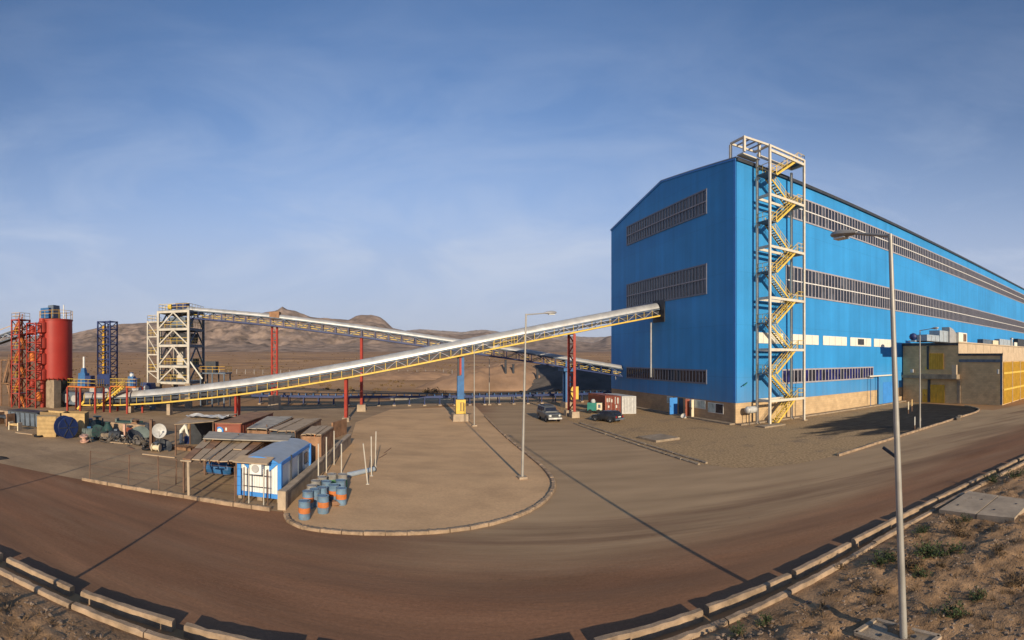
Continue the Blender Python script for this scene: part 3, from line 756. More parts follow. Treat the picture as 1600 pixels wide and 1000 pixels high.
# roof sheets with dark eaves
rf = None
for (u0, z0, u1, z1) in ((-.22, EV_R + .02, W_ * .5, RID + .03), (W_ * .5, RID + .03, W_ + .22, EV_L + .02)):
    mb = MB(); mb.prism([GB(-.12, u0, z0), GB(-.12, u1, z1), GB(-.12, u1, z1 + .12), GB(-.12, u0, z0 + .12)], E1 * (LN_ + .2)); r_ = mb.build('roof', 'roof', bld)
    rf = rf or r_
mb = MB(); mb.obox(GB(LN_ / 2, -.17, EV_R - .12), E1 * (LN_ / 2), E2 * .13, V((0, 0, .2))); mb.build('gutter', 'dark_trim', rf)
mb = MB()
mb.bar(GB(-.06, -.02, EV_R - .08), GB(-.06, W_ * .5, RID - .07), .1, .2); mb.bar(GB(-.06, W_ * .5, RID - .07), GB(-.06, W_, EV_L - .08), .1, .2)
mb.build('verge_trim', 'blue_k', bld)
mb = MB(); mb.obox(GB(-.012, .22, (ZB + EV_R) / 2), E1 * .03, E2 * .2, V((0, 0, (EV_R - ZB) / 2 - .1))); mb.build('corner_trim', 'blue_k', bld)
mb = MB(); mb.obox(GB(1.45, -.045, (ZB + EV_R) / 2 - .1), E1 * 1.4, E2 * .04, V((0, 0, (EV_R - ZB) / 2 - .25))); mb.build('corner_panel', 'blue_l', bld)

# glazed bands: each pane near enough to pick out is its own object
PANES = [0]
def band_row(wall, a0, a1, z0, z1, rows, pitch, gm, limit, fm='frame', fw=.15):
    """wall 'L' = long facade (a = t), 'G' = gable (a = u)"""
    if wall == 'L':
        P = lambda a, dep, z: GB(a, -dep, z); ax, nx = E1, -E2
    else:
        P = lambda a, dep, z: GB(-dep, a, z); ax, nx = E2, -E1
    n = max(1, round((a1 - a0) / pitch)); pw = (a1 - a0) / n; rh = (z1 - z0) / rows
    fr = MB()
    for j in range(n + 1):
        w_ = fw if 0 < j < n else .16
        fr.obox(P(a0 + pw * j, .05, (z0 + z1) / 2), ax * w_ / 2, nx * .05, V((0, 0, (z1 - z0) / 2)))
    for r in range(rows + 1):
        fr.obox(P((a0 + a1) / 2, .053, z0 + rh * r), ax * ((a1 - a0) / 2 + .1), nx * .053, V((0, 0, .085 if 0 < r < rows else .1)))
    win = fr.build('window_band', fm, bld)
    for r in range(1, rows):
        mb = MB(); mb.obox(P((a0 + a1) / 2, .115, z0 + rh * r), ax * (a1 - a0) / 2, nx * .01, V((0, 0, .06))); mb.build('transom', 'frame_w' if wall == 'L' else 'frame', win)
    gm_l = gm if isinstance(gm, list) else [gm]
    pm = {}
    for g in gm_l:
        mb = MB(); mb.obox(V((0, 0, 0)), V(((pw - fw) / 2, 0, 0)), V((0, .012, 0)), V((0, 0, (rh - .17) / 2))); pm[g] = mb.mesh('pane', g)
    yaw = math.atan2(ax.y, ax.x); far = MB(); k = 0
    for j in range(n):
        for r in range(rows):
            c = P(a0 + pw * (j + .5), .014, z0 + rh * (r + .5))
            if k < limit and PANES[0] < 300:
                o_ = inst(pm[rnd.choice(gm_l)], 'pane', win, Wm(c, yaw + rnd.uniform(-.025, .025))); k += 1; PANES[0] += 1
            else: far.obox(c, ax * (pw - fw) / 2, nx * .012, V((0, 0, (rh - .17) / 2)))
    if far.v:
        o_ = far.build('far_panes', gm_l[0], win); o_['kind'] = 'stuff'
    return win
gu0, gu1 = gable_u(1104), gable_u(980)
band_row('G', gu0, gu1, 26.3, 29.3, 2, .72, ['glass', 'glass', 'glass', 'glass_l'], 200, 'frame_d', .13)
band_row('G', gu0, gu1, 16.1, 19.8, 2, .72, ['glass', 'glass', 'glass', 'glass_l'], 200, 'frame_d', .13)
band_row('G', gu0, gu1, 4.65, 6.3, 1, .72, 'glass', 200, 'frame_d', .13)
band_row('L', 8.6, 152, 26.4, 29.4, 2, .74, ['glass', 'glass', 'glass_l'], 54)
band_row('L', 8.6, 152, 16.25, 19.95, 2, .74, ['glass', 'glass', 'glass_l'], 54)
band_row('L', 7.9, face_t(1363.5), 4.6, 6.35, 1, .74, ['glass', 'glass_b', 'glass_b'], 40)
# cream louvre panels
for a, b in ((1181, 1223), (1236, 1278.5), (1285.5, 1322.5), (1328, 1360.5), (1365, 1398)):
    t0, t1 = face_t(a), face_t(b)
    mb = MB(); mb.obox(GB((t0 + t1) / 2, -.04, 10.38), E1 * (t1 - t0) / 2, E2 * .04, V((0, 0, .66))); pn = mb.build('louvre_panel', 'white_p', bld)
    for j in range(1, 4):
        mb = MB(); mb.obox(GB(t0 + (t1 - t0) * j / 4, -.085, 10.38), E1 * .025, E2 * .006, V((0, 0, .62))); mb.build('panel_joint', 'frame', pn)
    if a == 1328:
        q = face_t(1344.5); mb = MB(); mb.obox(GB(q, -.1, 10.4), E1 * .85, E2 * .02, V((0, 0, .46))); mb.build('fan_grille', 'dark', pn)
# ground floor windows of the gable
for a, b, z0, z1 in ((1042, 1050.5, 1.5, 2.45), (1071, 1102, 1.35, 2.45), (1106, 1130, 1.05, 2.3)):
    u0, u1 = gable_u(b), gable_u(a); n = 2 if b - a < 20 else 4
    if a == 1106: n = 2
    mb = MB(); mb.obox(GB(.03, (u0 + u1) / 2, (z0 + z1) / 2), E1 * .03, E2 * ((u1 - u0) / 2), V((0, 0, (z1 - z0) / 2))); wn = mb.build('window', 'frame_w', bld)
    for j in range(n):
        pw = (u1 - u0) / n; mb = MB(); mb.obox(GB(-.006, u0 + pw * (j + .5), (z0 + z1) / 2), E1 * .01, E2 * (pw / 2 - .06), V((0, 0, (z1 - z0) / 2 - .07)))
        mb.build('pane', 'glass' if (a == 1106 and j == 0) else 'glass_w', wn)
# dark doorway and plinth
u0, u1 = gable_u(1067), gable_u(1060)
mb = MB(); mb.obox(GB(.05, (u0 + u1) / 2, 1.2), E1 * .02, E2 * ((u1 - u0) / 2), V((0, 0, 1.2))); mb.build('doorway', 'dark', bld)
mb = MB(); mb.obox(GB(-.35, 15.5, .1), E1 * .45, E2 * 15.3, V((0, 0, .1))); mb.build('plinth', 'conc_d', bld)
mb = MB(); mb.obox(GB(60, -.45, .09), E1 * 60, E2 * .5, V((0, 0, .09))); mb.build('plinth', 'conc_d', bld)
# down pipe below the conveyor, rust stained
u_ = gable_u(1016.5, -.3); mb = MB(); mb.tube(GB(-.22, u_, 5.0), GB(-.22, u_, 13.2), .13, 8); mb.build('drain_pipe', 'galv', bld)
mb = MB(); mb.obox(GB(-.05, gable_u(1030), 14.7), E1 * .06, E2 * 1.6, V((0, 0, 1.6))); mb.build('conveyor_opening', 'dark_trim', bld)
# wall bracket lamp by the corner
mb = MB(); q = face_t(1168); mb.bar(GB(q, 0, 5.0), GB(q - .6, -.5, 4.9), .05); mb.bar(GB(q - .6, -.5, 4.9), GB(q - 1.2, -.6, 4.6), .12, .08); mb.build('wall_lamp', 'greenset', bld)
mb = MB(); u_ = gable_u(963); mb.box(GB(-.15, u_, 5.4), (.25, .5, .8), YAW); mb.bar(GB(-.1, u_, 4.2), GB(-.1, u_, 5), .08); mb.build('junction_box', 'galv', bld)

# ---- blue porch on the long facade
ta, tb = face_t(1370.5), face_t(1396)
pr = thing('entrance_porch', 'flat blue metal entrance porch against the long facade', 'porch', BF((ta + tb) / 2, .6, 0), YAW)
mb = MB(); mb.obox(GB((ta + tb) / 2, -.2, 2.4), E1 * (tb - ta) / 2, E2 * .15, V((0, 0, 2.4))); mb.build('wall', 'blue_l', pr)
mb = MB(); mb.obox(GB((ta + tb) / 2 - 1.6, -.35, 4.92), E1 * ((tb - ta) / 2 + 1.6), E2 * .33, V((0, 0, .09))); mb.build('canopy', 'white_p', pr)
mb = MB(); mb.obox(GB((ta + tb) / 2 + .1, -.37, 1.9), E1 * 1.5, E2 * .02, V((0, 0, 1.85))); mb.build('door', 'blue_k', pr)
for q in (ta - 2.9, ta - .5):
    mb = MB(); mb.tube(GB(q, -.6, 0), GB(q, -.6, 4.82), .05, 8); mb.build('post', 'blue_s', pr)

# ================================================================== OUTSIDE STAIR
T0, T1, O0, O1 = 2.65, 8.75, .85, 3.0
stw = thing('stair_tower', 'tall cream steel stair tower with yellow flights at the blue corner', 'stair tower', BF((T0 + T1) / 2, (O0 + O1) / 2, 0), YAW)
for (t, o) in ((T0, O0), (T0, O1), (T1, O0), (T1, O1)):
    mb = MB(); zt = 32.9 if o == O1 else 31.8
    mb.obox(BF(t, o, zt / 2), E1 * .13, E2 * .13, V((0, 0, zt / 2))); cl = mb.build('column', 'steel_w', stw)
    mb = MB(); mb.obox(BF(t, o, .06), E1 * .32, E2 * .32, V((0, 0, .06))); mb.build('base_plate', 'conc', cl)
RL = [3.0, 9.05, 15.15, 21.2, 27.25, 32.45]; LL = [6.02, 12.05, 18.1, 24.1, 29.75]
for z in RL:
    for a, b in (((T0, O1), (T1, O1)), ((T0, O0), (T1, O0)), ((T0, O0), (T0, O1)), ((T1, O0), (T1, O1))):
        if z > 32 and a[0] == b[0] and a[0] == T0: continue
        mb = MB(); mb.bar(BF(*a, z - .16), BF(*b, z - .16), .2, .3); mb.build('beam', 'steel_w', stw)
def rail_run(mb, pts, h=1.0, n=3):
    for a, b in zip(pts[:-1], pts[1:]):
        for hh in (h, h * .52): mb.bar(a + V((0, 0, hh)), b + V((0, 0, hh)), .05)
        for k in range(n + 1): q = a.lerp(b, k / n); mb.bar(q, q + V((0, 0, h)), .045)
def flight(root, a, b, wdt, side, m='yellow', tread_m='dark', rails=True, nt_=None, wrail=.9):
    """a = foot, b = head (centre line), wdt along side vector"""
    d = b - a; hd = V((d.x, d.y, 0)).normalized()
    n = nt_ or max(4, round(d.z / .23))
    st = MB()
    for s_ in (-1, 1):
        q = side * (wdt / 2) * s_; st.bar(a + q, b + q, .06, .22)
    fl = st.build('stair_flight', m, root)
    tr = MB()
    for k in range(n):
        c = a.lerp(b, (k + .5) / n) + V((0, 0, .06)); tr.obox(c, hd * .13, side * (wdt / 2 - .03), V((0, 0, .02)))
    tr.build('treads', tread_m, fl)
    if rails:
        hr = MB()
        for s_ in (-1, 1): q = side * (wdt / 2) * s_; rail_run(hr, [a + q, b + q], wrail, 4)
        hr.build('handrail', m, fl)
    return fl
of, ob = O1 - .52, O0 + .52            # front flight lane, back flight lane
lv = [0.0]
for i in range(5): lv += [RL[i], LL[i]]
lv.append(RL[5])
for i in range(len(lv) - 1):
    za, zb = lv[i], lv[i + 1]
    if i % 2 == 0: flight(stw, BF(T0 + 1.25, of, za), BF(T1 - 1.25, of, zb), .86, -E2, 'yellow', 'yellow')
    else: flight(stw, BF(T1 - 1.25, ob, za), BF(T0 + 1.25, ob, zb), .86, -E2, 'yellow', 'dark')
for z, t, sgn in [(z, T1, 1) for z in RL] + [(z, T0, -1) for z in LL]:
    tc_ = t - sgn * .55
    mb = MB(); mb.obox(BF(tc_, (O0 + O1) / 2, z), E1 * .72, E2 * ((O1 - O0) / 2 - .12), V((0, 0, .05))); ld = mb.build('landing', 'slate', stw)
    mb = MB(); e_ = t + sgn * .12
    rail_run(mb, [BF(tc_ - sgn * .6, O1 - .05, z), BF(e_, O1 - .05, z), BF(e_, O0 + .05, z)], 1.05, 2); mb.build('guard_rail', 'yellow', ld)
    mb = MB(); mb.bar(BF(tc_ + sgn * .1, O0 - .8, z - .1), BF(tc_ + sgn * .1, O0, z - .1), .16, .2); mb.build('wall_tie', 'steel_w', ld)
# roof level walkway frame over the corner
zf, zp = 33.55, 31.95
for (t, o) in ((.1, -1.1), (.1, 1.35), (2.5, 1.35)):
    mb = MB(); mb.obox(BF(t, o, (zf + zp) / 2 - (.25 if o < 0 else 0)), E1 * .14, E2 * .14, V((0, 0, (zf - zp) / 2 + .1))); mb.build('roof_post', 'steel_w', stw)
for a, b in (((.1, -1.1), (.1, 1.35)), ((.1, 1.35), (T0, O1 - .1)), ((.1, -1.1), (T0, .4)), ((T0, O1), (T1, O1)), ((T0, .4), (T0, O1))):
    za = zf if a[0] < T0 else 32.8; zb_ = zf if b[0] < T0 - .01 else 32.85
    mb = MB(); mb.bar(BF(*a, za), BF(*b, zb_), .2, .22); mb.build('roof_beam', 'steel_w', stw)
for k in range(1, 4):
    q = k / 4; mb = MB(); mb.bar(BF(.1 + 2.5 * q, -1.1 + 1.5 * q, zf - .7 * q), BF(.1 + 2.5 * q, 1.35 + 1.6 * q, zf - .7 * q), .12, .14); mb.build('roof_crossbar', 'frame', stw)
mb = MB(); mb.obox(BF(1.5, .55, zp - .16), E1 * 1.4, E2 * .5, V((0, 0, .07))); mb.build('roof_walkway', 'steel_w', stw)

# ---- horizontal tank on legs beside the stair foot
tk = thing('water_tank', 'small white horizontal tank on legs at the stair foot', 'tank', BF(1.6, .95, 0), YAW)
mb = MB(); mb.lathe([(.05, -.85), (.27, -.8), (.42, -.62), (.42, .62), (.27, .8), (.05, .85)], BF(1.55, .95, 1.75), 18, E1); mb.build('shell', 'plastic', tk)
for q in (-.5, .5):
    for s_ in (-.3, .3): mb = MB(); mb.bar(BF(1.55 + q, .95 + s_, 0), BF(1.55 + q, .95 + s_, 1.4), .07); mb.build('leg', 'dark', tk)
    mb = MB(); mb.lathe([(.44, -.03), (.44, .03)], BF(1.55 + q, .95, 1.75), 18, E1); mb.build('strap', 'galv', tk)
mb = MB(); mb.box(BF(2.3, 3.6, .09), (3.4, 1.3, .18), YAW); tag(mb.build('concrete_slab', 'conc_d'), 'raised concrete slab in front of the stair foot', 'slab')
mb = MB(); p = (G(1003, 686) + G(1055, 686)) / 2; mb.box((p.x, p.y, .11), (2.9, 3.0, .22), YAW + .1); sl = mb.build('concrete_slab', 'conc_d'); tag(sl, 'square concrete cover slab alone on the gravel yard', 'slab')
# loose panels leaning on the gable base
def gab(px, o_): u = gable_u(px, -o_); return GB(-o_, u, 0)
for px, m_, nm, ln_ in ((1059, 'blue_k', 'blue_door_leaf', .62), (1078, 'red_c', 'red_door_leaf', .34), (1085, 'cream', 'cream_door_leaf', .2)):
    u_ = gable_u(px); mb = MB(); mb.obox(GB(-.1 - ln_, u_, 1.32), E1 * ln_, E2 * .05, V((0, 0, 1.12))); lf_ = mb.build(nm, m_, bld)
    mb = MB(); mb.obox(GB(-.1 - ln_ * 1.8, u_ - .07, 1.3), E1 * .03, E2 * .02, V((0, 0, .1))); mb.build('handle', 'dark', lf_)
mb = MB(); c = gab(1069, 1.3); mb.lathe([(.02, 0), (.3, .12), (.36, .3)], c + V((0, 0, .2)), 12, V((-.6, -.5, .6)), caps=False); mb.box(c + V((.1, .1, .08)), (.35, .3, .25), .4); tag(mb.build('metal_basin', 'plastic'), 'dented white basin on the ground by the dark doorway', 'basin')

# ================================================================== CONVEYORS
SIDE = -E2                                   # towards the eye
def hood_mesh(name, r, m, n=12, lip=.02):
    """half round cover sheet, 1 m long, with a raised joint band at one end"""
    mb = MB(); rings = []
    prof = [(-.5, 0), (.40, 0), (.405, lip), (.5, lip)]
    vs = []
    for x, dr in prof:
        for i in range(n + 1):
            a = pi * i / n; vs.append(V((x, cos(a) * (r + dr), sin(a) * (r + dr))))
    for i in range(n + 1):
        a = pi * i / n; vs.append(V((.5, cos(a) * (r - .02), sin(a) * (r - .02))))
    for i in range(n + 1):
        a = pi * i / n; vs.append(V((-.5, cos(a) * (r - .02), sin(a) * (r - .02))))
    fs = []; q = n + 1
    for k in range(5):
        for i in range(n): fs.append((k * q + i, k * q + i + 1, (k + 1) * q + i + 1, (k + 1) * q + i))
    for i in range(n): fs.append((5 * q + i, 5 * q + i + 1, i + 1, i))
    mb.add(vs, fs, True)
    return mb.mesh(name, m)
def frame_mat(a, b, lateral, dz=0.0, off=0.0):
    """matrix of a piece between a and b: x along, y lateral, z up"""
    x = (b - a); Ln = x.length; x /= Ln; y = V(lateral).normalized(); z = x.cross(y).normalized()
    if z.z < 0: z = -z
    c = (a + b) / 2 + V((0, 0, dz)) + y * off
    return Matrix(((x.x * Ln, y.x, z.x, c.x), (x.y * Ln, y.y, z.y, c.y), (x.z * Ln, y.z, z.z, c.z), (0, 0, 0, 1)))
def unit_bar(name, w, h, m):
    mb = MB(); mb.box((0, 0, 0), (1, w, h)); return mb.mesh(name, m)
def trestle(root, foot_a, foot_b, top_z, m, wd=.3, panels=6, foot=(1.0, 1.0, .9), fm='conc', diag=True, taper=.0):
    """two legs from their footings up to top_z, laced with bracing"""
    mid = (foot_a + foot_b) / 2; legs = []
    for f in (foot_a, foot_b):
        mb = MB(); mb.box(f + V((0, 0, foot[2] / 2)), foot, YAW, .92); mb.build('footing', fm, root)
        a = f + V((0, 0, foot[2])); b = mid + (f - mid) * (1 - taper) + V((0, 0, top_z)); legs.append((a, b))
        mb = MB(); mb.bar(a, b, wd, wd); mb.build('leg', m, root)
    if diag:
        mb = MB(); (a0, b0), (a1, b1) = legs
        for k in range(panels):
            p, q = k / panels, (k + 1) / panels
            if k % 2: mb.bar(a0.lerp(b0, p), a1.lerp(b1, q), wd * .42)
            else: mb.bar(a1.lerp(b1, p), a0.lerp(b0, q), wd * .42)
            mb.bar(a0.lerp(b0, q), a1.lerp(b1, q), wd * .42)
        mb.build('lacing', m, root)

# ---- main covered conveyor climbing into the gable
EX = GB(0, gable_u(1028), 0)                  # where it meets the wall
ZS = [(-1, 14.15), (0, 13.95), (7.1, 12.5), (16.2, 10.62), (26.7, 8.5), (34.8, 6.85), (42.7, 5.35), (50.9, 3.95), (56, 3.15), (61.4, 2.42), (68, 1.6), (74.4, .98), (82, .55), (86, .4)]
def mainp(s_): return EX - E1 * s_ + V((0, 0, lerp_tab(ZS, s_)))
mc = thing('covered_conveyor', 'long silver hooded conveyor with yellow rail climbing into the blue gable', 'conveyor', EX - E1 * 60, YAW)
N_ = 46; S0, S1 = .25, 81.0
pts = [mainp(S1 + (S0 - S1) * k / N_) for k in range(N_ + 1)]
hm = hood_mesh('hood_sheet', .82, 'silver')
for a, b in zip(pts[:-1], pts[1:]): inst(hm, 'hood_sheet', mc, frame_mat(a, b, SIDE, 1.2))
fine = [mainp(S1 + (S0 - S1) * k / 60) for k in range(61)]
mb = MB(); mb.sweep(fine, .10, .20, SIDE, .10, 1.02); mb.build('walkway_rail', 'yellow', mc)
mb = MB(); mb.sweep(fine, .10, .24, SIDE, .06, -.9); mb.build('bottom_chord', 'blue_s', mc)
mb = MB(); mb.sweep(fine, .10, .16, SIDE, 1.06, .86); mb.build('top_chord', 'slate', mc)
mb = MB(); mb.sweep(fine, .10, .16, SIDE, 1.06, -.86); mb.build('top_chord', 'slate', mc)
mb = MB(); mb.sweep(fine, 1.9, .05, SIDE, -.02, .05); mb.build('floor_plate', 'dark', mc)
mb = MB(); mb.sweep(fine, 1.1, .05, SIDE, .95, 0); mb.build('belt', 'black', mc)
mb = MB(); mb.sweep(fine, .05, .34, SIDE, .62, .66); mb.build('belt_side_plate', 'dark', mc)
pm_ = MB().box((0, 0, .5), (.055, .055, 1.0)).mesh('rail_post', 'yellow')
sm_ = MB().box((0, 0, .5), (.08, .08, 1.0)).mesh('truss_post', 'blue_s')
for k in range(1, len(fine) - 1):
    p = fine[k]; inst(pm_, 'rail_post', mc, Wm(p + SIDE * 1.0 + V((0, 0, .1)), YAW, (1, 1, .95)))
    if k % 2: inst(sm_, 'truss_post', mc, Wm(p - SIDE * .9 + V((0, 0, .05)), YAW, (1, 1, 1.0)))
dg = unit_bar('truss_diagonal', .06, .06, 'frame')
for k in range(29, len(fine) - 1, 1):
    a, b = fine[k], fine[k + 1]
    if k % 2: a, b = a + V((0, 0, .92)), b
    else: a, b = a, b + V((0, 0, .92))
    inst(dg, 'truss_diagonal', mc, frame_mat(a, b, SIDE, .1, .93))
idm = MB().tube((0, -.62, 0), (0, .62, 0), .07, 8).mesh('idler_roller', 'dark')
for k in range(2, len(fine) - 2, 2): inst(idm, 'idler_roller', mc, Wm(fine[k] + V((0, 0, .45)), YAW))
def tres(root, px, s_, zt, m, gap, **kw):
    c = EX - E1 * s_; a = c + SIDE * gap / 2; b = c - SIDE * gap / 2
    trestle(root, a, b, zt, m, **kw)
def s_at(px):
    k = tan(TH(px)); return (EX.x - k * EX.y) / (E1.x - k * E1.y)
s_ = s_at(893); tres(mc, 893, s_, mainp(s_).z - .1, 'red', 2.1, wd=.32, panels=8, foot=(1.1, 1.0, .8))
s_ = s_at(541); c = EX - E1 * s_
trestle(mc, c + SIDE * .5, c - SIDE * .5, mainp(s_).z - .1, 'red', wd=.34, panels=3, foot=(.9, .9, .5))
s_ = s_at(371); tres(mc, 371, s_, mainp(s_).z - .05, 'red', 1.5, wd=.25, panels=1, foot=(.7, .7, .35))
for px in (205, 265):
    s_ = s_at(px); c = EX - E1 * s_; mb = MB(); mb.box(c + V((0, 0, (mainp(s_).z - .1) / 2)), (.5, .9, mainp(s_).z - .1), YAW); mb.build('footing', 'conc', mc)
# blue drive tower under the belt with its yellow base guard
s_ = s_at(719); c = EX - E1 * s_; zt = mainp(s_).z - .1
mb = MB(); mb.box(c + V((0, 0, .45)), (2.1, 2.3, .9), YAW, .94); mb.build('footing', 'conc', mc)
mb = MB(); mb.box(c + V((0, 0, 4.2)) + SIDE * .25, (.85, .55, 2.9), YAW); mb.box(c + SIDE * .25 + E1 * .28 + V((0, 0, (zt + 5) / 2)), (.34, .34, zt - 5), YAW); mb.build('take_up_tower', 'blue_s', mc)
mb = MB(); mb.box(c + SIDE * .25 - E1 * .3 + V((0, 0, (zt + 2) / 2)), (.2, .2, zt - 2), YAW); mb.build('guide_rail', 'dark', mc)
mb = MB(); mb.box(c + SIDE * .35 - E1 * .02 + V((0, 0, (zt + 4.6) / 2 + .6)), (.24, .24, zt - 5.8), YAW); mb.build('guide_rail', 'red', mc)
mb = MB(); mb.box(c + SIDE * .25 + V((0, 0, 1.8)), (1.2, .8, 1.75), YAW); gd = mb.build('base_guard', 'yellow', mc)
mb = MB(); mb.box(c + SIDE * .66 + E1 * .15 + V((0, 0, 1.8)), (.5, .03, 1.1), YAW); mb.build('guard_opening', 'wood_d', gd)
mb = MB(); mb.box(c + SIDE * .7 + E1 * .15 + V((0, 0, 1.8)), (.16, .03, 1.0), YAW); mb.build('guard_bar', 'yellow', gd)
# head platform rails
mb = MB(); rail_run(mb, [mainp(s_at(805)) + SIDE * 1.05 + V((0, 0, .2)), mainp(s_at(770)) + SIDE * 1.05 + V((0, 0, .2))], 1.0, 4); mb.build('platform_rail', 'yellow', mc)

# ---- rear conveyor running down from the transfer tower
BO = V((-34.9, 65.3, 0))
ZB2 = [(-17, 14.75), (-13.5, 14.25), (0, 12.75), (13.3, 10.95), (25, 9.25), (38.2, 7.4), (44.8, 6.35), (55, 4.75)]
def rearp(s_): return BO + E1 * s_ + V((0, 0, lerp_tab(ZB2, s_)))
rc = thing('truss_conveyor', 'rear blue truss conveyor with thin silver hood coming down from the white tower', 'conveyor', BO, YAW)
NN = 36; pts = [rearp(-16 + (54.6 + 16) * k / NN) for k in range(NN + 1)]
hm2 = hood_mesh('hood_sheet', .52, 'silver', 10)
for a, b in zip(pts[:-1], pts[1:]): inst(hm2, 'hood_sheet', rc, frame_mat(a, b, SIDE, 1.32))
for off in (.85, -.85):
    for dz, h_ in ((.0, .2), (1.2, .16)):
        mb = MB(); mb.sweep(pts, .12, h_, SIDE, dz, off); mb.build('chord', 'blue_t' if dz == 0 else 'slate', rc)
mb = MB(); mb.sweep(pts, 1.6, .05, SIDE, .02, 0); mb.build('floor_plate', 'slate', rc)
mb = MB(); mb.sweep(pts, 1.0, .05, SIDE, 1.15, 0); mb.build('belt', 'black', rc)
tp = MB().box((0, 0, .5), (.1, .1, 1.0)).mesh('truss_post', 'blue_t')
td = unit_bar('truss_diagonal', .08, .09, 'slate'); ty = unit_bar('walkway_rail', .05, .07, 'yellow')
for k, (a, b) in enumerate(zip(pts[:-1], pts[1:])):
    for off in (.85, -.85):
        inst(tp, 'truss_post', rc, Wm(a + SIDE * off, YAW, (1, 1, 1.2)))
        inst(td, 'truss_diagonal', rc, frame_mat(a + V((0, 0, 1.15 if k % 2 else 0)), b + V((0, 0, 0 if k % 2 else 1.15)), SIDE, 0, off))
    m_ = a.lerp(b, .5)
    inst(ty, 'walkway_rail', rc, frame_mat(a.lerp(b, .12), a.lerp(b, .88), SIDE, .62, .72))
    inst(ty, 'walkway_rail', rc, frame_mat(a.lerp(b, .15), a.lerp(b, .8), SIDE, .32, .72))
def b_at(px):
    k = tan(TH(px)); return (k * BO.y - BO.x) / (E1.x - k * E1.y)
for px, m_, gp_, wd in ((429, 'red', 1.5, .36), (565, 'red', .9, .34)):
    s_ = b_at(px); c = BO + E1 * s_
    if px == 429: trestle(rc, c + E1 * .4, c - E1 * .4, rearp(s_).z - .1, m_, wd=.24, panels=10, foot=(.8, 1.8, 2.2))
    else: trestle(rc, c + SIDE * .45, c - SIDE * .45, rearp(s_).z - .1, m_, wd=wd, panels=6, foot=(1.3, 1.2, 1.0))
s_ = b_at(885); c = BO + E1 * s_
trestle(rc, c + SIDE * .55, c - SIDE * .55, rearp(s_).z + 1.2, 'blue_s', wd=.75, panels=4, foot=(1.2, 1.2, .9))
mb = MB(); mb.box(rearp(s_) + V((0, 0, -.3)), (1.8, 2.6, .5), YAW); mb.build('bearing_beam', 'blue_s', rc)
mb = MB(); mb.box(rearp(b_at(430)) + V((0, 0, 1.6)), (1.5, 1.4, 1.1), YAW); mb.build('belt_housing', 'rust', rc)
c = BO + E1 * s_ + SIDE * 1.6 + E1 * .7
mb = MB(); mb.box(c + V((0, 0, 2.4)), (1.25, .5, 2.0), YAW); mb.build('base_guard', 'yellow', rc)

# ---- low blue conveyor at ground level behind everything
LO = V((-38.6, 72.6, 0))
lc = thing('ground_conveyor', 'low dark blue belt conveyor on short legs across the back yard', 'conveyor', LO, YAW)
lp = [LO + E1 * k for k in (-4, 10, 30, 50, 62)]
mb = MB(); mb.sweep(lp, .10, .34, SIDE, 1.45, .62); mb.build('stringer', 'blue_t', lc)
mb = MB(); mb.sweep(lp, .10, .34, SIDE, 1.45, -.62); mb.build('stringer', 'blue_t', lc)
mb = MB(); mb.sweep(lp, 1.2, .06, SIDE, 1.98, 0); mb.build('belt', 'black', lc)
mb = MB(); mb.sweep(lp, 1.0, .04, SIDE, 1.1, 0); mb.build('return_belt', 'black', lc)
lg = MB().box((0, 0, .65), (.14, .14, 1.3)).mesh('leg', 'blue_t'); sd_ = MB().box((0, 0, .1), (.5, 1.9, .2)).mesh('sleeper', 'conc')
tr_ = MB().box((0, 0, 0), (.12, 1.35, .36)).mesh('idler_frame', 'blue_s')
for k in range(-1, 25):
    c = LO + E1 * (k * 2.5)
    for q in (.62, -.62): inst(lg, 'leg', lc, Wm(c + SIDE * q, YAW))
    inst(sd_, 'sleeper', lc, Wm(c, YAW))
for k in range(-2, 50): inst(tr_, 'idler_frame', lc, Wm(LO + E1 * (k * 1.25 + .4) + V((0, 0, 1.78)), YAW))

# ================================================================== TRANSFER TOWER (white)
def TF(s_, w_, z): return BO + E1 * s_ + SIDE * w_ + V((0, 0, z))
tt = thing('transfer_tower', 'white braced steel transfer tower at the top of the rear conveyor', 'tower', TF(-16, 0, 0), YAW)
s0, s1, w0, w1 = -18.3, -13.0, 2.6, -3.6
LV = [3.9, 6.5, 9.8, 12.4, 15.2]
def chev(mb, a, b, za, zb, t_):
    m_ = a.lerp(b, .5); up = lambda p, z: V((p.x, p.y, z))
    mb.bar(up(a, za), up(m_, zb), t_); mb.bar(up(b, za), up(m_, zb), t_)
cor = {k: TF(s, w, 0) for k, (s, w) in dict(fl=(s0, w0), fr=(s1, w0), bl=(s0, w1), br=(s1, w1)).items()}
for k, p in cor.items():
    mb = MB(); mb.box(p + V((0, 0, (3.9 + 15.4) / 2)), (.36, .36, 11.5), YAW); mb.build('column', 'steel_tw' if k != 'br' else 'slate', tt)  # slate on the right rear members paints in the tower's shaded face
    mb = MB(); mb.box(p + V((0, 0, 1.95)), (.9, .9, 3.9), YAW); mb.build('pedestal', 'conc_d', tt)
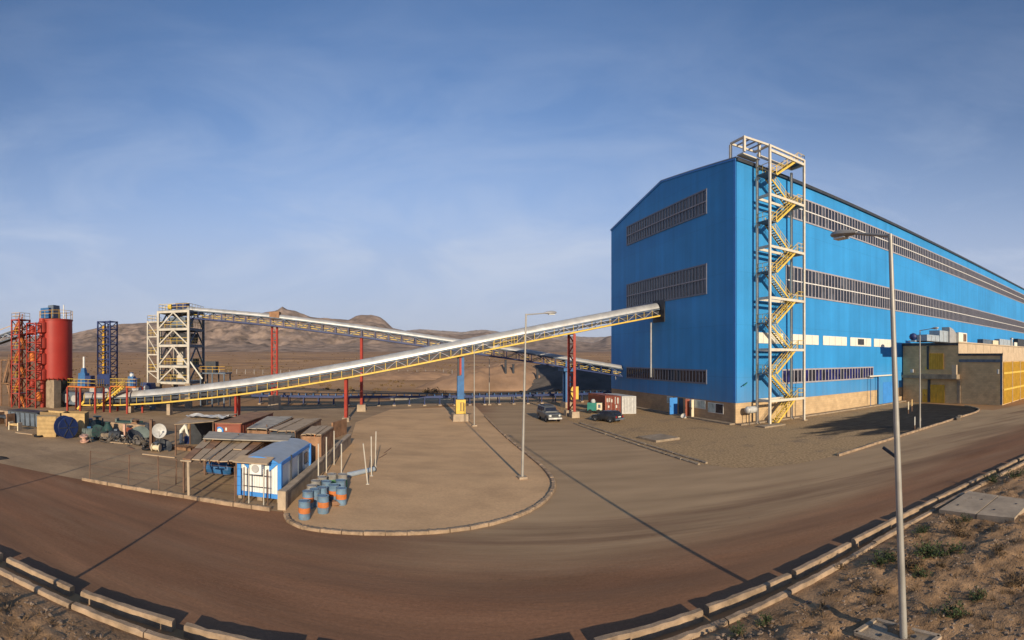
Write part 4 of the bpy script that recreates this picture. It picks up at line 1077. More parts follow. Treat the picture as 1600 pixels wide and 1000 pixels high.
for i, z in enumerate(LV):
    for a, b in (('fl', 'fr'), ('fl', 'bl'), ('fr', 'br'), ('bl', 'br')):
        mb = MB(); mb.bar(cor[a] + V((0, 0, z)), cor[b] + V((0, 0, z)), .26, .36); mb.build('beam', 'steel_tw' if 'br' not in (a, b) else 'slate', tt)
    mb = MB(); mb.prism([cor[k] + V((0, 0, z + .2)) for k in ('fl', 'fr', 'br', 'bl')], V((0, 0, .06))); dk = mb.build('deck', 'slate', tt)
    mb = MB(); rail_run(mb, [cor['bl'] + V((0, 0, z + .26)), cor['fl'] + SIDE * -.25 + V((0, 0, z + .26)), cor['fr'] + SIDE * -.25 + V((0, 0, z + .26)), cor['br'] + V((0, 0, z + .26))], 1.0, 5); mb.build('handrail', 'yellow', dk)
    if i < 4:
        for a, b, m_ in (('fl', 'fr', 'steel_tw'), ('fl', 'bl', 'steel_tw'), ('fr', 'br', 'slate')):  # right face braces darker, shade put into their colour
            mb = MB(); chev(mb, cor[a], cor[b], z + .1, LV[i + 1] - .1, .2); mb.build('brace', m_, tt)
# annex stair frame on the left
an = {k: TF(s, w, 0) for k, (s, w) in dict(fl=(-20.4, 2.3), fr=(-18.6, 2.3), bl=(-20.4, -2.5), br=(-18.6, -2.5)).items()}
AV = [4.4, 5.7, 8.4, 11.3, 13.7]
for k, p in an.items():
    if k == 'fr' or k == 'br': continue
    mb = MB(); mb.box(p + V((0, 0, 6.95)), (.22, .22, 13.9), YAW); mb.build('annex_column', 'steel_tw', tt)
for i, z in enumerate(AV[1:]):
    mb = MB(); mb.bar(an['fl'] + V((0, 0, z)), an['fr'] + V((0, 0, z)), .16, .2); mb.build('annex_beam', 'steel_tw', tt)
    mb = MB(); mb.prism([an[k] + V((0, 0, z)) for k in ('fl', 'fr', 'br', 'bl')], V((0, 0, .06))); dk = mb.build('annex_deck', 'slate', tt)
    mb = MB(); rail_run(mb, [an['bl'] + V((0, 0, z + .1)), an['fl'] + V((0, 0, z + .1)), an['fr'] + V((0, 0, z + .1))], 1.0, 3); mb.build('annex_rail', 'yellow', dk)
    mb = MB(); mb.bar(an['fr'] + V((0, 0, AV[i] + .1)), an['fl'] + V((0, 0, z)), .14); mb.build('annex_brace', 'steel_tw', tt)
# plant inside: chute, screen box, drive
c = TF(-15.6, -.4, 0)
mb = MB(); mb.box(c + V((0, 0, 8.3)), (1.2, 1.2, 7.4), YAW, .8); mb.build('chute', 'steel_tw', tt)
mb = MB(); mb.box(c + V((0, 0, 13.7)), (3.0, 3.2, 1.5), YAW, .9); mb.build('screen_housing', 'slate', tt)
mb = MB(); mb.box(c + V((0, 0, 11.0)) + E1 * .6, (3.2, 3.0, 1.6), YAW, 1.1); mb.build('screen_housing', 'dark', tt)
mb = MB(); mb.box(c + V((0, 0, 7.2)) + E1 * .9 - SIDE * 1, (2.6, 2.6, 1.2), YAW); mb.build('feeder_housing', 'dark', tt)
mb = MB(); mb.box(TF(-15.2, 0, 16.3), (1.9, 1.5, .9), YAW); mb.tube(TF(-16.6, .6, 16.2), TF(-15.6, .6, 16.2), .38, 12); mb.build('head_drive', 'blue_t', tt)
mb = MB(); mb.tube(TF(-17.3, .9, 16.15), TF(-16.7, .9, 16.15), .42, 12); mb.build('drive_motor', 'yellow', tt)
mb = MB(); mb.bar(TF(-12.9, w0 - .3, 7.3), TF(-11.2, w0 - 1.2, 4.6), .3, .2); mb.build('outlet_chute', 'white_p', tt)
# low service deck to the right of the tower
sdk = thing('service_deck', 'dark steel service deck with yellow rails right of the white tower', 'platform', TF(-9.5, -2, 0), YAW)
mb = MB(); mb.box(TF(-10.3, -2.2, 5.4), (4.6, 3.4, .2), YAW); mb.build('deck', 'slate', sdk)
for a in (-12.3, -10.3, -8.3):
    for b in (-.7, -3.7): mb = MB(); mb.box(TF(a, b, 2.65), (.2, .2, 5.3), YAW); mb.build('leg', 'slate', sdk)
mb = MB(); rail_run(mb, [TF(-12.4, -.6, 5.5), TF(-8.1, -.6, 5.5), TF(-8.1, -3.8, 5.5)], 1.0, 4); mb.build('handrail', 'yellow_d', sdk)
mb = MB(); mb.box(TF(-11, -2.4, 6.4), (1.8, 1.5, 1.8), YAW); mb.build('control_box', 'dark', sdk)

# ================================================================== BLUE LATTICE TOWER
def lattice_tower(name, label, c, w_, d_, zb, zt, lv, m, pw=.24, diag=True, yaw=YAW, cat='tower', rails=None, flights=None):
    root = thing(name, label, cat, (c.x, c.y, 0), yaw)
    a = V((cos(yaw), sin(yaw), 0)); b = V((sin(yaw), -cos(yaw), 0))       # b towards the eye
    cs = [c + a * w_ / 2 * i + b * d_ / 2 * j for i, j in ((-1, 1), (1, 1), (1, -1), (-1, -1))]
    for p in cs:
        mb = MB(); mb.box(V((p.x, p.y, (zb + zt) / 2)), (pw, pw, zt - zb), yaw); mb.build('column', m, root)
    zs = [zb + (zt - zb) * k / lv for k in range(lv + 1)]
    for k, z in enumerate(zs[1:]):
        for i in range(4):
            p, q = cs[i], cs[(i + 1) % 4]; P = V((p.x, p.y, z - pw / 2)); Q = V((q.x, q.y, z - pw / 2))
            mb = MB(); mb.bar(P, Q, pw * .7); mb.build('beam', m, root)
            if diag:
                mb = MB(); mb.bar(V((p.x, p.y, zs[k])), Q, pw * .5); mb.build('brace', m, root)
        if rails:
            mb = MB(); mb.prism([V((p.x, p.y, z - .05)) * 1 for p in cs], V((0, 0, .05))); dk = mb.build('deck', 'slate', root)
            mb = MB(); rail_run(mb, [V((p.x, p.y, z)) for p in (cs[3], cs[0], cs[1], cs[2])], 1.0, 2); mb.build('handrail', rails, dk)
        if flights:
            lo, hi = V((c.x, c.y, zs[k])), V((c.x, c.y, z)); sg = 1 if k % 2 else -1
            flight(root, lo - a * w_ * .36 * sg + b * d_ * .2 * sg, hi + a * w_ * .36 * sg + b * d_ * .2 * sg, .7, b, flights, 'dark', True)
    return root, cs, zs
p = PD(168, 600, 84); lt, cs, zs = lattice_tower('lattice_tower', 'slim dark blue lattice tower between silo and white tower', V((p.x, p.y, 0)), 2.5, 2.3, 0, 14.2, 11, 'blue_t', .22, True, rails=None)
mb = MB(); mb.box(V((p.x, p.y, 7)) + E1 * .1, (.2, .2, 13.6), YAW); mb.build('mast', 'blue_t', lt)
mb = MB(); mb.bar(V((p.x, p.y, 1)) - E1 * .9, V((p.x, p.y, 13.5)) - E1 * .9, .5, .12); mb.build('ladder', 'yellow_d', lt)
mb = MB(); mb.box(V((p.x, p.y, 4.2)) + SIDE * 1.2 + E1 * .1, (2.6, .6, 1.6), YAW); mb.build('counterweight', 'blue_t', lt)

# ================================================================== RED SILO
sc_ = PD(87.5, 600, 79); SC = V((sc_.x, sc_.y, 0)); SR = 2.68
si = thing('silo', 'tall round red steel silo on a concrete block', 'silo', SC, YAW)
mb = MB(); pr_ = [(SR * .9, 4.4), (SR, 4.6)]
mb.lathe(pr_ + [(SR, 13.9)], SC, 48); sh_ = mb.build('shell', 'red_s', si)
for k in range(1, 7): mb = MB(); mb.lathe([(SR + .006, 4.6 + k * 1.32), (SR + .006, 4.63 + k * 1.32)], SC, 48, caps=False); mb.build('weld_seam', 'red', sh_)
mb = MB(); mb.lathe([(SR + .1, 13.85), (SR + .1, 14.05)], SC, 48); mb.lathe([(SR, 14.06), (.2, 14.3)], SC, 48); mb.build('roof', 'red', si)
mb = MB()
for k in range(24): a = 2 * pi * k / 24; mb.bar(SC + V((cos(a) * (SR + .06), sin(a) * (SR + .06), 4.35)), SC + V((cos(a) * (SR + .06), sin(a) * (SR + .06), 4.75)), .1)
mb.build('base_ring_gussets', 'red', si)['kind'] = 'stuff'
vdir = V((SC.x, SC.y, 0)).normalized(); rdir = V((vdir.y, -vdir.x, 0))
mb = MB(); mb.box(SC - vdir * 1.6 - rdir * .75 + V((0, 0, 2.2)), (2.95, 1.5, 4.4), YAW - .15); mb.build('concrete_leg', 'conc_d', si)
mb = MB(); mb.box(SC + vdir * 1.6 - rdir * .4 + V((0, 0, 2.2)), (4.6, 1.2, 4.4), YAW - .15); mb.build('concrete_leg', 'conc_d', si)
mb = MB(); mb.lathe([(SR * .85, 4.35), (.5, 2.2)], SC + rdir * .6, 20); mb.build('hopper_cone', 'dark', si)
mb = MB()
for hh in (14.35 + .55, 14.35 + 1.05):
    mb.lathe([(SR - .03, hh), (SR + .03, hh), (SR + .03, hh + .05), (SR - .03, hh + .05)], SC, 28, caps=False)
for k in range(14): a = 2 * pi * k / 14; q = SC + V((cos(a) * SR, sin(a) * SR, 14.1)); mb.bar(q, q + V((0, 0, 1.3)), .06)
mb.build('roof_rail', 'yellow_d', si)
mb = MB(); mb.box(SC - rdir * 1.25 + V((0, 0, 15.1)), (1.7, 1.9, 1.7), YAW); mb.build('filter_unit', 'blue_s', si)
mb = MB(); mb.box(SC - rdir * .35 + V((0, 0, 15.35)), (1.3, 1.9, 2.1), YAW, .85); mb.build('filter_unit', 'slate', si)
mb = MB(); mb.tube(SC + rdir * 1.25 + V((0, 0, 14.1)), SC + rdir * 1.25 + V((0, 0, 16.5)), .1, 8); mb.build('vent_pipe', 'frame_w', si)
# three stacked drums of the second vessel left of the shell
v2 = thing('ribbed_vessel', 'slim red banded vessel standing against the left of the silo', 'vessel', SC - rdir * 2.6 - vdir * .2, YAW)
c2 = SC - rdir * 2.15 - vdir * 1.7
for k in range(4):
    z = 4.2 + k * 2.5; mb = MB(); mb.lathe([(.55, z), (.85, z + .25), (.85, z + 1.75), (.55, z + 2.0), (.55, z + 2.45)], c2, 16); mb.build('drum', 'red', v2)
mb = MB(); mb.tube(c2, c2 + V((0, 0, 4.3)), .35, 10); mb.build('support_pipe', 'red', v2)
# red access stair towers
p = PD(32.5, 620, 77.5); red1, cs, zs = lattice_tower('access_tower', 'red steel stair tower with yellow landings left of the silo', V((p.x, p.y, 0)), 1.7, 2.4, 0, 14.0, 6, 'red', .2, True, cat='stair tower', rails='yellow_d', flights='orange')
p = PD(56, 620, 77); red2, cs, zs = lattice_tower('access_tower', 'red pipe rack frame between the stair tower and the silo', V((p.x, p.y, 0)), 1.9, 2.2, 0, 13.4, 9, 'red', .17, True, cat='pipe rack', rails=None)
for k in range(6):
    q = V((p.x, p.y, 1 + 2.1 * k)) + SIDE * (.3 if k % 2 else -.4)
    mb = MB(); mb.lathe([(.3, 0), (.5, .15), (.5, 1.2), (.2, 1.5)], q - E1 * (.4 if k % 2 else -.3), 12); mb.build('cyclone', 'orange' if k % 3 == 0 else 'red', red2)
p = PD(14.5, 620, 80); red3, cs, zs = lattice_tower('scaffold_stair', 'light brown outer stair frame at the left edge', V((p.x, p.y, 0)), 1.9, 1.8, 0, 7.6, 2, 'rust', .16, False, cat='stair frame', rails=None, flights='rust')
# feed conveyor coming in from the left
fc = thing('feed_conveyor', 'grey trussed feed conveyor rising to the silo from the left edge', 'conveyor', SC - E1 * 12, YAW)
a0, a1 = SC - rdir * 3.5 - E1 * 1.0 + V((0, 0, 12.0)), SC - rdir * 2.2 - E1 * 26 + V((0, 0, 6.9))
fp = [a1.lerp(a0, k / 14) for k in range(15)]
for off in (.7, -.7):
    for dz in (0, 1.1):
        mb = MB(); mb.sweep(fp, .12, .16, SIDE, dz, off); mb.build('chord', 'slate', fc)
mb = MB(); mb.sweep(fp, 1.3, .06, SIDE, 1.3, 0); mb.build('cover', 'galv', fc)
mb = MB(); mb.sweep(fp, 1.3, .05, SIDE, .05, 0); mb.build('floor_plate', 'dark', fc)
fd = unit_bar('truss_diagonal', .1, .1, 'galv')
for k, (a, b) in enumerate(zip(fp[:-1], fp[1:])):
    for off in (.7, -.7): inst(fd, 'truss_diagonal', fc, frame_mat(a + V((0, 0, 1.05 if k % 2 else 0)), b + V((0, 0, 0 if k % 2 else 1.05)), SIDE, 0, off))
mb = MB(); mb.sweep(fp, .06, .08, SIDE, 2.1, .75); mb.build('handrail', 'yellow_d', fc)
q = fp[3]; mb = MB(); mb.box(V((q.x, q.y, q.z / 2)), (.4, 1.5, q.z), YAW); mb.build('trestle', 'slate', fc)

# ================================================================== DRIVE PLATFORMS BY THE CONVEYOR FOOT
def drive_unit(label, px, py, d, s_=1.0, stack=True):
    c = PD(px, py, d); r = thing('drive_unit', label, 'machine', c, YAW)
    mb = MB(); mb.box(c + V((0, 0, .95 * s_)), (1.4 * s_, 1.3 * s_, 1.9 * s_), YAW, .85); mb.build('housing', 'blue_s', r)
    mb = MB(); mb.box(c + V((0, 0, 2.2 * s_)), (.8 * s_, .8 * s_, .9 * s_), YAW, .6); mb.build('hood', 'blue_s', r)
    mb = MB(); mb.box(c + E1 * 1.1 * s_ + V((0, 0, .8 * s_)), (1.0 * s_, 1.1 * s_, 1.5 * s_), YAW); mb.build('gearbox', 'blue_t', r)
    if stack: mb = MB(); mb.tube(c + V((0, 0, 2.5)), c + V((0, 0, 4.3)), .16, 10); mb.build('stack', 'frame_w', r)
    else: mb = MB(); mb.lathe([(.32, 0), (.34, .3), (.15, .5)], c + V((0, 0, 1.9 * s_)), 10); mb.build('cap', 'frame_w', r)
    return r
def platform(label, c, w_, d_, z, m_leg, m_rail, legs):
    r = thing('steel_platform', label, 'platform', (c.x, c.y, 0), YAW)
    mb = MB(); mb.box(V((c.x, c.y, z)), (w_, d_, .16), YAW); mb.build('deck', 'orange', r)
    for i, j in legs: q = c + E1 * w_ / 2 * i + SIDE * d_ / 2 * j; mb = MB(); mb.box(V((q.x, q.y, z / 2 - .04)), (.24, .24, z - .08), YAW); mb.build('leg', m_leg, r)
    cs = [c + E1 * w_ / 2 * i + SIDE * d_ / 2 * j + V((0, 0, z + .08)) for i, j in ((-1, -1), (-1, 1), (1, 1), (1, -1))]
    mb = MB(); rail_run(mb, cs, 1.05, 4); mb.build('handrail', m_rail, r)
    return r
P1 = PD(131, 603, 71.5); pz = P1.z
c = V((P1.x, P1.y, 0)) + E1 * .3
platform('red legged yellow railed platform carrying the tall blue drive unit', c, 5.0, 2.2, pz - .1, 'red', 'yellow', [(-1, 1), (-.05, 1), (1, 1), (-1, -1), (1, -1)])
drive_unit('tall blue drive unit with white stack on the platform by the silo', 131, 603, 71.5)
P2 = PD(203, 603, 69.5); c = V((P2.x, P2.y, 0)) + E1 * -.6
pl2 = platform('yellow railed platform at the head of the yellow stair', c, 4.2, 2.0, P2.z - .1, 'red', 'yellow', [(-1, 1), (.35, 1), (1, -1), (-1, -1)])
drive_unit('smaller blue drive unit beside the yellow stair head', 206, 603, 69.5, .72, False)
sta = thing('platform_stair', 'bright yellow steel stair leaning up to the conveyor platform', 'stair', G(150, 641), YAW)
a = G(151, 640) + V((0, 0, .05)); b = PD(192, 604.5, 68.2); flight(sta, a, b, .8, SIDE, 'yellow', 'yellow', True, 12, .85)
mb = MB(); q = PD(121, 637, 71); mb.bar(q + V((0, 0, -.2)), q + E1 * 1.2 + V((0, 0, 1.0)), .16, .3); mb.bar(q + E1 * 1.2 + V((0, 0, 1.0)), q + E1 * 1.25 + V((0, 0, 2.0)), .1); tag(mb.build('tail_guard', 'yellow'), 'short yellow guard strut at the tail of the hooded conveyor', 'guard')
# dark machinery under and behind the platforms
for px, py, d, sz, m_, lb, cat, nm in ((116, 622, 78, (3.0, 1.8, 1.9), 'slate', 'grey blue crusher body under the drive platform', 'machine', 'crusher'), (163, 610, 80, (5.0, 2.2, 1.5), 'dark', 'dark feeder box behind the drive platform', 'machine', 'feeder'), (226, 606, 75, (3.5, 1.8, 1.6), 'blue_t', 'dark blue motor frame left of the white tower', 'machine', 'motor_frame')):
    c = PD(px, py, d); r = thing(nm, lb, cat, (c.x, c.y, 0), YAW)
    mb = MB(); mb.box(V((c.x, c.y, c.z)), sz, YAW, .85); mb.build('body', m_, r)
    for q_, e_, w_ in ((-.3, .38, .25), (.25, .3, .2)): mb = MB(); mb.tube(c + E1 * sz[0] * q_ + SIDE * sz[1] * .5, c + E1 * sz[0] * q_ + SIDE * (sz[1] * .5 + w_), sz[2] * e_, 14); mb.build('flywheel', 'galv', r)
    for i in (-.4, .4):
        mb = MB(); zt = c.z - sz[2] / 2; mb.box(V((c.x, c.y, zt / 2)) + E1 * sz[0] * i, (.3, sz[1] * .8, zt), YAW); mb.build('leg', 'slate', r)

# ================================================================== TAN BUILDING ON THE RIGHT
TB = face_t(1409.5)
def TP(o, z, dt=0.0): return BF(TB + dt, o, z)
def o_at(px):                          # distance out from the blue facade in the plane of the tan wall
    k = tan(TH(px)); p = C0 + E1 * TB; return (k * p.y - p.x) / (-E2.x + k * E2.y)
oA, oB = o_at(1497), o_at(1566)
tb = thing('substation_building', 'flat roofed tan block building with yellow doors beside the blue hall', 'building', TP(6, 0), YAW)
H1, H2, DL = 10.35, 8.75, 60.0
mb = MB(); mb.prism([TP(.2, 0), TP(oA, 0), TP(oA, H1), TP(.2, H1)], E1 * DL); mb.build('upper_block', 'tan_b', tb)
mb = MB(); mb.prism([TP(oA + .002, 0, .02), TP(oB, 0, .02), TP(oB, H2 - .5, .02), TP(oA + .002, H2 - .5, .02)], E1 * (DL - .02)); mb.build('lower_block', 'tan_b', tb)
mb = MB(); mb.obox(TP(oB + .05, (7.3 + H2) / 2, DL / 2), E1 * (DL / 2 + .1), E2 * .06, V((0, 0, (H2 - 7.3) / 2))); mb.build('parapet', 'tan_w', tb)
mb = MB(); mb.obox(TP(oA + .06, (H1 + H2) / 2 + .02, DL / 2), E1 * (DL / 2 + .1), E2 * .06, V((0, 0, (H1 - H2) / 2 + .3))); up_ = mb.build('parapet', 'tan_w', tb)
for k in range(1, 12):
    mb = MB(); mb.obox(TP(oA + .13, (H1 + H2) / 2 + .1, k * 4.2), E1 * .05, E2 * .012, V((0, 0, .8))); mb.build('parapet_joint', 'conc_d', up_)
mb = MB(); mb.obox(TP((oA + .2) / 2, H1 + .08, DL / 2), E1 * (DL / 2 + .12), E2 * (oA / 2 + .05), V((0, 0, .08))); mb.build('roof', 'conc_d', tb)
mb = MB(); mb.obox(TP((oA + oB) / 2, H2 - .42, DL / 2), E1 * (DL / 2 + .05), E2 * ((oB - oA) / 2 - .1), V((0, 0, .08))); mb.build('roof', 'conc_d', tb)
def on_wall(pxa, pxb, pya, pyb, name, m_, proud, dep=.05, par=tb):
    oa, ob_ = o_at(pxa), o_at(pxb); pm = TP((oa + ob_) / 2, 0); za, zb = ZAT(pm, pyb), ZAT(pm, pya)
    mb = MB(); mb.obox(TP((oa + ob_) / 2, (za + zb) / 2, -proud), E1 * dep, E2 * abs(ob_ - oa) / 2, V((0, 0, (zb - za) / 2))); return mb.build(name, m_, par), (oa, ob_, max(za, 0.02), zb)
def ribs(par, rect, n, m_, proud):
    oa, ob_, za, zb = rect
    me = MB().box((0, 0, 0), (.05, .07, 1)).mesh('rib', m_)
    for k in range(n + 1): inst(me, 'rib', par, Wm(TP(oa + (ob_ - oa) * k / n, (za + zb) / 2, -proud), YAW, (1, 1, zb - za)))
sh, rc_ = on_wall(1452.5, 1474, 552, 577, 'roller_shutter', 'yellow_d', .05); ribs(sh, rc_, 6, 'yellow_d', .12)
dr, rc_ = on_wall(1454.5, 1476, 601, 630.5, 'double_door', 'yellow_d', .05); ribs(dr, rc_, 4, 'yellow_d', .12)
dr, rc_ = on_wall(1441.5, 1449, 608, 628.5, 'side_door', 'yellow_d', .05)
mb = MB(); q = TP(o_at(1445.3), 1.3, -.12); mb.box(q, (.05, .08, .3), YAW); mb.build('handle', 'dark', dr)
on_wall(1409.5, 1441, 586, 590.5, 'string_course', 'conc_d', .12, .12)
bl, rc_ = on_wall(1441, 1499.5, 584.5, 591.5, 'balcony_slab', 'conc_d', .65, .7)
on_wall(1448.5, 1452, 541, 577, 'down_pipe', 'dark', .1, .06); on_wall(1450, 1454, 593, 628, 'down_pipe', 'dark', .1, .06)
on_wall(1492, 1499, 570, 591, 'cream_pillar', 'tan_w', 1.1, .25)
on_wall(1409.5, 1497.3, 536.5, 540, 'coping', 'dark', .06, .08)
on_wall(1498.5, 1566, 561.5, 566, 'string_course', 'slate', .06, .06)
on_wall(1497.5, 1567, 552.2, 555.5, 'coping', 'dark', .06, .08)
on_wall(1495.5, 1500.5, 594, 630, 'pilaster', 'conc_d', .08, .08); on_wall(1563, 1566.5, 556, 632, 'pilaster', 'slate', .06, .06)
on_wall(1559, 1561.5, 577, 584, 'wall_lamp', 'plastic', .3, .15); on_wall(1424, 1428, 577, 582, 'wall_lamp', 'plastic', .25, .12)
on_wall(1446, 1450, 573, 578, 'sign_plate', 'yellow', .06, .03)
# yellow barred gates along the sunlit side
gt = MB().box((0, 0, 0), (.24, .07, 1)).mesh('gate_bar', 'yellow_d')
for b_ in range(6):
    x0 = .4 + b_ * 5.2; mb = MB(); mb.obox(TP(oB + .03, 3.65, x0 + 2.5), E1 * 2.45, E2 * .02, V((0, 0, 3.5))); g_ = mb.build('gate', 'brown', tb)
    for k in range(12): inst(gt, 'gate_bar', g_, Wm(TP(oB + .1, 3.65, x0 + .15 + k * .427), YAW, (1, 1, 7.0)))
    for z in (2.55, 5.3): mb = MB(); mb.obox(TP(oB + .16, z, x0 + 2.5), E1 * 2.45, E2 * .03, V((0, 0, .16))); mb.build('gate_rail', 'yellow', g_)
    mb = MB(); mb.obox(TP(oB + .12, 3.6, x0 + 5.07), E1 * .12, E2 * .1, V((0, 0, 3.6))); mb.build('gate_post', 'tan_w', tb)
# roof plant
def roof_unit(name, label, pxa, pxb, pya, dep, m_, o_off, extra=None, cat='air handler'):
    d0 = math.hypot(*TP(oA, 0).xy) if False else None
    # stands on the upper roof, placed by column in the plane o = o_off
    ta_, tb_ = face_t(pxa, o_off), face_t(pxb, o_off); pm = BF((ta_ + tb_) / 2, o_off, 0); zt = max(ZAT(pm, pya), H1 + .5)
    r = thing(name, label, cat, BF((ta_ + tb_) / 2, o_off, H1 + .16), YAW)
    mb = MB(); z0 = H1 + .16
    mb.obox(BF((ta_ + tb_) / 2, o_off - dep / 2, (z0 + .12 + zt) / 2), E1 * (tb_ - ta_) / 2, E2 * dep / 2, V((0, 0, (zt - z0 - .12) / 2))); mb.build('casing', m_, r)
    mb = MB(); mb.obox(BF((ta_ + tb_) / 2, o_off - dep / 2, z0 + .06), E1 * ((tb_ - ta_) / 2 - .1), E2 * (dep / 2 - .1), V((0, 0, .06))); mb.build('skid', 'dark', r)
    if extra == 'grille':
        mb = MB(); mb.obox(BF(tb_ - (tb_ - ta_) * .28, o_off + .02, (z0 + zt) / 2 + .1), E1 * (tb_ - ta_) * .18, E2 * .02, V((0, 0, (zt - z0) / 2 * .7))); mb.build('grille', 'brown', r)
    if extra == 'seam':
        for k in (1, 2): mb = MB(); mb.obox(BF(ta_ + (tb_ - ta_) * k / 3, o_off + .02, (z0 + zt) / 2), E1 * .05, E2 * .03, V((0, 0, (zt - z0) / 2 - .15))); mb.build('flange', 'galv', r)
    return r
roof_unit('air_handler', 'low grey air duct box on the tan roof', 1448.5, 1468, 523.5, 1.8, 'pipe', 8.5, 'seam')
roof_unit('air_handler', 'taller grey air handler in the middle of the tan roof', 1468.5, 1485, 517, 2.0, 'pipe', 8.6, 'seam')
roof_unit('air_handler', 'cream cooling unit with brown grille at the roof corner', 1498, 1511, 520, 2.0, 'white_p', 9.3, 'grille')
ta_, tb_ = face_t(1484.5, 9), face_t(1498.5, 9)
du = thing('duct_elbow', 'quarter round grey duct between the roof units', 'duct', BF((ta_ + tb_) / 2, 9, H1 + .16), YAW)
pr_ = []; R_ = 2.75
for k in range(9): a = pi / 2 * k / 8; pr_.append(BF(ta_ + (tb_ - ta_) * sin(a), 8.8, H1 + .18 + R_ * cos(a)))
pr_.append(BF(ta_, 8.8, H1 + .18)); mb = MB(); mb.prism(pr_, E2 * 1.4); mb.build('elbow', 'galv', du)
mb = MB(); mb.prism([q - E2 * .01 + V((0, 0, 0)) for q in (BF(ta_, 8.85, H1 + .2), BF(ta_ + .18, 8.85, H1 + .2), BF(ta_ + .18, 8.85, H1 + .1 + R_), BF(ta_, 8.85, H1 + .1 + R_))], E2 * -.06); mb.build('flange', 'galv', du)
fb = thing('roof_fan', 'dark blue ball shaped fan at the left of the tan roof', 'fan', BF(face_t(1427, 6), 6, H1 + .16), YAW); c = BF(face_t(1427, 6), 6, H1 + .16)
mb = MB(); mb.lathe([(.25, .0), (.3, .25), (.62, .5), (.7, .85), (.5, 1.25), (.1, 1.4)], c, 14); mb.build('cowl', 'blue_t', fb)
mb = MB(); mb.box(c + V((0, 0, .1)), (1.2, 1.2, .2), YAW); mb.build('kerb_frame', 'galv', fb)
fb = thing('roof_fan', 'dark grey low fan housing beside the blue fan', 'fan', BF(face_t(1441, 6), 6, H1 + .16), YAW); c = BF(face_t(1441, 6), 6, H1 + .16)
mb = MB(); mb.lathe([(.95, .0), (1.0, .5), (.75, .9), (.2, 1.05)], c, 16); mb.build('cowl', 'slate', fb)
for a_, b_, py, m_, lb in ((1536, 1550, 530.5, 'slate', 'dark grey condenser first in the far row on the tan roof'), (1551.5, 1560, 532, 'cream', 'cream condenser between two grey ones on the tan roof'), (1562, 1579, 530.5, 'pipe', 'wide grey condenser right of the cream one'), (1585, 1589.5, 535, 'white_p', 'small white box near the right edge of the tan roof'), (1590.5, 1604, 530, 'dark', 'black unit at the right edge of the tan roof')):
    roof_unit('roof_condenser', lb, a_, b_, py, 1.4, m_, 6.0, 'seam' if m_ in ('pipe', 'slate') else None, 'condenser')
mb = MB(); c = BF(face_t(1580.5, 6.2), 6.2, H1 + .16); mb.tube(c, c + V((0, 0, 2.4)), .28, 10); mb.lathe([(.5, 2.3), (.5, 2.55), (.1, 2.8)], c, 12); tag(mb.build('roof_vent', 'galv'), 'tall galvanised vent pipe on the tan roof', 'vent')

# ================================================================== STREET LAMPS
def lamp(label, base, h, ax, arm=1.4, r0=.10, head=.75, stub=False, tilt=(0, 0), rise=.22, plain=False, cat='street lamp'):
    base = V(base); top = base + V((tilt[0], tilt[1], h)); ax = V(ax).normalized()
    r = thing('street_lamp' if not plain else 'steel_pole', label, cat, base, math.atan2(ax.y, ax.x))
    mb = MB(); mb.tube(base + V((0, 0, -.1)), top, r0, 10, r0 * .55); mb.build('post', 'lampgrey', r)
    if not stub: mb = MB(); mb.box(base + V((0, 0, .08)), (.55, .55, .16), .3); mb.build('footing', 'conc', r)
    if plain: return r
    e_ = top + ax * arm + V((0, 0, rise)); s_ = V((-ax.y, ax.x, 0))
    mb = MB(); mb.tube(top - V((0, 0, .06)), e_, r0 * .42, 8, r0 * .36); mb.build('arm', 'lampgrey', r)
    mb = MB(); n = 10; vs = []; fs = []
    prof = [(-.12, .05, .05), (.0, .09, .09), (.16, .15, .12), (.38, .20, .15), (.6, .19, .13), (.72, .13, .09), (.78, .03, .04)]
    for x, wy, hz_ in prof:
        for i in range(n):
            a = 2 * pi * i / n; zz = sin(a) * hz_ * (1.0 if sin(a) > 0 else .55)
            vs.append(e_ + ax * x * (head / .75) + s_ * cos(a) * wy + V((0, 0, zz + .06 * x)))
    for k in range(len(prof) - 1):
        for i in range(n): fs.append((k * n + i, k * n + (i + 1) % n, (k + 1) * n + (i + 1) % n, (k + 1) * n + i))
    fs += [tuple(range(n))[::-1], tuple((len(prof) - 1) * n + i for i in range(n))]
    mb.add(vs, fs, True); hd = mb.build('lamp_head', 'galv' if not stub else 'lampgrey', r)
    mb = MB(); mb.box(e_ + ax * .42 * (head / .75) + V((0, 0, -.07)), (.44, .26, .05), math.atan2(ax.y, ax.x), .85); mb.build('lens', 'lamp_w', hd)
    if stub:
        q = base.lerp(top, 5.05 / h); mb = MB(); mb.bar(q, q + ax * .42 + V((-.08, 0, .26)), .07); mb.build('bracket', 'dark', r)
    if stub: return r
    mb = MB(); q = base.lerp(top, .1); mb.box(q - ax * .0 + s_ * (r0 + .0), (.14, .06, .35), math.atan2(ax.y, ax.x)); mb.build('access_hatch', 'lampgrey', r)
    return r
RN = V((-.185, .983, 0))
lamp('tall grey street lamp close by in the right foreground', (9.54, 9.12, .2), 11.15, RN, 1.3, .11, .8, True, tilt=(-.26, .27))
lamp('street lamp standing on the sandy island kerb', G(816, 748), 10.85, E1, 1.35, .10, .75, tilt=(.25, 0), rise=.08)
lamp('street lamp on the kerb by the ore stained yard', G(1437.5, 671), 11.0, -E2, 1.5, .10, .75, rise=.12)
lamp('street lamp on the left bank casting its shadow across the road', (-12.5, 5.7, .2), 11.1, -RN, 1.35, .075)
lamp('street lamp on the bank beyond the left edge', (-23.6, 7.0, .15), 8.6, -RN, 1.2, .07, cat='street lamp')
lamp('thin bare pole in front of the climbing conveyor', G(741, 666), 9.55, E1, r0=.075, plain=True, cat='pole')
